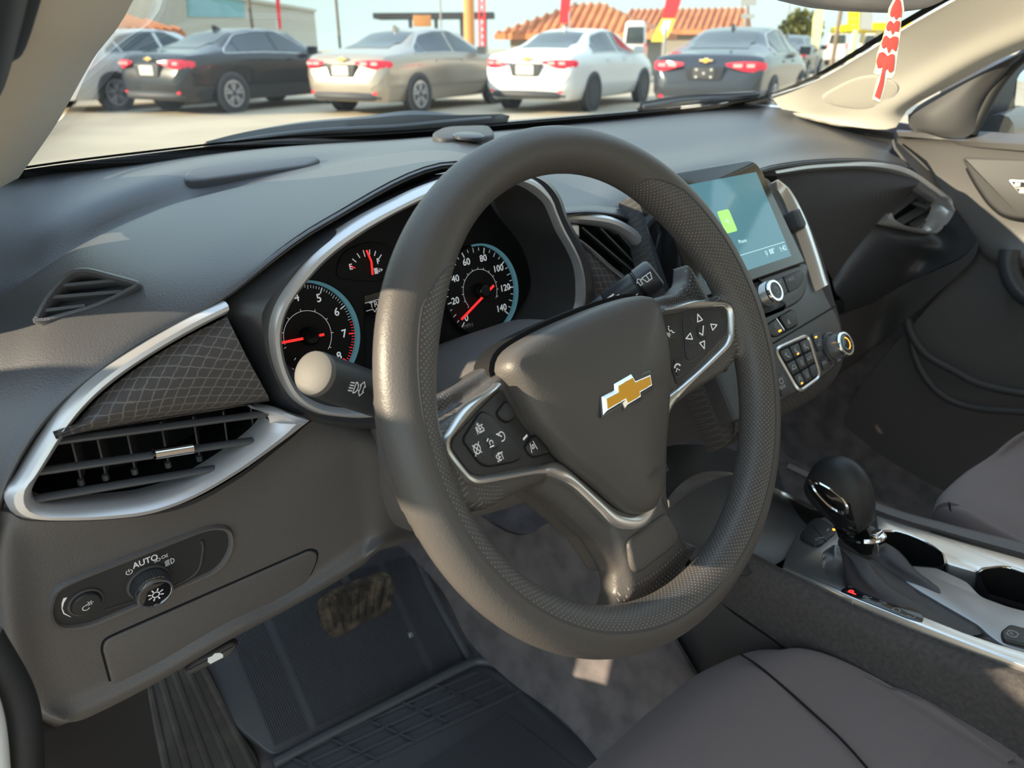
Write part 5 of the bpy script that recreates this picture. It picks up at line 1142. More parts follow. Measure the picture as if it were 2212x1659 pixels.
# raised tread bars in three rows between the lip and the rear ribs
M['treadedge'] = mk('worn_rubber_edge', (.06, .06, .064), .35)
for u0, v0 in ((965, 1480), (895, 1518), (823, 1558), (745, 1600), (665, 1643)):
    for k in range(3):
        a = (u0-28+k*37-2, v0-2+k*16); bb = (u0-28+k*37+26, v0+11+k*16)
        m_ = MB(); m_.bar(MF.at(*a, .0022), MF.at(*bb, .0022), .0030, .0045, MF.n); m_.build('tread_bar', M['treadedge'], mt, smooth=None)
for q in range(4):
    s = q/3.0; p = MF.at(640+100*s, 1630+45*s, .001); e = MF.at(1030+95*s, 1452+40*s, .001); m_ = MB(); m_.bar(p, e, .004, .003, MF.n); m_.build('tread_rail', M['rubber'], mt)
m_ = MB(); m_.lathe(MS, MS.px(886, 1372), [(.0050, 0), (.0050, .0015), (.003, .003), (.0001, .0032)], 16); M['stud'] = mk('stud_metal', (.5, .5, .48), .35, metal=.6); m_.build('anchor_stud', M['stud'], mt)
# brake pedal
PB = Fr(P(770, 1305, y=.47), (-.05, -.80, .60), (0, .60, .80))
bp = thing('brake_pedal', 'wide dusty brake pedal with a ribbed rubber pad', 'pedal', PB.w(0, 0))
po = PB.pxs([(686, 1318), (690, 1290), (720, 1272), (825, 1232), (845, 1240), (853, 1268), (850, 1305), (836, 1325), (790, 1342), (735, 1378), (712, 1376), (698, 1350)])
m_ = MB(); m_.slab(PB, rpoly(po, .012, 5), -.010, 0, .004); m_.build('pedal_pad', M['pedal'], bp)
for k in range(8):
    s = (k+.5)/8; a = np.array(po[1])*(1-s)+np.array(po[4])*s; b = np.array(po[10])*(1-s)+np.array(po[7])*s; m_ = MB()
    p, q = PB.w(a[0], a[1]-.004, .0008), PB.w(b[0], b[1]+.006, .0008); m_.bar(p, q, .0075, .0045, PB.n)
    for z in np.linspace(.1, .9, 6): c = p+(q-p)*z+PB.n*.0022; m_.bar(c-PB.x*.0034-PB.y*.002, c+PB.x*.0034+PB.y*.002, .0012, .001, PB.n)
    m_.build('tread_rib', M['pedal'], bp, smooth=None)
m_ = MB(); m_.tube(spl([PB.w(.0, .01, -.008), PB.w(.01, .08, -.03), PB.w(.015, .22, -.02)], 6), .009, 10); m_.build('pedal_arm', M['matte'], bp)
PA = Fr(P(945, 1255, y=.56), (-.05, -.80, .60), (0, .60, .80))
ap = thing('accelerator_pedal', 'narrow accelerator pedal half hidden behind the wheel rim', 'pedal', PA.w(0, 0))
m_ = MB(); ao = PA.pxs([(898, 1190), (975, 1180), (1000, 1262), (936, 1278), (925, 1262)]); m_.slab(PA, rpoly(ao, .008, 4), -.012, 0, .003); m_.build('pedal_pad', M['pedal'], ap)
for k in range(5):
    s = .25+.15*k; a = np.array(ao[0])*(1-s)+np.array(ao[1])*s; b = np.array(ao[4])*(1-s)+np.array(ao[2])*s; m_ = MB(); m_.bar(PA.w(a[0], a[1]-.03, .001), PA.w(b[0], b[1]+.004, .001), .003, .003, PA.n); m_.build('tread_rib', M['pedal'], ap)
m_ = MB(); m_.tube([PA.w(0, .0, -.012), PA.w(0, .1, -.03)], .008, 10); m_.build('pedal_arm', M['matte'], ap)
# dead pedal
DP = Fr(P(430, 1560, y=.50), (.10, -.75, .66), (0, .66, .75))
dp = thing('footrest', 'ribbed gray carpeted footrest at the left of the footwell', 'footrest', DP.w(0, -.1))
m_ = MB(); do = DP.pxs([(300, 1478), (380, 1430), (430, 1440), (560, 1640), (590, 1760), (400, 1790), (345, 1640)]); m_.slab(DP, rpoly(do, .01), -.03, 0, .004); M['frest'] = mk('footrest_rubber', (.07, .063, .058), .85, mix=((.11, .095, .08), 30, .5, .75)); m_.build('rest_plate', M['frest'], dp)
for k in range(5):
    a = (318+k*28, 1475-k*11); bb = (372+k*48, 1720-k*6); m_ = MB(); m_.tube([DP.at(*a, .0), DP.at(*bb, .0)], .0058, 8); m_.build('rib', M['frest'], dp)

# ================================================================== centre console
C = Fr((.37, -.10, .6535), (0, .132, 1), (0, 1, -.132))
con = thing('center_console', 'center console with silver shifter plate, cup holders and carpeted sides', 'console', (.37, -.1, .40))
def cw(x, y, h=0): return C.w(x-.37, y+.10, h)
# carpeted flank facing the driver, with the groove and the lower moulding
XS = .258
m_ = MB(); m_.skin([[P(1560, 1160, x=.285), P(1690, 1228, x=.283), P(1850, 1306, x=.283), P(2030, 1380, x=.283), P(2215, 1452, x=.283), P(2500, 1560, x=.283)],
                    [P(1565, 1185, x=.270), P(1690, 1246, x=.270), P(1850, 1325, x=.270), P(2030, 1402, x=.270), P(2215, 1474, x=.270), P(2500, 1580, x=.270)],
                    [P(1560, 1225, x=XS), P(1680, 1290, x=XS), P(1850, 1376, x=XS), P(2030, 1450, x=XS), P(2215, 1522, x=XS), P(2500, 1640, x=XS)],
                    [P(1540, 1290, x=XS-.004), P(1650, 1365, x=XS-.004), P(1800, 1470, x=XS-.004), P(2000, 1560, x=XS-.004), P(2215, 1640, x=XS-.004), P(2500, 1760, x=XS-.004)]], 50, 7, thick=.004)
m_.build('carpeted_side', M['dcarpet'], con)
m_ = MB(); m_.skin([[P(1440, 1180, x=XS+.004), P(1560, 1305, x=XS+.002), P(1660, 1378, x=XS+.002), P(1800, 1476, x=XS+.002), P(2100, 1620, x=XS+.002)],
                    [P(1430, 1250, x=XS-.002), P(1530, 1330, x=XS-.002), P(1640, 1410, x=XS-.002), P(1780, 1510, x=XS-.002), P(2100, 1680, x=XS-.002)],
                    [P(1380, 1330, x=XS-.01), P(1450, 1390, x=XS-.01), P(1560, 1480, x=XS-.01), P(1700, 1600, x=XS-.01), P(2000, 1800, x=XS-.01)],
                    [P(1330, 1380, x=XS-.014), P(1400, 1450, x=XS-.014), P(1500, 1550, x=XS-.014), P(1640, 1690, x=XS-.014), P(1900, 1900, x=XS-.014)]], 40, 6, thick=.004)
m_.build('lower_moulding', M['matte'], con)
m_ = MB(); m_.box((.37, .07, .50), (.20, .34, .22)); m_.box((.37, -.25, .52), (.19, .42, .20)); m_.build('console_core', M['deep'], con)
# right flank of the console
m_ = MB(); m_.skin([[P(1700, 1010, x=.46), P(1890, 1100, x=.466), P(2050, 1150, x=.468), P(2215, 1196, x=.47), P(2400, 1250, x=.47)],
                    [P(1705, 1000, x=.474), P(1895, 1086, x=.484), P(2050, 1132, x=.486), P(2215, 1174, x=.488), P(2400, 1226, x=.488)],
                    [P(1705, 1010, x=.490), P(1895, 1096, x=.50), P(2050, 1140, x=.502), P(2215, 1182, x=.504), P(2400, 1236, x=.504)]], 40, 6, thick=.004)
m_.build('right_shoulder', M['grain'], con)
m_ = MB(); m_.slab(Fr((.37, -.56, .66), (0, 0, 1), (0, 1, 0)), rpoly([(-.10, -.20), (.10, -.20), (.10, .17), (-.10, .17)], .03), -.25, .07, .03); m_.build('armrest', M['grain'], con)
# dark tray in front of the shifter
m_ = MB(); m_.skin([[P(1440, 960, y=.16), P(1560, 965, y=.16), P(1680, 1010, y=.15)], [P(1440, 1060, y=.10), P(1560, 1055, y=.10), P(1700, 1070, y=.08)], [P(1450, 1150, y=.06), P(1570, 1150, y=.05), P(1730, 1120, y=.03)], [P(1520, 1240, y=.03), P(1640, 1235, y=.0), P(1770, 1160, y=-.01)]], 24, 6, thick=.004); m_.build('storage_tray', M['satin'], con)
# bright hoop around the tray
m_ = MB(); m_.ribbon([P(u, v, y=y_) for u, v, y_ in ((1440, 1078, .055), (1475, 1042, .08), (1520, 1020, .11), (1575, 1020, .12), (1630, 1035, .11), (1690, 1060, .085), (1760, 1092, .04))],
                     [P(u, v, y=y_-.004) for u, v, y_ in ((1446, 1094, .055), (1482, 1064, .08), (1526, 1043, .11), (1575, 1042, .12), (1630, 1052, .11), (1690, 1072, .085), (1755, 1102, .04))], (0, -.4, 1), [(0, -.01), (0, 0), (.5, .003), (1, 0), (1, -.01)], m=50); fixn(m_.build('bright_hoop', M['schrome'], con))
# silver shifter plate pieces around the openings
pb = C.pxs([(1700, 1200), (1735, 1165), (1790, 1120), (1830, 1112), (1880, 1118), (1900, 1130), (1895, 1180), (1850, 1245), (1790, 1200), (1776, 1215), (1800, 1262), (1860, 1292), (1690, 1226)])
M['plate'] = mk('console_silver', (.30, .30, .31), .34, metal=.75)
fp = [(1690, 1226), (1700, 1198), (1722, 1152), (1768, 1122), (1800, 1115), (1850, 1140), (1838, 1190), (1800, 1180), (1778, 1196), (1775, 1222), (1792, 1252), (1830, 1272), (1858, 1284), (1846, 1302)]
m_ = MB(); m_.slab(C, rpoly(C.pxs(fp), .004), -.03, .002, .002); m_.build('front_plate', M['plate'], con)
ls = [(1836, 1268), (1870, 1286), (1990, 1336), (2080, 1372), (2150, 1396), (2230, 1420), (2300, 1446), (2300, 1480), (2215, 1446), (2000, 1362), (1840, 1298), (1690, 1232), (1694, 1222), (1820, 1282)]
m_ = MB(); m_.slab(C, C.pxs(ls), -.03, .0035, .0015); m_.build('left_rail', M['schrome'], con)
rs = [(1890, 1116), (1960, 1140), (2080, 1176), (2215, 1214), (2320, 1245), (2320, 1275), (2215, 1240), (2170, 1228), (2120, 1232), (2110, 1240), (2044, 1222), (2034, 1198), (1995, 1172), (1940, 1152), (1895, 1150)]
m_ = MB(); m_.slab(C, rpoly(C.pxs(rs), .003), -.03, .003, .0015); m_.build('right_rail', M['schrome'], con)
ms_ = [(1935, 1245), (1955, 1222), (2020, 1226), (2090, 1258), (2120, 1290), (2180, 1312), (2300, 1340), (2300, 1440), (2160, 1392), (2130, 1370), (2110, 1350), (2040, 1310), (1980, 1275)]
m_ = MB(); m_.slab(C, rpoly(C.pxs(ms_), .006), -.03, .001, .002); m_.build('middle_plate', M['plate'], con)
m_ = MB(); m_.slab(C, rpoly(C.pxs([(1775, 1222), (1778, 1194), (1800, 1176), (1850, 1180), (1960, 1230), (2060, 1300), (2130, 1366), (2100, 1385), (1990, 1338), (1870, 1288), (1800, 1262)]), .008), -.05, -.006, .002); m_.build('shifter_well', M['schrome'], con)
for o in ([(1896, 1152), (1940, 1154), (1994, 1174), (2032, 1200), (2040, 1224), (2020, 1228), (1950, 1222), (1905, 1205)], [(2112, 1242), (2130, 1234), (2170, 1230), (2215, 1243), (2320, 1276), (2320, 1330), (2200, 1306), (2135, 1286)]):
    q = C.pxs(o); m_ = MB(); m_.ribbon([C.w(*p, .002) for p in q], [C.w(*p, -.06) for p in inset(q, .002)], (0, 0, 1), [(0, 0), (1, 0)], closed=True, m=40, smooth=False); m_.slab(C, q, -.065, -.060, 0); m_.build('cup_holder', M['deep'], con)
    m_ = MB(); m_.tube(spl([C.w(*p, .003) for p in q[:5]], 5), .0014, 8); m_.build('cup_rim', M['chrome'], con)
bt = rpoly(C.pxs([(1728, 1160), (1752, 1130), (1768, 1124), (1800, 1142), (1806, 1156), (1772, 1184), (1760, 1186), (1730, 1172)]), .006, 4)
m_ = MB(); m_.slab(C, bt, 0, .005, .0015); bt_ = m_.build('button', M['button'], con)
m_ = MB(); m_.bar(C.at(1752, 1131, .0052), C.at(1786, 1172, .0052), .0006, .0004, C.n); ik = Ink(C, .0052); c = C.px(1764, 1166, .005); ik.text('A⚟'[:1], (c[0], c[1]), .006, rot=-.5); ik.line([(c[0]+.004, c[1]), (c[0]+.010, c[1]-.004)], .0016); c = C.px(1790, 1145, .005); ik.line([(c[0]-.003, c[1]), (c[0]+.002, c[1]+.001)], .0016); ik.build('button_symbol', M['dimwhite'], bt_)
m_.build('button_gap', M['deep'], bt_)
m_ = MB(); m_.lathe(C, C.px(1801, 1146, .004), [(.0016, .002), (.0016, .0058), (.0001, .0062)], 10); m_.build('indicator_light', M['amber'], con)
# gear letters on the left rail
gp_ = [(1814, 1278), (1826, 1270), (1850, 1272), (1985, 1322), (1996, 1336), (1992, 1346), (1960, 1338), (1840, 1290)]
m_ = MB(); m_.slab(C, rpoly(C.pxs(gp_, .003), .003), .001, .0042, .0004); gs = m_.build('gear_strip', M['gloss'], con)
rr_ = C.px(1700, 1228), C.px(2100, 1390); ra = math.atan2(rr_[1][1]-rr_[0][1], rr_[1][0]-rr_[0][0])
for s_, (u, v) in (('P', (1843, 1280)), ('R', (1874, 1291)), ('N', (1906, 1304)), ('D', (1938, 1318)), ('L', (1969, 1332))):
    ik = Ink(C, .0042); ik.text(s_, C.px(u, v, .0042), .0115 if s_ == 'P' else .0105, rot=math.radians(0), fat=.00025 if s_ == 'P' else .0001); ik.build('gear_letter', M['redled'] if s_ == 'P' else M['dimwhite'], gs)
# parking brake switch
m_ = MB(); m_.slab(C, rpoly(C.pxs([(2160, 1372), (2180, 1356), (2300, 1390), (2300, 1424), (2165, 1390)]), .004), 0, .005, .002); pbk = m_.build('parking_brake_switch', M['button'], con)
ik = Ink(C, .0052); c = C.px(2187, 1370, .005); ik.arc(c, .0040, 0, 360, .0007, 18); ik.text('P', c, .006); ik.arc(c, .0054, 120, 240, .0007); ik.arc(c, .0054, -60, 60, .0007); ik.build('brake_symbol', M['dimwhite'], pbk)

# ================================================================== gear selector
gs_ = thing('gear_selector', 'black gear selector with domed knob, chrome collar and wrinkled leather boot', 'gear lever', C.w(-.01, .03))
XG = .365
G = Fr((XG, 0, .70), (-1, 0, 0), (0, 0, 1))                  # side view: local x points to the rear, y up
hp = [G.px(*p) for p in ((1736, 1030), (1762, 995), (1800, 984), (1835, 993), (1868, 1025), (1884, 1062), (1886, 1110), (1878, 1140), (1845, 1135), (1830, 1115), (1808, 1090), (1775, 1078), (1745, 1062))]
lo_, hi_ = [(1738, 1045), (1742, 1062), (1762, 1090), (1795, 1120), (1815, 1142), (1825, 1165)], [(1762, 995), (1800, 984), (1838, 996), (1872, 1032), (1888, 1085), (1884, 1140)]
rings = []
for (a, b), wd_ in zip(zip(resamp(lo_, 12), resamp(hi_, 12)), (.008, .0155, .0190, .0208, .0215, .0215, .021, .0202, .019, .018, .0165, .0155)):
    pa, pb_ = np.array(G.px(*a)), np.array(G.px(*b)); m = (pa+pb_)/2; hv = (pb_-pa)/2
    rings.append([G.w(m[0]+hv[0]*math.cos(t), m[1]+hv[1]*math.cos(t), wd_*math.copysign(abs(math.sin(t))**.85, math.sin(t))) for t in np.linspace(0, 2*math.pi, 33)[:-1]])
m_ = MB(); m_.loft(rings); kb_ = fixn(m_.build('knob', M['satin'], gs_, smooth=75)); kb_.data.materials[0] = M['knob'] = mk('soft_touch_black', (.022, .022, .023), .5, spec=.45)
kb_.modifiers.new('sub', 'SUBSURF').render_levels = 1
m_ = MB(); q0, q1 = np.array(G.px(1853, 1146)), np.array(G.px(1858, 1182))
nk = []
for s, rx, ry in ((0, .026, .0195), (.35, .0235, .0185), (.7, .0215, .018), (1, .0205, .0185)):
    m = q0+(q1-q0)*s; nk.append([G.w(m[0]+rx*math.cos(t), m[1]+.003*math.cos(t), ry*math.sin(t)) for t in np.linspace(0, 2*math.pi, 29)[:-1]])
m_.loft(nk); fixn(m_.build('collar', M['gloss'], gs_, smooth=60))
m_ = MB(); m = q0+(q1-q0)*.12; m_.tube([G.w(m[0]+.0258*math.cos(t), m[1]+.006*math.cos(t), .0200*math.sin(t)) for t in np.linspace(-.75, 1.0, 24)], .0030, 8); m_.build('chrome_band', M['chrome'], gs_)
m_ = MB(); m_.slab(Fr(G.w(q1[0]+.019, q1[1]+.016, 0), (0, -.95, .3), (0, .3, .95)), rpoly([(-.010, -.020), (.010, -.020), (.008, .014), (-.008, .014)], .003), -.006, .002, .001); m_.build('chrome_plate', M['chrome'], gs_)
# chrome almond with the release button on the driver's side, laid on the knob's own surface
_kv = [tuple(map(float, q)) for r in rings for q in r]; _kf = []
for i in range(len(rings)-1):
    for k in range(32): _kf.append((i*32+k, i*32+(k+1) % 32, (i+1)*32+(k+1) % 32, (i+1)*32+k))
_o = len(_kv); _kv += [tuple(map(float, q)) for r in nk for q in r]
for i in range(len(nk)-1):
    for k in range(28): _kf.append((_o+i*28+k, _o+i*28+(k+1) % 28, _o+(i+1)*28+(k+1) % 28, _o+(i+1)*28+k))
_kb = BVHTree.FromPolygons(_kv, _kf)
def khit(u, v, off=0.0):
    d = Vector((u-CX)/FPX*RT-(v-CY)/FPX*UP+FW).normalized(); r_ = _kb.ray_cast(Vector(CAM), d)
    if r_[0] is None: r_ = _kb.find_nearest(Vector(P(u, v, x=XG-.018)))
    n_ = np.array(r_[1]); n_ = n_ if n_ @ (CAM-np.array(r_[0])) > 0 else -n_; return np.array(r_[0])+n_*off
al = [(1750, 1038), (1766, 1040), (1795, 1056), (1820, 1076), (1831, 1094), (1829, 1110), (1815, 1108), (1792, 1094), (1770, 1072), (1756, 1054)]
al2 = rpoly(al, 8, 3); ac = np.mean(np.array(al2), axis=0)
A_ = [khit(*(ac+(q-ac)*1.10), .0006) for q in al2]; B_ = [khit(*(ac+(q-ac)*.84), .0006) for q in al2]
m_ = MB(); m_.ribbon(A_, B_, (-.92, -.30, .12), [(0, -.003), (0, .0006), (.5, .0022), (1, .0006), (1, -.003)], closed=True, m=60, smooth=False); fixn(m_.build('chrome_almond', M['chrome'], gs_))
v = [khit(*(ac+(q-ac)*t), .0008+.0012*(1-t)) for t in (.88, .6, .3) for q in al2]+[khit(*ac, .0022)]; N = len(al2)
f = [(i*N+k, i*N+(k+1) % N, (i+1)*N+(k+1) % N, (i+1)*N+k) for i in range(2) for k in range(N)]+[(2*N+k, 2*N+(k+1) % N, 3*N) for k in range(N)]
m_ = MB(); m_.add(v, f); fixn(m_.build('release_button', M['gloss'], gs_))
lc, rc2 = [(1744, 1046), (1757, 1070), (1778, 1098), (1800, 1124), (1816, 1150), (1824, 1176)], [(1836, 1088), (1840, 1104), (1845, 1122), (1850, 1138), (1855, 1156), (1860, 1178)]
R_s = [[khit(a[0]+(b[0]-a[0])*t, a[1]+(b[1]-a[1])*t, .0004) for t in np.linspace(0, 1, 7)] for a, b in zip(resamp(lc, 12), resamp(rc2, 12))]
m_ = MB(); m_.skin(R_s, 14, 2, smooth=False, thick=.001); m_.build('side_plate', M['gloss'], gs_)
# boot: rings from the collar down to the long opening
br = []
topc = np.array(G.px(1858, 1176)); 
for s in np.linspace(0, 1, 22):
    e = s**1.25
    cx_ = topc*(1-s)+np.array([C.px(1955, 1290)[0]*0, 0])*0
    pa_, pb2 = C.at(1800, 1236, -.002), C.at(2112, 1384, -.002); e2 = s**.75
    ct = G.w(*topc, 0)*(1-e)+(pa_+pb2)/2*e+np.array([.006*e, 0, .012*math.sin(math.pi*s)])
    ly = .0185+(abs(pa_[1]-pb2[1])/2-.0185)*e2; lx = .0185+(.029-.0185)*e2
    yv = np.array([0, 1, -.132*e+0.0]); yv = yv/np.linalg.norm(yv)
    ring = []
    for k, t in enumerate(np.linspace(0, 2*math.pi, 49)[:-1]):
        c_, s_ = math.cos(t), math.sin(t); w = 1+.17*math.sin(math.pi*s)*(math.sin(3*t+9*s)+.6*math.sin(5*t-14*s+1))
        rear = -c_*ly*(1.0 if c_ > 0 else .8)
        pnt = ct+np.array([1, 0, 0])*s_*lx*w+yv*rear*(1+.25*(w-1))
        if c_ > 0: pnt = pnt-np.array([0, 0, 1])*(.018*c_*math.sin(math.pi*s))
        ring.append(pnt)
    br.append(ring)
m_ = MB(); m_.loft(br); fixn(m_.build('boot', M['leatherboot'], gs_, smooth=80))

# ================================================================== seats
def seat(name, label, rows, back, x0):
    t = thing(name, label, 'seat', (x0, -.3, .28))
    m_ = MB(); m_.skin(rows, 46, 8, thick=.006); m_.build('cushion', M['seat'], t)
    return t
DSR = [[P(1150, 1740, z=.44), P(1300, 1660, z=.46), P(1430, 1560, z=.47), P(1560, 1480, z=.48), P(1690, 1460, z=.48), P(1850, 1500, z=.47), P(2215, 1640, z=.46)],
       [P(1200, 1720, z=.52), P(1290, 1640, z=.53), P(1405, 1535, z=.54), P(1520, 1450, z=.545), P(1650, 1413, z=.55), P(1800, 1432, z=.55), P(2215, 1585, z=.55)],
       [P(1260, 1720, z=.555), P(1330, 1650, z=.565), P(1430, 1560, z=.573), P(1540, 1468, z=.578), P(1660, 1408, z=.582), P(1790, 1412, z=.585), P(2215, 1570, z=.585)],
       [P(1340, 1740, z=.565), P(1420, 1680, z=.575), P(1510, 1600, z=.582), P(1600, 1510, z=.588), P(1690, 1430, z=.594), P(1800, 1416, z=.60), P(2215, 1585, z=.60)],
       [P(1500, 1800, z=.565), P(1580, 1730, z=.575), P(1650, 1660, z=.58), P(1720, 1580, z=.585), P(1790, 1500, z=.592), P(1880, 1450, z=.602), P(2215, 1600, z=.605)],
       [P(1800, 1950, z=.56), P(1850, 1880, z=.565), P(1900, 1800, z=.57), P(1960, 1700, z=.58), P(2020, 1620, z=.59), P(2080, 1560, z=.60), P(2300, 1650, z=.60)]]
DSR = [[np.array([min(q[0], .250), q[1], q[2]]) for q in r] for r in DSR]
ds_ = seat('driver_seat', 'charcoal cloth driver seat cushion in the lower right foreground', DSR, None, 0)
e_ = [np.array([x, -.60, .60]) for x in np.linspace(-.22, .25, 7)]; m_ = MB(); m_.skin([DSR[-1], [a*.5+b*.5 for a, b in zip(DSR[-1], e_)], e_], 40, 5, thick=.006); m_.build('cushion', M['seat'], ds_)
sm_ = MB(); sm_.tube(spl([P(1600, 1413, z=.586), P(1640, 1440, z=.592), P(1700, 1490, z=.592), P(1750, 1535, z=.590), P(1820, 1600, z=.588), P(1900, 1690, z=.584)], 8), .0012, 6); sm_.build('seam', M['seam'], ds_)
m_ = MB(); m_.skin([[np.array([-.26, -.60, .60]), np.array([0, -.56, .60]), np.array([.22, -.60, .60])], [np.array([-.25, -.66, .8]), np.array([0, -.61, .8]), np.array([.21, -.66, .8])], [np.array([-.20, -.78, 1.1]), np.array([0, -.73, 1.1]), np.array([.17, -.78, 1.1])]], 20, 6, thick=.10); m_.build('backrest', M['seat'], ds_)
PSR = [[P(2010, 1180, x=.565), P(2018, 1130, x=.60), P(2060, 1080, x=.66), P(2130, 1030, x=.74), P(2215, 985, x=.82), P(2330, 930, x=.92)],
       [P(2017, 1105, x=.555), P(2030, 1072, x=.58), P(2080, 1025, x=.65), P(2140, 985, x=.73), P(2215, 930, x=.82), P(2330, 880, x=.92)],
       [P(2050, 1085, x=.555), P(2075, 1062, x=.59), P(2110, 1030, x=.65), P(2160, 1000, x=.73), P(2215, 965, x=.80), P(2330, 920, x=.90)],
       [P(2110, 1110, x=.56), P(2135, 1085, x=.60), P(2170, 1060, x=.66), P(2215, 1040, x=.72), P(2270, 1020, x=.78), P(2350, 1000, x=.86)],
       [P(2200, 1165, x=.56), P(2225, 1140, x=.60), P(2260, 1120, x=.66), P(2300, 1110, x=.72), P(2350, 1100, x=.78), P(2420, 1090, x=.84)]]
ps_ = seat('passenger_seat', 'charcoal cloth passenger seat cushion with stitched bolster at the right edge', PSR, None, .74)
e_ = [np.array([x, -.62, .60]) for x in np.linspace(.57, .97, 6)]; m_ = MB(); m_.skin([PSR[-1], [a*.5+b*.5 for a, b in zip(PSR[-1], e_)], e_], 40, 5, thick=.006); m_.build('cushion', M['seat'], ps_)
m_ = MB(); m_.skin([[P(2012, 1178, x=.564), P(2070, 1215, x=.545), P(2140, 1250, x=.545), P(2215, 1290, x=.545), P(2320, 1345, x=.545)],
                    [P(2014, 1140, x=.556), P(2075, 1165, x=.535), P(2140, 1195, x=.535), P(2215, 1228, x=.535), P(2320, 1275, x=.535)],
                    [P(2022, 1098, x=.556), P(2080, 1110, x=.543), P(2145, 1145, x=.543), P(2215, 1180, x=.543), P(2320, 1225, x=.543)],
                    [P(2052, 1086, x=.56), P(2100, 1100, x=.555), P(2150, 1130, x=.555), P(2215, 1165, x=.555), P(2320, 1215, x=.56)]], 40, 6, thick=.005); m_.build('side_bolster', M['seat'], ps_)
sm_ = MB(); sm_.tube(spl([P(2050, 1084, x=.557), P(2056, 1105, x=.548), P(2090, 1140, x=.541), P(2150, 1180, x=.539), P(2215, 1214, x=.538)], 6), .0012, 6); sm_.build('seam', M['seam'], ps_)
m_ = MB(); m_.skin([[np.array([.50, -.60, .60]), np.array([.74, -.56, .60]), np.array([.98, -.60, .60])], [np.array([.51, -.66, .8]), np.array([.74, -.61, .8]), np.array([.97, -.66, .8])], [np.array([.55, -.78, 1.1]), np.array([.74, -.73, 1.1]), np.array([.93, -.78, 1.1])]], 20, 6, thick=.10); m_.build('backrest', M['seat'], ps_)

# ================================================================== passenger door
pd = thing('passenger_door', 'black passenger door trim with lock buttons, armrest pocket and window sill', 'door', (1.12, -.1, .35))
XD = 1.115
DR_ = [[P(1942, 292, x=1.09), P(2030, 300, x=1.10), P(2120, 306, x=1.10), P(2215, 312, x=1.10), P(2420, 330, x=1.10)],
                    [P(1938, 302, x=1.105), P(2030, 318, x=1.108), P(2120, 326, x=1.108), P(2215, 334, x=1.108), P(2420, 352, x=1.108)],
                    [P(1950, 340, x=XD), P(2040, 380, x=XD), P(2120, 400, x=XD), P(2215, 410, x=XD), P(2420, 430, x=XD)],
                    [P(2020, 400, x=XD), P(2085, 470, x=XD), P(2140, 500, x=XD), P(2215, 515, x=XD), P(2420, 530, x=XD)],
                    [P(2100, 500, x=1.125), P(2120, 540, x=1.12), P(2160, 565, x=1.11), P(2215, 575, x=1.09), P(2420, 600, x=1.09)],
                    [P(2095, 560, x=1.135), P(2130, 590, x=1.13), P(2180, 600, x=1.12), P(2215, 605, x=1.11), P(2420, 620, x=1.11)],
                    [P(1990, 680, x=1.135), P(2060, 720, x=1.135), P(2130, 760, x=1.135), P(2215, 800, x=1.135), P(2420, 860, x=1.135)],
                    [P(1850, 850, x=1.14), P(1960, 940, x=1.14), P(2080, 1000, x=1.14), P(2215, 1050, x=1.14), P(2420, 1100, x=1.14)]]
DR_ = [r+[np.array([r[-1][0], -.95, r[-1][2]])] for r in DR_]
DR_.append([np.array([1.15, .30, .30]), np.array([1.15, .15, .30]), np.array([1.15, 0, .30]), np.array([1.15, -.15, .30]), np.array([1.15, -.3, .30]), np.array([1.15, -.95, .30])])
m_ = MB(); m_.skin(DR_, 48, 7, thick=.005); m_.build('door_panel', M['grain'], pd)
m_ = MB(); m_.skin([[P(1936, 284, x=1.085), P(2030, 288, x=1.10), P(2120, 284, x=1.13), P(2215, 290, x=1.15), P(2420, 300, x=1.15), np.array([1.15, -.95, P(2420, 300, x=1.15)[2]])], [P(1942, 294, x=1.088), P(2030, 301, x=1.098), P(2120, 307, x=1.098), P(2215, 313, x=1.098), P(2420, 331, x=1.098), np.array([1.098, -.95, P(2420, 331, x=1.098)[2]])]], 24, 5, thick=.01); m_.build('window_sill', M['grain'], pd)
D = Fr(P(2150, 420, x=XD-.006), (-1, 0, .05), (0, .05, 1))
bz_ = rpoly(D.pxs([(2079, 345), (2084, 338), (2300, 345), (2330, 480), (2200, 474), (2165, 466), (2135, 440), (2105, 395)]), .02, 5)
m_ = MB(); m_.slab(D, inset(bz_, -.004), -.01, -.002, .002); m_.build('bezel_gap', M['deep'], pd)
m_ = MB(); m_.slab(D, bz_, -.01, .004, .006); m_.build('handle_bezel', M['matte'], pd)
lb = rpoly(D.pxs([(2178, 388), (2300, 392), (2300, 440), (2212, 424), (2200, 420)], .004), .004)
m_ = MB(); m_.slab(D, lb, .002, .0055, .001); m_.build('lock_frame', M['schrome'], pd)
for o, s in (([(2184, 391), (2300, 396), (2300, 404), (2193, 404)], 1), ([(2195, 407), (2300, 408), (2300, 430), (2206, 418)], 0)):
    m_ = MB(); m_.slab(D, rpoly(D.pxs(o, .005), .002), .003, .0072, .001); b = m_.build('lock_button', M['button'], pd); ik = Ink(D, .0072); c = D.px(2198 if s else 2208, 398 if s else 413, .0072); ik.poly([(c[0]-.004, c[1]-.003), (c[0]+.004, c[1]-.003), (c[0]+.004, c[1]+.002), (c[0]-.004, c[1]+.002)]); ik.arc((c[0], c[1]+.002), .0028, 0, 180, .0012); ik.build('lock_symbol', M['white'], b)
m_ = MB(); m_.tube(spl([P(1960, 690, x=1.125), P(1968, 720, x=1.11), P(2000, 765, x=1.105), P(2060, 800, x=1.105), P(2120, 830, x=1.105), P(2215, 850, x=1.105), P(2400, 870, x=1.105)], 6), .008, 10); m_.build('pocket_lip', M['matte'], pd)
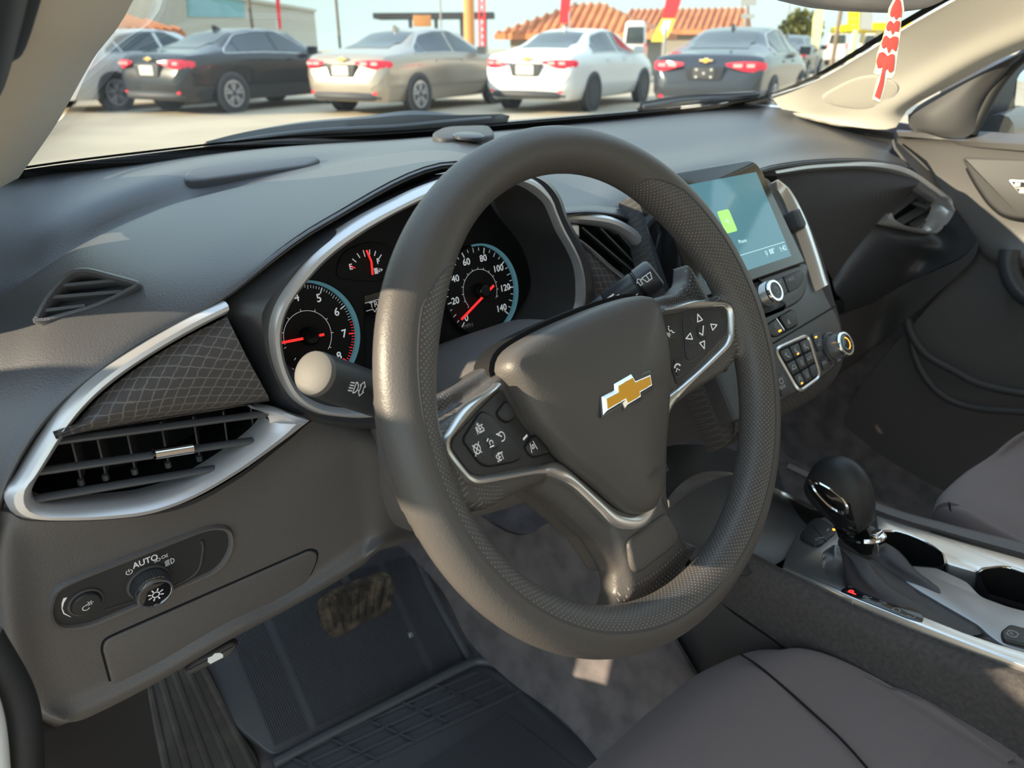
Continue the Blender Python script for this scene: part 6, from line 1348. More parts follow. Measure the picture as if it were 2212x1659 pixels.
m_ = MB(); m_.tube(spl([P(1960, 700, x=1.12), P(1985, 790, x=1.10), P(2030, 850, x=1.09), P(2100, 880, x=1.09), P(2215, 890, x=1.09), P(2400, 900, x=1.09)], 6), .007, 10); m_.build('pocket_lip', M['matte'], pd)
m_ = MB(); m_.tube(spl([P(2178, 545, x=1.08), P(2176, 570, x=1.075), P(2190, 610, x=1.07), P(2220, 640, x=1.07), P(2300, 670, x=1.07)], 6), [.012]*6*4+[.014], 12) if False else m_.tube(spl([P(2182, 540, x=1.08), P(2178, 570, x=1.075), P(2190, 610, x=1.07), P(2225, 645, x=1.07), P(2300, 670, x=1.07)], 6), .016, 12); m_.build('armrest_pull', M['satin'], pd)
# mirror sail: black corner triangle at the foot of the pillar
m_ = MB(); m_.skin([[P(1962, 250, x=1.095), P(1990, 224, x=1.095), P(2060, 186, x=1.09), P(2140, 146, x=1.085), P(2214, 112, x=1.08)],
                    [P(1962, 262, x=1.10), P(2000, 250, x=1.085), P(2060, 226, x=1.085), P(2130, 170, x=1.09), P(2205, 124, x=1.09)],
                    [P(1966, 276, x=1.10), P(2010, 280, x=1.085), P(2070, 268, x=1.088), P(2130, 200, x=1.10), P(2190, 136, x=1.10)],
                    [P(1980, 282, x=1.095), P(2040, 296, x=1.09), P(2098, 290, x=1.10), P(2135, 220, x=1.12), P(2185, 142, x=1.12)]], 30, 7, thick=.004); m_.build('mirror_sail', M['matte'], pd)
m_ = MB(); m_.tube(spl([P(2098, 290, x=1.11), P(2118, 250, x=1.115), P(2150, 190, x=1.115), P(2190, 140, x=1.115), P(2230, 105, x=1.11)], 6), .010, 10); m_.build('window_seal', M['seal'], pd)
sg_ = MB(); sg_.skin([[P(2095, 290, x=1.15), P(2215, 292, x=1.15), P(2420, 300, x=1.15)], [P(2150, 190, x=1.14), P(2300, 170, x=1.14), P(2420, 160, x=1.14)], [P(2214, 104, x=1.12), P(2320, 60, x=1.12), P(2420, 20, x=1.11)]], 16, 5)
structure(sg_.build('window_2', gl, None))
# outside mirror
om = thing('door_mirror', 'black outside door mirror seen through the passenger window at the right edge', 'mirror', P(2190, 230, x=1.32))
DM = Fr(P(2190, 220, x=1.32), (-.35, -.94, .0), (0, 0, 1))
mo = rpoly(DM.pxs([(2108, 280), (2120, 200), (2150, 145), (2200, 118), (2420, 130), (2400, 290)]), .02, 5)
m_ = MB(); m_.slab(DM, mo, -.09, 0, .012); m_.build('mirror_housing', M['satin'], om)
mi = rpoly(DM.pxs([(2192, 272), (2190, 220), (2196, 165), (2222, 140), (2400, 148), (2380, 280)]), .015, 5)
m_ = MB(); m_.slab(DM, mi, -.002, .002, .001); M['mirror'] = mk('mirror_glass', (.85, .87, .88), .02, metal=1.0); m_.build('mirror_glass', M['mirror'], om)
m_ = MB(); m_.tube([P(2150, 285, x=1.17), P(2180, 275, x=1.24), P(2200, 265, x=1.34)], .03, 12); m_.build('mirror_arm', M['satin'], om)

# ================================================================== rear-view mirror and the air freshener hanging from it
rv = thing('rear_view_mirror', 'rear-view mirror whose pale lower edge shows above the red freshener', 'mirror', P(1880, -40, x=.37))
RV = Fr(P(1880, -20, x=.375), (-.42, -.90, .05), (0, .05, 1))
m_ = MB(); m_.slab(RV, rpoly(RV.pxs([(1690, -10), (1780, 12), (1860, 20), (1960, 24), (2010, 18), (2062, -6), (2070, -120), (1700, -140)]), .012, 5), -.022, 0, .006); M['rvm'] = mk('mirror_shell_reflection', (.50, .48, .47), .4); m_.build('mirror_shell', M['rvm'], rv)  # pale shell colour stands in for a bright reflection on the rim
m_ = MB(); m_.tube([RV.w(0, .03, -.02), RV.w(0, .09, -.06), np.array([.37, .10, 1.33])], .010, 10); m_.build('mirror_mount', M['matte'], rv)
FZ = Fr(P(1918, 110, x=.372), (-.75, -.66, .05), (0, .05, 1))
af = thing('air_freshener', 'red and white cardboard tree air freshener hanging before the right pillar', 'air freshener', FZ.at(1895, 218))
fo_ = [(1934, -8), (1921, 18), (1918, 42), (1911, 70), (1905, 92), (1896, 115), (1893, 140), (1888, 158), (1893, 163), (1899, 162), (1893, 182), (1885, 215), (1901, 223), (1910, 196), (1916, 170), (1926, 171), (1934, 160), (1938, 130), (1942, 100), (1946, 72), (1948, 40), (1954, 22), (1952, 4), (1949, -8)]
m_ = MB(); m_.slab(FZ, FZ.pxs(fo_), -.0022, 0, .0002); m_.build('card', M['fedge'], af)
m_ = MB(); m_.slab(FZ, inset(FZ.pxs(fo_), .0003), -.0005, .0004, .0001); wf = m_.build('white_face', M['fwhite'], af)
for o in ([(1938, -6), (1926, 16), (1922, 30), (1925, 38), (1931, 34), (1935, 44), (1941, 36), (1946, 38), (1948, 22), (1945, 2)],
          [(1918, 48), (1914, 60), (1917, 68), (1924, 64), (1927, 76), (1933, 66), (1940, 70), (1944, 54), (1944, 46), (1936, 44), (1930, 52), (1924, 44)],
          [(1909, 80), (1904, 96), (1907, 106), (1915, 100), (1919, 116), (1926, 104), (1935, 112), (1940, 92), (1940, 80), (1930, 78), (1922, 84), (1914, 76)],
          [(1899, 114), (1893, 132), (1896, 148), (1904, 146), (1907, 144), (1900, 176), (1889, 208), (1900, 215), (1908, 184), (1912, 152), (1917, 148), (1922, 158), (1930, 152), (1932, 132), (1932, 118), (1925, 116), (1917, 122), (1908, 112)]):
    m_ = MB(); m_.slab(FZ, rpoly(FZ.pxs(o, .0006), .0012, 3), 0, .0009, .0001); m_.build('red_patch', M['red'], wf)
m_ = MB(); m_.tube([FZ.at(1942, -6, -.001), FZ.at(1944, -60, -.001)], .0007, 6); m_.build('cord', M['fwhite'], af)

# ================================================================== outside the screen: wiper arms and cowl edge
def OUT(u, v, dy): return P(u, v, y=dy)
for lab, pts, pts2 in (('driver-side wiper blade lying along the base of the windscreen', ((440, 316, .80), (520, 292, .82), (650, 268, .84), (780, 256, .85), (890, 243, .85), (1000, 252, .84), (1100, 254, .83)), ((450, 321, .79), (560, 300, .81), (700, 284, .83), (850, 276, .84), (960, 266, .84), (1060, 258, .83))),
                       ('passenger-side wiper blade at the base of the windscreen before the gray sedan', ((1380, 226, .74), (1450, 212, .74), (1540, 206, .72), (1620, 203, .68)), ((1390, 232, .74), (1470, 220, .74), (1560, 212, .72), (1640, 205, .68)))):
    t = thing('windscreen_wiper', lab, 'wiper', OUT(*pts[0]))
    m_ = MB(); m_.ribbon([OUT(*q) for q in pts], [OUT(*q) for q in pts2], (0, -.5, .85), [(0, -.012), (0, .004), (.5, .010), (1, .002), (1, -.012)], m=40); fixn(m_.build('wiper_arm', M['wiper'], t))
    m_ = MB(); m_.tube(spl([OUT(u, v-2, y_-.01) for u, v, y_ in pts2], 6), .004, 8); m_.build('wiper_blade', M['satin'], t)
ck = MB(); ck.skin([[OUT(-100, 402, .75), OUT(300, 338, .80), OUT(700, 300, .84), OUT(1000, 275, .86), OUT(1400, 240, .82), OUT(1640, 212, .76)], [OUT(-100, 396, 1.0), OUT(300, 333, 1.0), OUT(700, 294, 1.05), OUT(1000, 268, 1.05), OUT(1400, 236, 1.0), OUT(1640, 209, .92)]], 30, 4, thick=.01)
ck.build('cowl_panel', M['wiper'], win)

# ================================================================== the driver's door, swung open on its hinge (out of view; angle and heights set to block the sun)
OD = math.radians(50); od_d = np.array([-math.sin(OD), -math.cos(OD), 0]); od_n = np.array([math.cos(OD), -math.sin(OD), 0])
dd_ = thing('driver_door', 'white driver door standing open beside the dashboard', 'door', (-.95, .2, .32))
FD = Fr((-.575, .44, 0), od_n, (0, 0, 1)); sg1 = 1 if FD.x @ od_d > 0 else -1
def dq(pts): return [(sg1*a, b) for a, b in pts]
m_ = MB(); m_.slab(FD, rpoly(dq([(0, .34), (1.02, .34), (1.06, .70), (1.04, 1.06), (0, 1.09)]), .05), -.10, 0, .02); m_.build('door_shell', M['paint'], dd_)
m_ = MB(); m_.slab(FD, rpoly(dq([(.05, .38), (.98, .38), (1.0, .95), (.05, .98)]), .05), -.02, .05, .02); m_.build('door_trim', M['grain'], dd_)
m_ = MB(); m_.tube([FD.w(sg1*a, b, -.05) for a, b in ((.02, 1.0), (.30, 1.20), (.62, 1.34), (.95, 1.36), (1.03, 1.0))], .025, 8); m_.build('window_frame', M['seal'], dd_)
m_ = MB(); m_.slab(FD, dq([(.0, 1.0), (.26, 1.0), (.26, 1.20), (.20, 1.18)]), -.06, -.02, .005); m_.build('mirror_sail', M['matte'], dd_)
m_ = MB(); m_.slab(Fr(FD.w(sg1*.14, 1.07, -.22), od_d, (0, 0, 1)), rpoly([(-.13, -.08), (.13, -.08), (.13, .06), (-.10, .10)], .03), -.06, .02, .02); m_.build('mirror_housing', M['paint'], dd_)
# ================================================================== the row of parked sedans
ST = [  # y from the rear, top z, roof half width, belt z, belt half width, widest half width, sill half width, bottom z
    (0.00, .60, .50, .56, .60, .66, .58, .36), (.05, .80, .62, .74, .76, .80, .68, .27), (.14, .985, .66, .90, .84, .885, .74, .24), (.22, 1.03, .70, .95, .865, .90, .78, .23),
    (.60, 1.075, .68, .985, .885, .92, .80, .22), (1.00, 1.175, .60, 1.01, .885, .925, .80, .21), (1.50, 1.375, .54, 1.015, .885, .925, .80, .21), (2.00, 1.455, .57, 1.02, .885, .925, .80, .21),
    (2.50, 1.465, .59, 1.005, .885, .925, .80, .21), (3.00, 1.405, .58, .99, .885, .925, .80, .21), (3.45, 1.20, .60, .985, .88, .92, .80, .22), (3.80, 1.02, .66, .97, .86, .92, .80, .22),
    (4.40, .93, .62, .86, .82, .90, .76, .22), (4.75, .78, .55, .70, .74, .82, .68, .24), (4.90, .58, .45, .52, .56, .62, .52, .30)]
def section(y):
    a = np.array(ST); p = [np.interp(y, a[:, 0], a[:, i]) for i in range(1, 8)]
    zt, wr, zb, wb_, wm, wl, zl = p
    if zt-zb > .2: ctrl = [(0, zt), (wr*.55, zt-.012), (wr, zt-.05), (wr+(wb_-wr)*.55, zb+(zt-zb)*.42), (wb_, zb), (wm, zb-.16), (wm-.012, .60), (wm-.02, .45), (wl+.05, zl+.08), (wl, zl)]
    else: ctrl = [(0, zt), (wr*.5, zt-.004), (wr*.9, zt-.014), (wr+(wb_-wr)*.6, zt-(zt-zb)*.5), (wb_, zb), (wm, min(zb-.05, max(zb-.16, .5))), (wm-.012, .60 if zb > .7 else zb*.8), (wm-.02, .45), (wl+.05, zl+.08), (wl, zl)]
    return ctrl
def surf(y, s):
    c = section(y); k = s*(len(c)-1); i = min(int(k), len(c)-2); t = k-i
    a = np.array(c[max(i-1, 0)]) if i else np.array((-c[1][0], c[1][1])); b, d = np.array(c[i]), np.array(c[i+1]); e = np.array(c[i+2]) if i+2 < len(c) else 2*d-b
    q = .5*((2*b)+(d-a)*t+(2*a-5*b+4*d-e)*t*t+(3*b-a-3*d+e)*t**3); return q
def sfull(x_side, y, s, off=0.0):
    q = surf(y, s); e = surf(y, min(s+.01, 1))-surf(y, max(s-.01, 0)); n = np.array([-e[1], e[0]])*-1
    n = n/(np.linalg.norm(n)+1e-9); n = n if n[0]*1+n[1]*.3 > 0 or s < .2 else -n
    if n[1] < 0 and s < .35: n = -n
    q = q+n*off; return np.array([x_side*q[0], y, q[1]])
def patch(mb, side, ys, s0, s1, ns=6, off=.006, both=False):
    v, f = [], []; L = len(ys)
    for i, y in enumerate(ys):
        a, b = s0(y), s1(y)
        for k in range(ns+1): v.append(sfull(side, y, a+(b-a)*k/ns, off))
    for i in range(L-1):
        for k in range(ns): f.append((i*(ns+1)+k, i*(ns+1)+k+1, (i+1)*(ns+1)+k+1, (i+1)*(ns+1)+k))
    if side < 0: f = [q[::-1] for q in f]
    mb.add(v, f)
M['cglass'] = mk('car_window_glass', (.05, .065, .07), .06, spec=.6)
M['tail'] = mk('tail_lamp_red', (.75, .02, .05), .18, spec=.6, emit=(.9, .05, .09), es=.10)
M['tailw'] = mk('tail_lamp_clear', (.60, .32, .33), .4)
M['tire'] = mk('tire_rubber', (.03, .03, .032), .8)
M['alloy'] = mk('alloy_wheel', (.55, .55, .56), .35, metal=.7)
M['plate_'] = mk('licence_plate', (.62, .62, .58), .5)
M['bump'] = mk('bumper_plastic', (.05, .05, .055), .6)
def car(label, pos, head, paint, group, plate='plate', trim_chrome=True, dark_wheel=False):
    Mx = Matrix.Translation((pos[0], pos[1], 0)) @ Matrix.Rotation(-head, 4, 'Z')
    t = thing('parked_sedan', label, 'car', M=Mx, group=None)
    W_ = np.array(Mx)
    def put(mb, name, mat, parent=t, smooth=True):
        vv = np.array(mb.v); mb.v = list(vv @ W_[:3, :3].T + W_[:3, 3]); o = mb.build(name, mat, parent, smooth); return fixn(o)
    ys = sorted(set(np.round(np.concatenate([np.linspace(0, .3, 9), np.linspace(.3, 4.6, 44), np.linspace(4.6, 4.9, 8)]), 4)))
    ns = 30; rings = []
    for y in ys:
        r = [sfull(1, y, k/ns) for k in range(ns+1)]; rings.append(r+[q*np.array([-1, 1, 1]) for q in r[::-1][:-1]])
    m_ = MB(); m_.loft(rings); put(m_, 'body', paint, smooth=60)
    m_ = MB()
    for sd in (1, -1): patch(m_, sd, np.linspace(.74, 1.62, 10), lambda y: 0.0, lambda y: .19-.02*abs(y-1.2), 4)
    put(m_, 'rear_window', M['cglass'])
    m_ = MB()
    for sd in (1, -1): patch(m_, sd, np.linspace(3.0, 3.66, 8), lambda y: 0.0, lambda y: .2, 4)
    put(m_, 'windscreen', M['cglass'])
    for sd in (1, -1):
        lo = lambda y: .425; hi = lambda y: max(.245, .425-.18*min(1, math.sqrt(max(0, (y-1.02)/.55)))) if y < 1.9 else max(.245, .425-.18*min(1, max(0, (3.52-y)/.95)))
        for y0, y1 in ((1.05, 1.36), (1.40, 2.28), (2.36, 3.50)):
            m_ = MB(); patch(m_, sd, np.linspace(y0, y1, 12), hi, lo, 4); put(m_, 'side_window', M['cglass'])
        yy = [y for y in np.linspace(1.02, 3.52, 40)]
        m_ = MB(); m_.tube([sfull(sd, y, hi(y)-.012, .004) for y in yy]+[sfull(sd, y, .437, .004) for y in yy[::-1]], .012, 6, closed=True); put(m_, 'window_trim', M['schrome'])
        # tail lamp: wraps from the boot lid round to the flank
        cols = [(.34, -.005, .895, .865), (.48, .01, .91, .82), (.62, .03, .92, .785), (.76, .075, .92, .77), (.86, .15, .915, .77), (.905, .24, .905, .79), (.918, .31, .885, .82)]
        def rear(x, y, z): return np.array([sd*x, y, z])
        m_ = MB(); v = []; 
        for x, y, z1, z0 in cols: v += [rear(x, y-.012+.05*(z1-.84), z1), rear(x+.008, y-.02, (z0+z1)/2), rear(x, y-.012+.05*(z0-.84), z0)]
        f = []
        for i in range(len(cols)-1): f += [(i*3, i*3+1, i*3+4, i*3+3), (i*3+1, i*3+2, i*3+5, i*3+4)]
        m_.add(v, f); tl_ = put(m_, 'tail_lamp', M['tail'])
        m_ = MB()
        for x0, x1, yo in ((.46, .60, .0), (.66, .78, .045)): m_.box((sd*(x0+x1)/2, yo, .862), (x1-x0, .05, .05))
        put(m_, 'reverse_lamp', M['tailw'], tl_)
        m_ = MB(); m_.box((sd*.66, .035, .385), (.16, .03, .035)); put(m_, 'reflector', M['tail'])
        for yw in (1.06, 3.89):
            Fw = Fr((sd*.93, yw, .335), (sd, 0, 0), (0, 0, 1))
            m_ = MB(); m_.lathe(Fw, (0, 0), [(.375, -.02), (.375, .006), (.345, .012)], 32); put(m_, 'wheel_arch', M['bump'])
            m_ = MB(); m_.lathe(Fw, (0, 0), [(.335, -.18), (.335, -.01), (.315, .020), (.24, .020), (.235, .0)], 32); tw = put(m_, 'wheel', M['tire'])
            m_ = MB(); m_.lathe(Fw, (0, 0), [(.235, -.01), (.235, .018), (.205, .020), (.205, -.02), (.0001, -.02)], 32)
            for k in range(5):
                for dd in (-8, 8):
                    a = math.radians(72*k+90+dd); m_.bar(Fw.w(.05*math.cos(a), .05*math.sin(a), .006), Fw.w(.215*math.cos(a+.05*dd/8), .215*math.sin(a+.05*dd/8), .008), .036, .02, Fw.n)
            put(m_, 'rim', M['bump'] if dark_wheel else M['alloy'], tw)
        m_ = MB(); m_.box((sd*1.02, 3.18, 1.06), (.20, .09, .14)); put(m_, 'door_mirror', paint)
        for yh in (1.72, 2.62): m_ = MB(); m_.box((sd*.925, yh, .90), (.03, .17, .03)); put(m_, 'door_handle', paint)
    # bumper lower, plate recess, plate, emblem, fin antenna
    m_ = MB(); m_.tube([(-.72, .16, .33), (-.60, .03, .33), (0, -.012, .33), (.60, .03, .33), (.72, .16, .33)], .075, 10, flat=.9); put(m_, 'lower_bumper', M['bump'])
    m_ = MB(); q = [(-.33, .85), (.33, .85), (.27, .64), (-.27, .64)]; Fp = Fr((0, .0, 0), (0, -1, 0), (0, 0, 1)); m_.slab(Fp, rpoly(q, .03), -.10, .008, .003); rc_ = put(m_, 'plate_recess', paint if plate == 'none' else M['bump'])
    m_ = MB(); m_.slab(Fp, rpoly([(-.18, .825), (.18, .825), (.18, .665), (-.18, .665)], .012), 0, .022, .004); put(m_, 'licence_plate', M['plate_'] if plate != 'none' else M['bump'], rc_)
    if plate == 'none':
        m_ = MB()
        for a in ((-.12, .80), (.12, .80), (-.12, .69), (.12, .69), (0, .745)): m_.box((a[0], -.026, a[1]), (.03, .01, .03))
        put(m_, 'plate_screw', M['plate_'], rc_)
    b_ = [(a_, z_-.085) for a_, z_ in ((-.115, 1.0), (-.10, 1.035), (-.035, 1.035), (-.03, 1.055), (.045, 1.055), (.04, 1.035), (.115, 1.035), (.10, 1.0), (.035, 1.0), (.03, .98), (-.045, .98), (-.04, 1.0))]
    Fe = Fr((0, .065, 0), (0, -1, 0), (0, 0, 1)); m_ = MB(); m_.slab(Fe, b_, -.03, .012, .004); em_ = put(m_, 'emblem', M['chrome']); m_ = MB(); m_.slab(Fe, inset(b_, .008), 0, .016, .002); put(m_, 'emblem_field', M['gold'], em_)
    m_ = MB(); m_.loft([[(-.03, 1.62, 1.40), (.03, 1.62, 1.40), (.02, 1.80, 1.43), (-.02, 1.80, 1.43)], [(-.012, 1.60, 1.495), (.012, 1.60, 1.495), (.008, 1.66, 1.50), (-.008, 1.66, 1.50)]]); m_.v = [np.array(q, float) for q in m_.v]; put(m_, 'antenna_fin', paint)
    return t
PN = {k: mk('paint_'+k, c, r, metal=m, coat=.6) for k, c, r, m in (('black', (.018, .019, .022), .22, .3), ('tan', (.40, .345, .285), .28, .5), ('white', (.74, .74, .72), .25, 0), ('gray', (.045, .052, .065), .22, .5), ('dark', (.03, .034, .032), .3, .3))}
def from_corner(u, D, hd):
    az = YAW+math.atan((u-CX)*math.cos(PITCH)/FPX); r_ = D/math.cos(az-YAW); c, s = math.cos(hd), math.sin(hd)
    x, y = CAM[0]+r_*math.sin(az), CAM[1]+r_*math.cos(az); o = (.90, .25); return (x-(c*o[0]+s*o[1]), y-(-s*o[0]+c*o[1]))
def from_wheel(u, v, hd, z=0.0):
    """car origin so that its rear right wheel touches the ground at pixel (u, v)"""
    w = P(u, v, z=z); c, s = math.cos(hd), math.sin(hd); o = np.array([.86, 1.06])
    return (w[0]-(c*o[0]+s*o[1]), w[1]-(-s*o[0]+c*o[1]))
R = math.radians
def hor_at(u, D):
    az = YAW+math.atan((u-CX)*math.cos(PITCH)/FPX); r_ = D/math.cos(az-YAW); return (CAM[0]+r_*math.sin(az), CAM[1]+r_*math.cos(az))
for lab, md_, (u, D_), h, pn, kw in (
        ('white sedan half hidden behind the left pillar, first of the parked row', 'w', (226, 15.2), 70, 'white', {}),
        ('black sedan parked between the white car at the left pillar and the tan sedan', 'c', (408, 14.1), 70, 'black', {}),
        ('tan sedan parked in the row outside, between black and white sedans', 'c', (840, 13.9), 70, 'tan', {}),
        ('white sedan parked in the row outside, beside the gray one', 'c', (1246, 14.4), 70, 'white', {'dark_wheel': True}),
        ('dark gray sedan at the right end of the row, license plate missing', 'c', (1660, 12.7), 70, 'gray', {'plate': 'none'})):
    pos = from_corner(u, D_, R(h))
    if md_ == 'w': w_ = hor_at(u, D_); c_, s_ = math.cos(R(h)), math.sin(R(h)); pos = (w_[0]-(c_*.86+s_*1.06), w_[1]-(-s_*.86+c_*1.06))
    car(lab, pos, R(h), PN[pn], None, **kw)
cpos = P(1800, 178, z=0)
car('dark sedan behind the right end of the row, beside the windshield pillar', (cpos[0]-2.2, cpos[1]+1.0), R(70), PN['dark'], None)

# ================================================================== buildings, poles, flags and signs beyond the row
def at_d(u, v, d): return P(u, v, d=d)
def hor(u, d):                                                     # ground point below pixel column u at depth d
    p = P(u, 95, d=d); return np.array([p[0], p[1], 0.0])
def zof(u, v, d): return P(u, v, d=d)[2]
M['cwall'] = mk('cream_stucco', (.62, .56, .46), .9, bump=('noise', 3, .2, .02)); M['tealp'] = mk('teal_panel', (.27, .50, .52), .7)
M['tile'] = mk('terracotta_tile', (.62, .235, .10), .8, mix=((.50, .17, .07), 1.5, .4, .65)); M['bwall'] = mk('gray_brown_wall', (.30, .27, .23), .9)
M['orange'] = mk('orange_paint', (.72, .30, .10), .7); M['pole'] = mk('weathered_pole', (.20, .15, .11), .85); M['gsteel'] = mk('gray_steel', (.30, .31, .32), .6)
M['flagred'] = mk('flag_red', (.80, .04, .05), .7); M['flagyel'] = mk('flag_yellow', (.85, .70, .08), .7); M['flagpale'] = mk('flag_pale_yellow', (.82, .76, .34), .7); M['flagwhite'] = mk('flag_white', (.85, .85, .8), .7)
M['signyel'] = mk('sign_yellow', (.90, .74, .0), .6); M['leaf'] = mk('tree_leaves', (.11, .13, .035), .8, mix=((.17, .17, .05), 2, .4, .6)); M['bark'] = mk('tree_bark', (.12, .08, .05), .9)
# long cream warehouse, receding to the right
a, b = hor(60, 27), hor(686, 56); zt = zof(60, -40, 27); back = np.array([-8.0, 12, 0])
wh = thing('warehouse', 'long cream warehouse wall with a teal painted panel behind the black sedan', 'building', (a+b)/2)
m_ = MB(); q = [a, b, b+back, a+back]; z1 = zof(686, 26, 56); zz = [z1+.4, z1, z1, z1+.4]
m_.add([p for p in q]+[p+[0, 0, z] for p, z in zip(q, zz)], [(0, 1, 5, 4), (1, 2, 6, 5), (2, 3, 7, 6), (3, 0, 4, 7), (4, 5, 6, 7)]); fixn(m_.build('wall', M['cwall'], wh, smooth=None))
dd = (b-a)/np.linalg.norm(b-a); nn = np.array([dd[1], -dd[0], 0])
def on_wall(u, v):
    d = (u-CX)/FPX*RT-(v-CY)/FPX*UP+FW; t = ((a-CAM) @ nn)/(d @ nn); return CAM+d*t
m_ = MB(); p = [on_wall(405, 36), on_wall(527, 38), on_wall(527, 0), on_wall(405, 0)]; top = z1+.38
p[2][2] = top; p[3][2] = top; m_.add([x+nn*.06 for x in p]+[x-nn*.02 for x in p], [(0, 1, 2, 3), (0, 4, 5, 1), (1, 5, 6, 2), (2, 6, 7, 3), (3, 7, 4, 0)]); fixn(m_.build('teal_panel', M['tealp'], wh, smooth=None))
m_ = MB(); m_.bar(np.array([a[0], a[1], z1+.45])+nn*.05, np.array([b[0], b[1], z1+.05])+nn*.05, .25, .18); m_.build('parapet_cap', M['cwall'], wh, smooth=None)
# low building with a terracotta hip roof in front of it
def hip(label, u0, u1, d0, d1, veave, vridge, r0, r1, depth=6.0, wallmat='bwall', rows_=9):
    A, B = hor(u0, d0), hor(u1, d1); dr = (B-A)/np.linalg.norm(B-A); n_ = np.array([-dr[1], dr[0], 0]); n_ = n_ if n_ @ (A-CAM) > 0 else -n_
    ze, zr = zof(u0, veave, d0), zof((u0+u1)/2, vridge, (d0+d1)/2+depth*.5)
    t = thing('tiled_building', label, 'building', (A+B)/2+n_*depth/2)
    m_ = MB(); ins = .5; a_, b_ = A+dr*ins+n_*ins, B-dr*ins+n_*ins; c_, d_ = b_+n_*(depth-2*ins), a_+n_*(depth-2*ins)
    m_.add([a_, b_, c_, d_]+[x+[0, 0, ze-.05] for x in (a_, b_, c_, d_)], [(0, 1, 5, 4), (1, 2, 6, 5), (2, 3, 7, 6), (3, 0, 4, 7)]); fixn(m_.build('wall', M[wallmat], t, smooth=None))
    L = np.linalg.norm(B-A); P0, P1 = A+dr*L*r0+n_*depth/2+[0, 0, zr], A+dr*L*r1+n_*depth/2+[0, 0, zr]
    E = [A+[0, 0, ze], B+[0, 0, ze], B+n_*depth+[0, 0, ze], A+n_*depth+[0, 0, ze]]
    m_ = MB(); m_.add(E+[P0, P1]+[x-[0, 0, .2] for x in E], [(0, 1, 5, 4), (1, 2, 5), (2, 3, 4, 5), (3, 0, 4), (0, 6, 7, 1), (1, 7, 8, 2), (2, 8, 9, 3), (3, 9, 6, 0), (6, 9, 8, 7)]); rf_ = fixn(m_.build('roof', M['tile'], t, smooth=None))
    m_ = MB(); k = int(L/.33)                                       # barrel rows on the slope that faces the lot
    for i in range(k):
        s = (i+.5)/k; e = E[0]+(E[1]-E[0])*s; tt = min(max((s-0)/(max(r0, 1e-6)), 0), 1) if s < r0 else (1 if s < r1 else (1-s)/(1-r1+1e-6)); r_ = e+(P0+(P1-P0)*min(max((s-r0)/(r1-r0+1e-9), 0), 1)-e)*tt
        if s < r0: r_ = e+((P0-E[0])-dr*((P0-E[0]) @ dr))*tt
        elif s > r1: r_ = e+((P1-E[1])-dr*((P1-E[1]) @ dr))*tt
        if np.linalg.norm(r_-e) > .1: m_.tube([e+[0, 0, .03], r_+[0, 0, .03]], .09, 5)
    m_.build('roof_tiles', M['tile'], rf_)['kind'] = 'stuff'
    return t, A, B, n_, ze, zr
hip('low building with an orange hip roof behind the left pillar', 205, 404, 21, 24, 66, 30, .25, .72, 4.0, 'cwall')
hip('long tiled building with an orange terracotta roof across the street', 1330, 1606, 39.5, 37.5, 66, 22, .02, .98, 6.0)
hip('tiled building with a gabled orange roof behind the white sedan', 1068, 1420, 31, 28.5, 74, 12, .42, .60, 3.4)
# dark canopy on posts with an orange sign
ca, cb_ = P(815, 36, d=42), P(1068, 34, d=42); mid = (ca+cb_)/2
cn_ = thing('canopy', 'dark flat canopy on thin posts behind the tan sedan', 'canopy', (mid[0], mid[1], 0)); m_ = MB(); m_.bar(ca, cb_, 3.0, .28); m_.build('roof_slab', M['bump'], cn_, smooth=None)
for s in (.28, .5, .72, .92): p = ca+(cb_-ca)*s; m_ = MB(); m_.bar((p[0], p[1], 0), p, .16, .16, (0, 1, 0)); m_.build('post', M['gsteel'], cn_, smooth=None)
p = P(912, 45, d=40); Fs = Fr(p, CAM*[1, 1, 0]-p*[1, 1, 0], (0, 0, 1)); m_ = MB(); m_.slab(Fs, rpoly([(-.48, -.28), (.48, -.28), (.48, .28), (-.48, .28)], .04), -.1, 0, .02); sgn = thing('canopy_sign', 'small orange sign board hanging under the dark canopy', 'sign', p); m_.build('sign_board', M['orange'], sgn)
m_ = MB(); m_.bar(p+[0, 0, .28], (p[0], p[1], ca[2]), .06, .06, (0, 1, 0)); m_.build('hanger', M['gsteel'], sgn)
def pole(name, label, cat, u0, u1, vtop, d, mat, base_v=None, r=None):
    p = hor((u0+u1)/2, d); r = r or (u1-u0)/2/FPX*d; m_ = MB(); m_.tube([p, (p[0], p[1], max(zof((u0+u1)/2, vtop, d), 2))], r, 14); return tag(m_.build(name, mat, None), label, cat)
pole('sign_pole', 'thick orange pole rising behind the gap between tan and white sedans', 'pole', 1003, 1026, -90, 30, M['orange'])
pole('utility_pole', 'thin brown utility pole behind the black sedan, left of the red flag tip', 'pole', 547, 553, -90, 40, M['pole'])
pole('utility_pole', 'thin brown utility pole behind the roof of the tan sedan', 'pole', 731, 737, -90, 44, M['pole'])
pole('flag_pole', 'slim gray flagpole standing in front of the dark canopy', 'pole', 952, 956, -90, 30, M['gsteel'])
pole('utility_pole', 'brown utility pole between the pale yellow flag and the yellow sign', 'pole', 1800, 1809, -60, 38, M['pole'])
pole('street_pole', 'thin gray street pole rising beside the tree', 'pole', 1692, 1696, -60, 50, M['gsteel'])
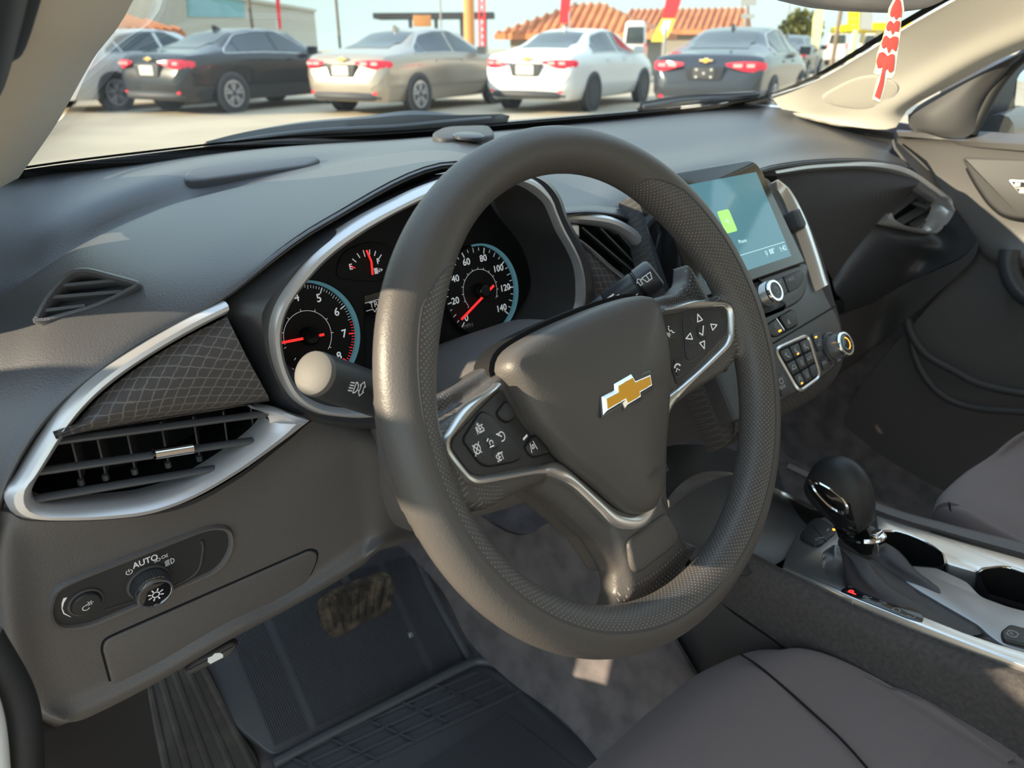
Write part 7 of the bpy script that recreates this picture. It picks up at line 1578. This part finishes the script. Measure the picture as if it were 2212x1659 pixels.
# red lattice mast
p = hor(1042, 34); lm = thing('lattice_mast', 'thin red lattice mast right of the orange pole', 'mast', p); zt = zof(1042, -60, 34)
for dx in (-.13, .13): m_ = MB(); m_.bar(p+RT*dx, p+RT*dx+[0, 0, zt], .05, .05, (0, 1, 0)); m_.build('mast_leg', M['flagred'], lm, smooth=None)
m_ = MB()
for k in range(14): m_.bar(p+RT*(-.13)+[0, 0, zt*k/14], p+RT*.13+[0, 0, zt*(k+1)/14], .03, .03, (0, 1, 0)); m_.bar(p+RT*.13+[0, 0, zt*k/14], p-RT*.13+[0, 0, zt*(k+1)/14], .03, .03, (0, 1, 0))
m_.build('lattice', M['flagred'], lm, smooth=None)['kind'] = 'stuff'
def flag(label, px, d, mats, vbase=110):
    p0 = hor(px[0][0][0], d); t = thing('feather_flag', label, 'flag', p0); base = None
    for o, mt_ in zip(px, mats):
        ref = P(*o[0], d=d); Ff = Fr(ref, (CAM-ref)*[1, 1, 0], (0, 0, 1)); m_ = MB(); m_.slab(Ff, Ff.pxs(o), -.02, .02 if mt_ is not mats[0] else 0, 0); m_.build('flag_panel', mt_, t, smooth=None)
    lowp = max(px[-1], key=lambda q: q[1]) if False else max([q for o in px for q in o], key=lambda q: q[1]); e = P(*lowp, d=d); m_ = MB(); m_.tube([e+[0, 0, .3], (e[0], e[1], 0)], .03, 8); m_.build('flag_mast', M['gsteel'], t)
flag('small red feather flag above the roof of the black sedan', [[(594, -20), (603, -20), (608, 62), (601, 64)]], 24, [M['flagred']])
flag('red feather flag behind the roof of the white sedan', [[(1214, -30), (1236, -30), (1232, 8), (1230, 50), (1208, 50), (1211, 10)]], 22, [M['flagred']])
flag('red and yellow feather flag between the white and gray sedans', [[(1445, -30), (1476, -30), (1470, 6), (1458, 40), (1430, 40)], [(1430, 40), (1458, 40), (1450, 66), (1436, 90), (1406, 90), (1416, 66)], [(1434, 44), (1450, 44), (1444, 66), (1432, 76), (1426, 64)]], 17, [M['flagred'], M['flagyel'], M['flagwhite']])
flag('pale yellow feather flag with a blue tip left of the yellow sign', [[(1768, 4), (1780, 8), (1776, 60), (1770, 98), (1753, 94), (1756, 40)], [(1768, -20), (1790, -4), (1780, 8), (1766, 6)]], 24, [M['flagpale'], M['tealp']])
# street sign on a post, seen from behind
p = P(1616, 8, d=36); Fs = Fr(p, (CAM-p)*[1, 1, 0], (0, 0, 1)); t = thing('street_sign', 'gray sign backs on a post above the gray sedan', 'sign', (p[0], p[1], 0))
for (u0, v0, u1, v1) in ((1600, -20, 1634, 12), (1601, 30, 1630, 40)): m_ = MB(); m_.slab(Fs, Fs.pxs([(u0, v0), (u1, v0), (u1, v1), (u0, v1)]), -.05, 0, .01); m_.build('sign_back', M['gsteel'], t, smooth=None)
m_ = MB(); m_.tube([(p[0], p[1], 0)+FW*[.1, .1, 0], (p[0], p[1], zof(1616, -25, 36))+FW*[.1, .1, 0]], .06, 10); m_.build('sign_post', M['gsteel'], t)
# yellow pylon sign with gray side, yellow-edged canopy roof
p = P(1845, 40, d=34); Fs = Fr(p, (CAM-p)*[1, 1, 0], (0, 0, 1)); t = thing('pylon_sign', 'bright yellow pylon sign with a gray side on a post', 'sign', (p[0], p[1], 0))
m_ = MB(); m_.slab(Fs, Fs.pxs([(1832, 13), (1858, 14), (1855, 64), (1830, 66)]), -.3, 0, .02); m_.build('sign_face', M['signyel'], t, smooth=None)
m_ = MB(); m_.slab(Fs, Fs.pxs([(1858, 14), (1886, 16), (1884, 66), (1856, 62)]), -.35, -.05, .02); m_.build('sign_side', M['gsteel'], t, smooth=None)
m_ = MB()
for v0 in (24, 38, 52): m_.slab(Fs, Fs.pxs([(1836, v0), (1853, v0), (1853, v0+4), (1836, v0+4)]), 0, .012, 0)
m_.build('sign_lettering', M['flagyel'], t, smooth=None)
m_ = MB(); q = P(1849, 64, d=34); m_.tube([(q[0], q[1], 0), q], .12, 10); m_.build('sign_post', M['flagpale'], t)
p0, p1 = P(1856, 66, d=40), P(1912, 56, d=36); t = thing('filling_station_canopy', 'yellow-edged station canopy behind the red freshener', 'canopy', ((p0[0]+p1[0])/2, (p0[1]+p1[1])/2, 0)); m_ = MB(); m_.bar(p0, p1, 3.0, .30); m_.build('canopy_edge', M['signyel'], t, smooth=None)
for s in (.2, .8): q = p0+(p1-p0)*s; m_ = MB(); m_.bar((q[0], q[1], 0), q, .2, .2, (0, 1, 0)); m_.build('post', M['flagwhite'], t, smooth=None)
m_ = MB(); q = P(1888, 30, d=46); m_.box((q[0], q[1], q[2]/2+1), (2.0, 1.4, q[2]+2)); 
# tree
p = hor(1725, 40); t = thing('tree', 'olive green bushy tree behind the gray sedan roof', 'tree', p); zt = zof(1725, 18, 40)
m_ = MB(); m_.tube([p, p+[0, 0, zt*.6]], .16, 8); m_.build('trunk', M['bark'], t)
m_ = MB()
for k in range(900):
    a1, b1, r_ = random.random()*6.28, random.uniform(-1, 1), random.random()**.4; rr = math.sqrt(1-b1*b1)
    c = p+np.array([1.2*r_*rr*math.cos(a1), 1.2*r_*rr*math.sin(a1), zt*.62+zt*.36*r_*b1]); d = np.array([random.gauss(0, 1) for _ in range(3)]); d /= np.linalg.norm(d); e = np.cross(d, (.3, .5, .8)); e /= np.linalg.norm(e)
    m_.add([c-d*.16, c+e*.09, c+d*.16, c-e*.09], [(0, 1, 2, 3)])
m_.build('foliage', M['leaf'], t, smooth=None)['kind'] = 'stuff'
# far white vehicles: an SUV and vans at the street
def far_van(label, u0, u1, v0, v1, d):
    c = hor((u0+u1)/2, d); n_ = (CAM-c)*[1, 1, 0]; Fv = Fr(c+[0, 0, .9], n_, (0, 0, 1)); w = (u1-u0)/FPX*d/2; h = .95
    t = thing('parked_van', label, 'car', c); m_ = MB(); m_.slab(Fv, rpoly([(-w, -.6), (w, -.6), (w, .25), (w*.82, h), (-w*.82, h), (-w, .25)], .12), -3.5, 0, .1); m_.build('body', PN['white'], t)
    m_ = MB(); m_.slab(Fv, rpoly([(-w*.78, .28), (w*.78, .28), (w*.68, h*.82), (-w*.68, h*.82)], .06), -.1, .02, .01); m_.build('rear_window', M['cglass'], t)
    for s in (-1, 1): m_ = MB(); Fw = Fr(c+Fv.x*s*w*.75+[0, 0, .32]-Fv.n*.5, Fv.x*s, (0, 0, 1)); m_.lathe(Fw, (0, 0), [(.32, -.2), (.32, .1), (.2, .12), (.0001, .1)], 20); m_.build('wheel', M['tire'], t)
    for s in (-1, 1): m_ = MB(); m_.slab(Fv, rpoly([(s*w*.82, 0), (s*w*.97, 0), (s*w*.97, .3), (s*w*.82, .3)], .03), -.05, .02, .01); m_.build('tail_lamp', M['tail'], t)
far_van('white SUV parked beyond the gap left of the gray sedan', 1345, 1396, 78, 110, 24)
far_van('white van farthest right, below the yellow-edged canopy', 1862, 1906, 74, 100, 46)
far_van('white van on the street between pale yellow flag and yellow sign', 1786, 1830, 76, 100, 44)
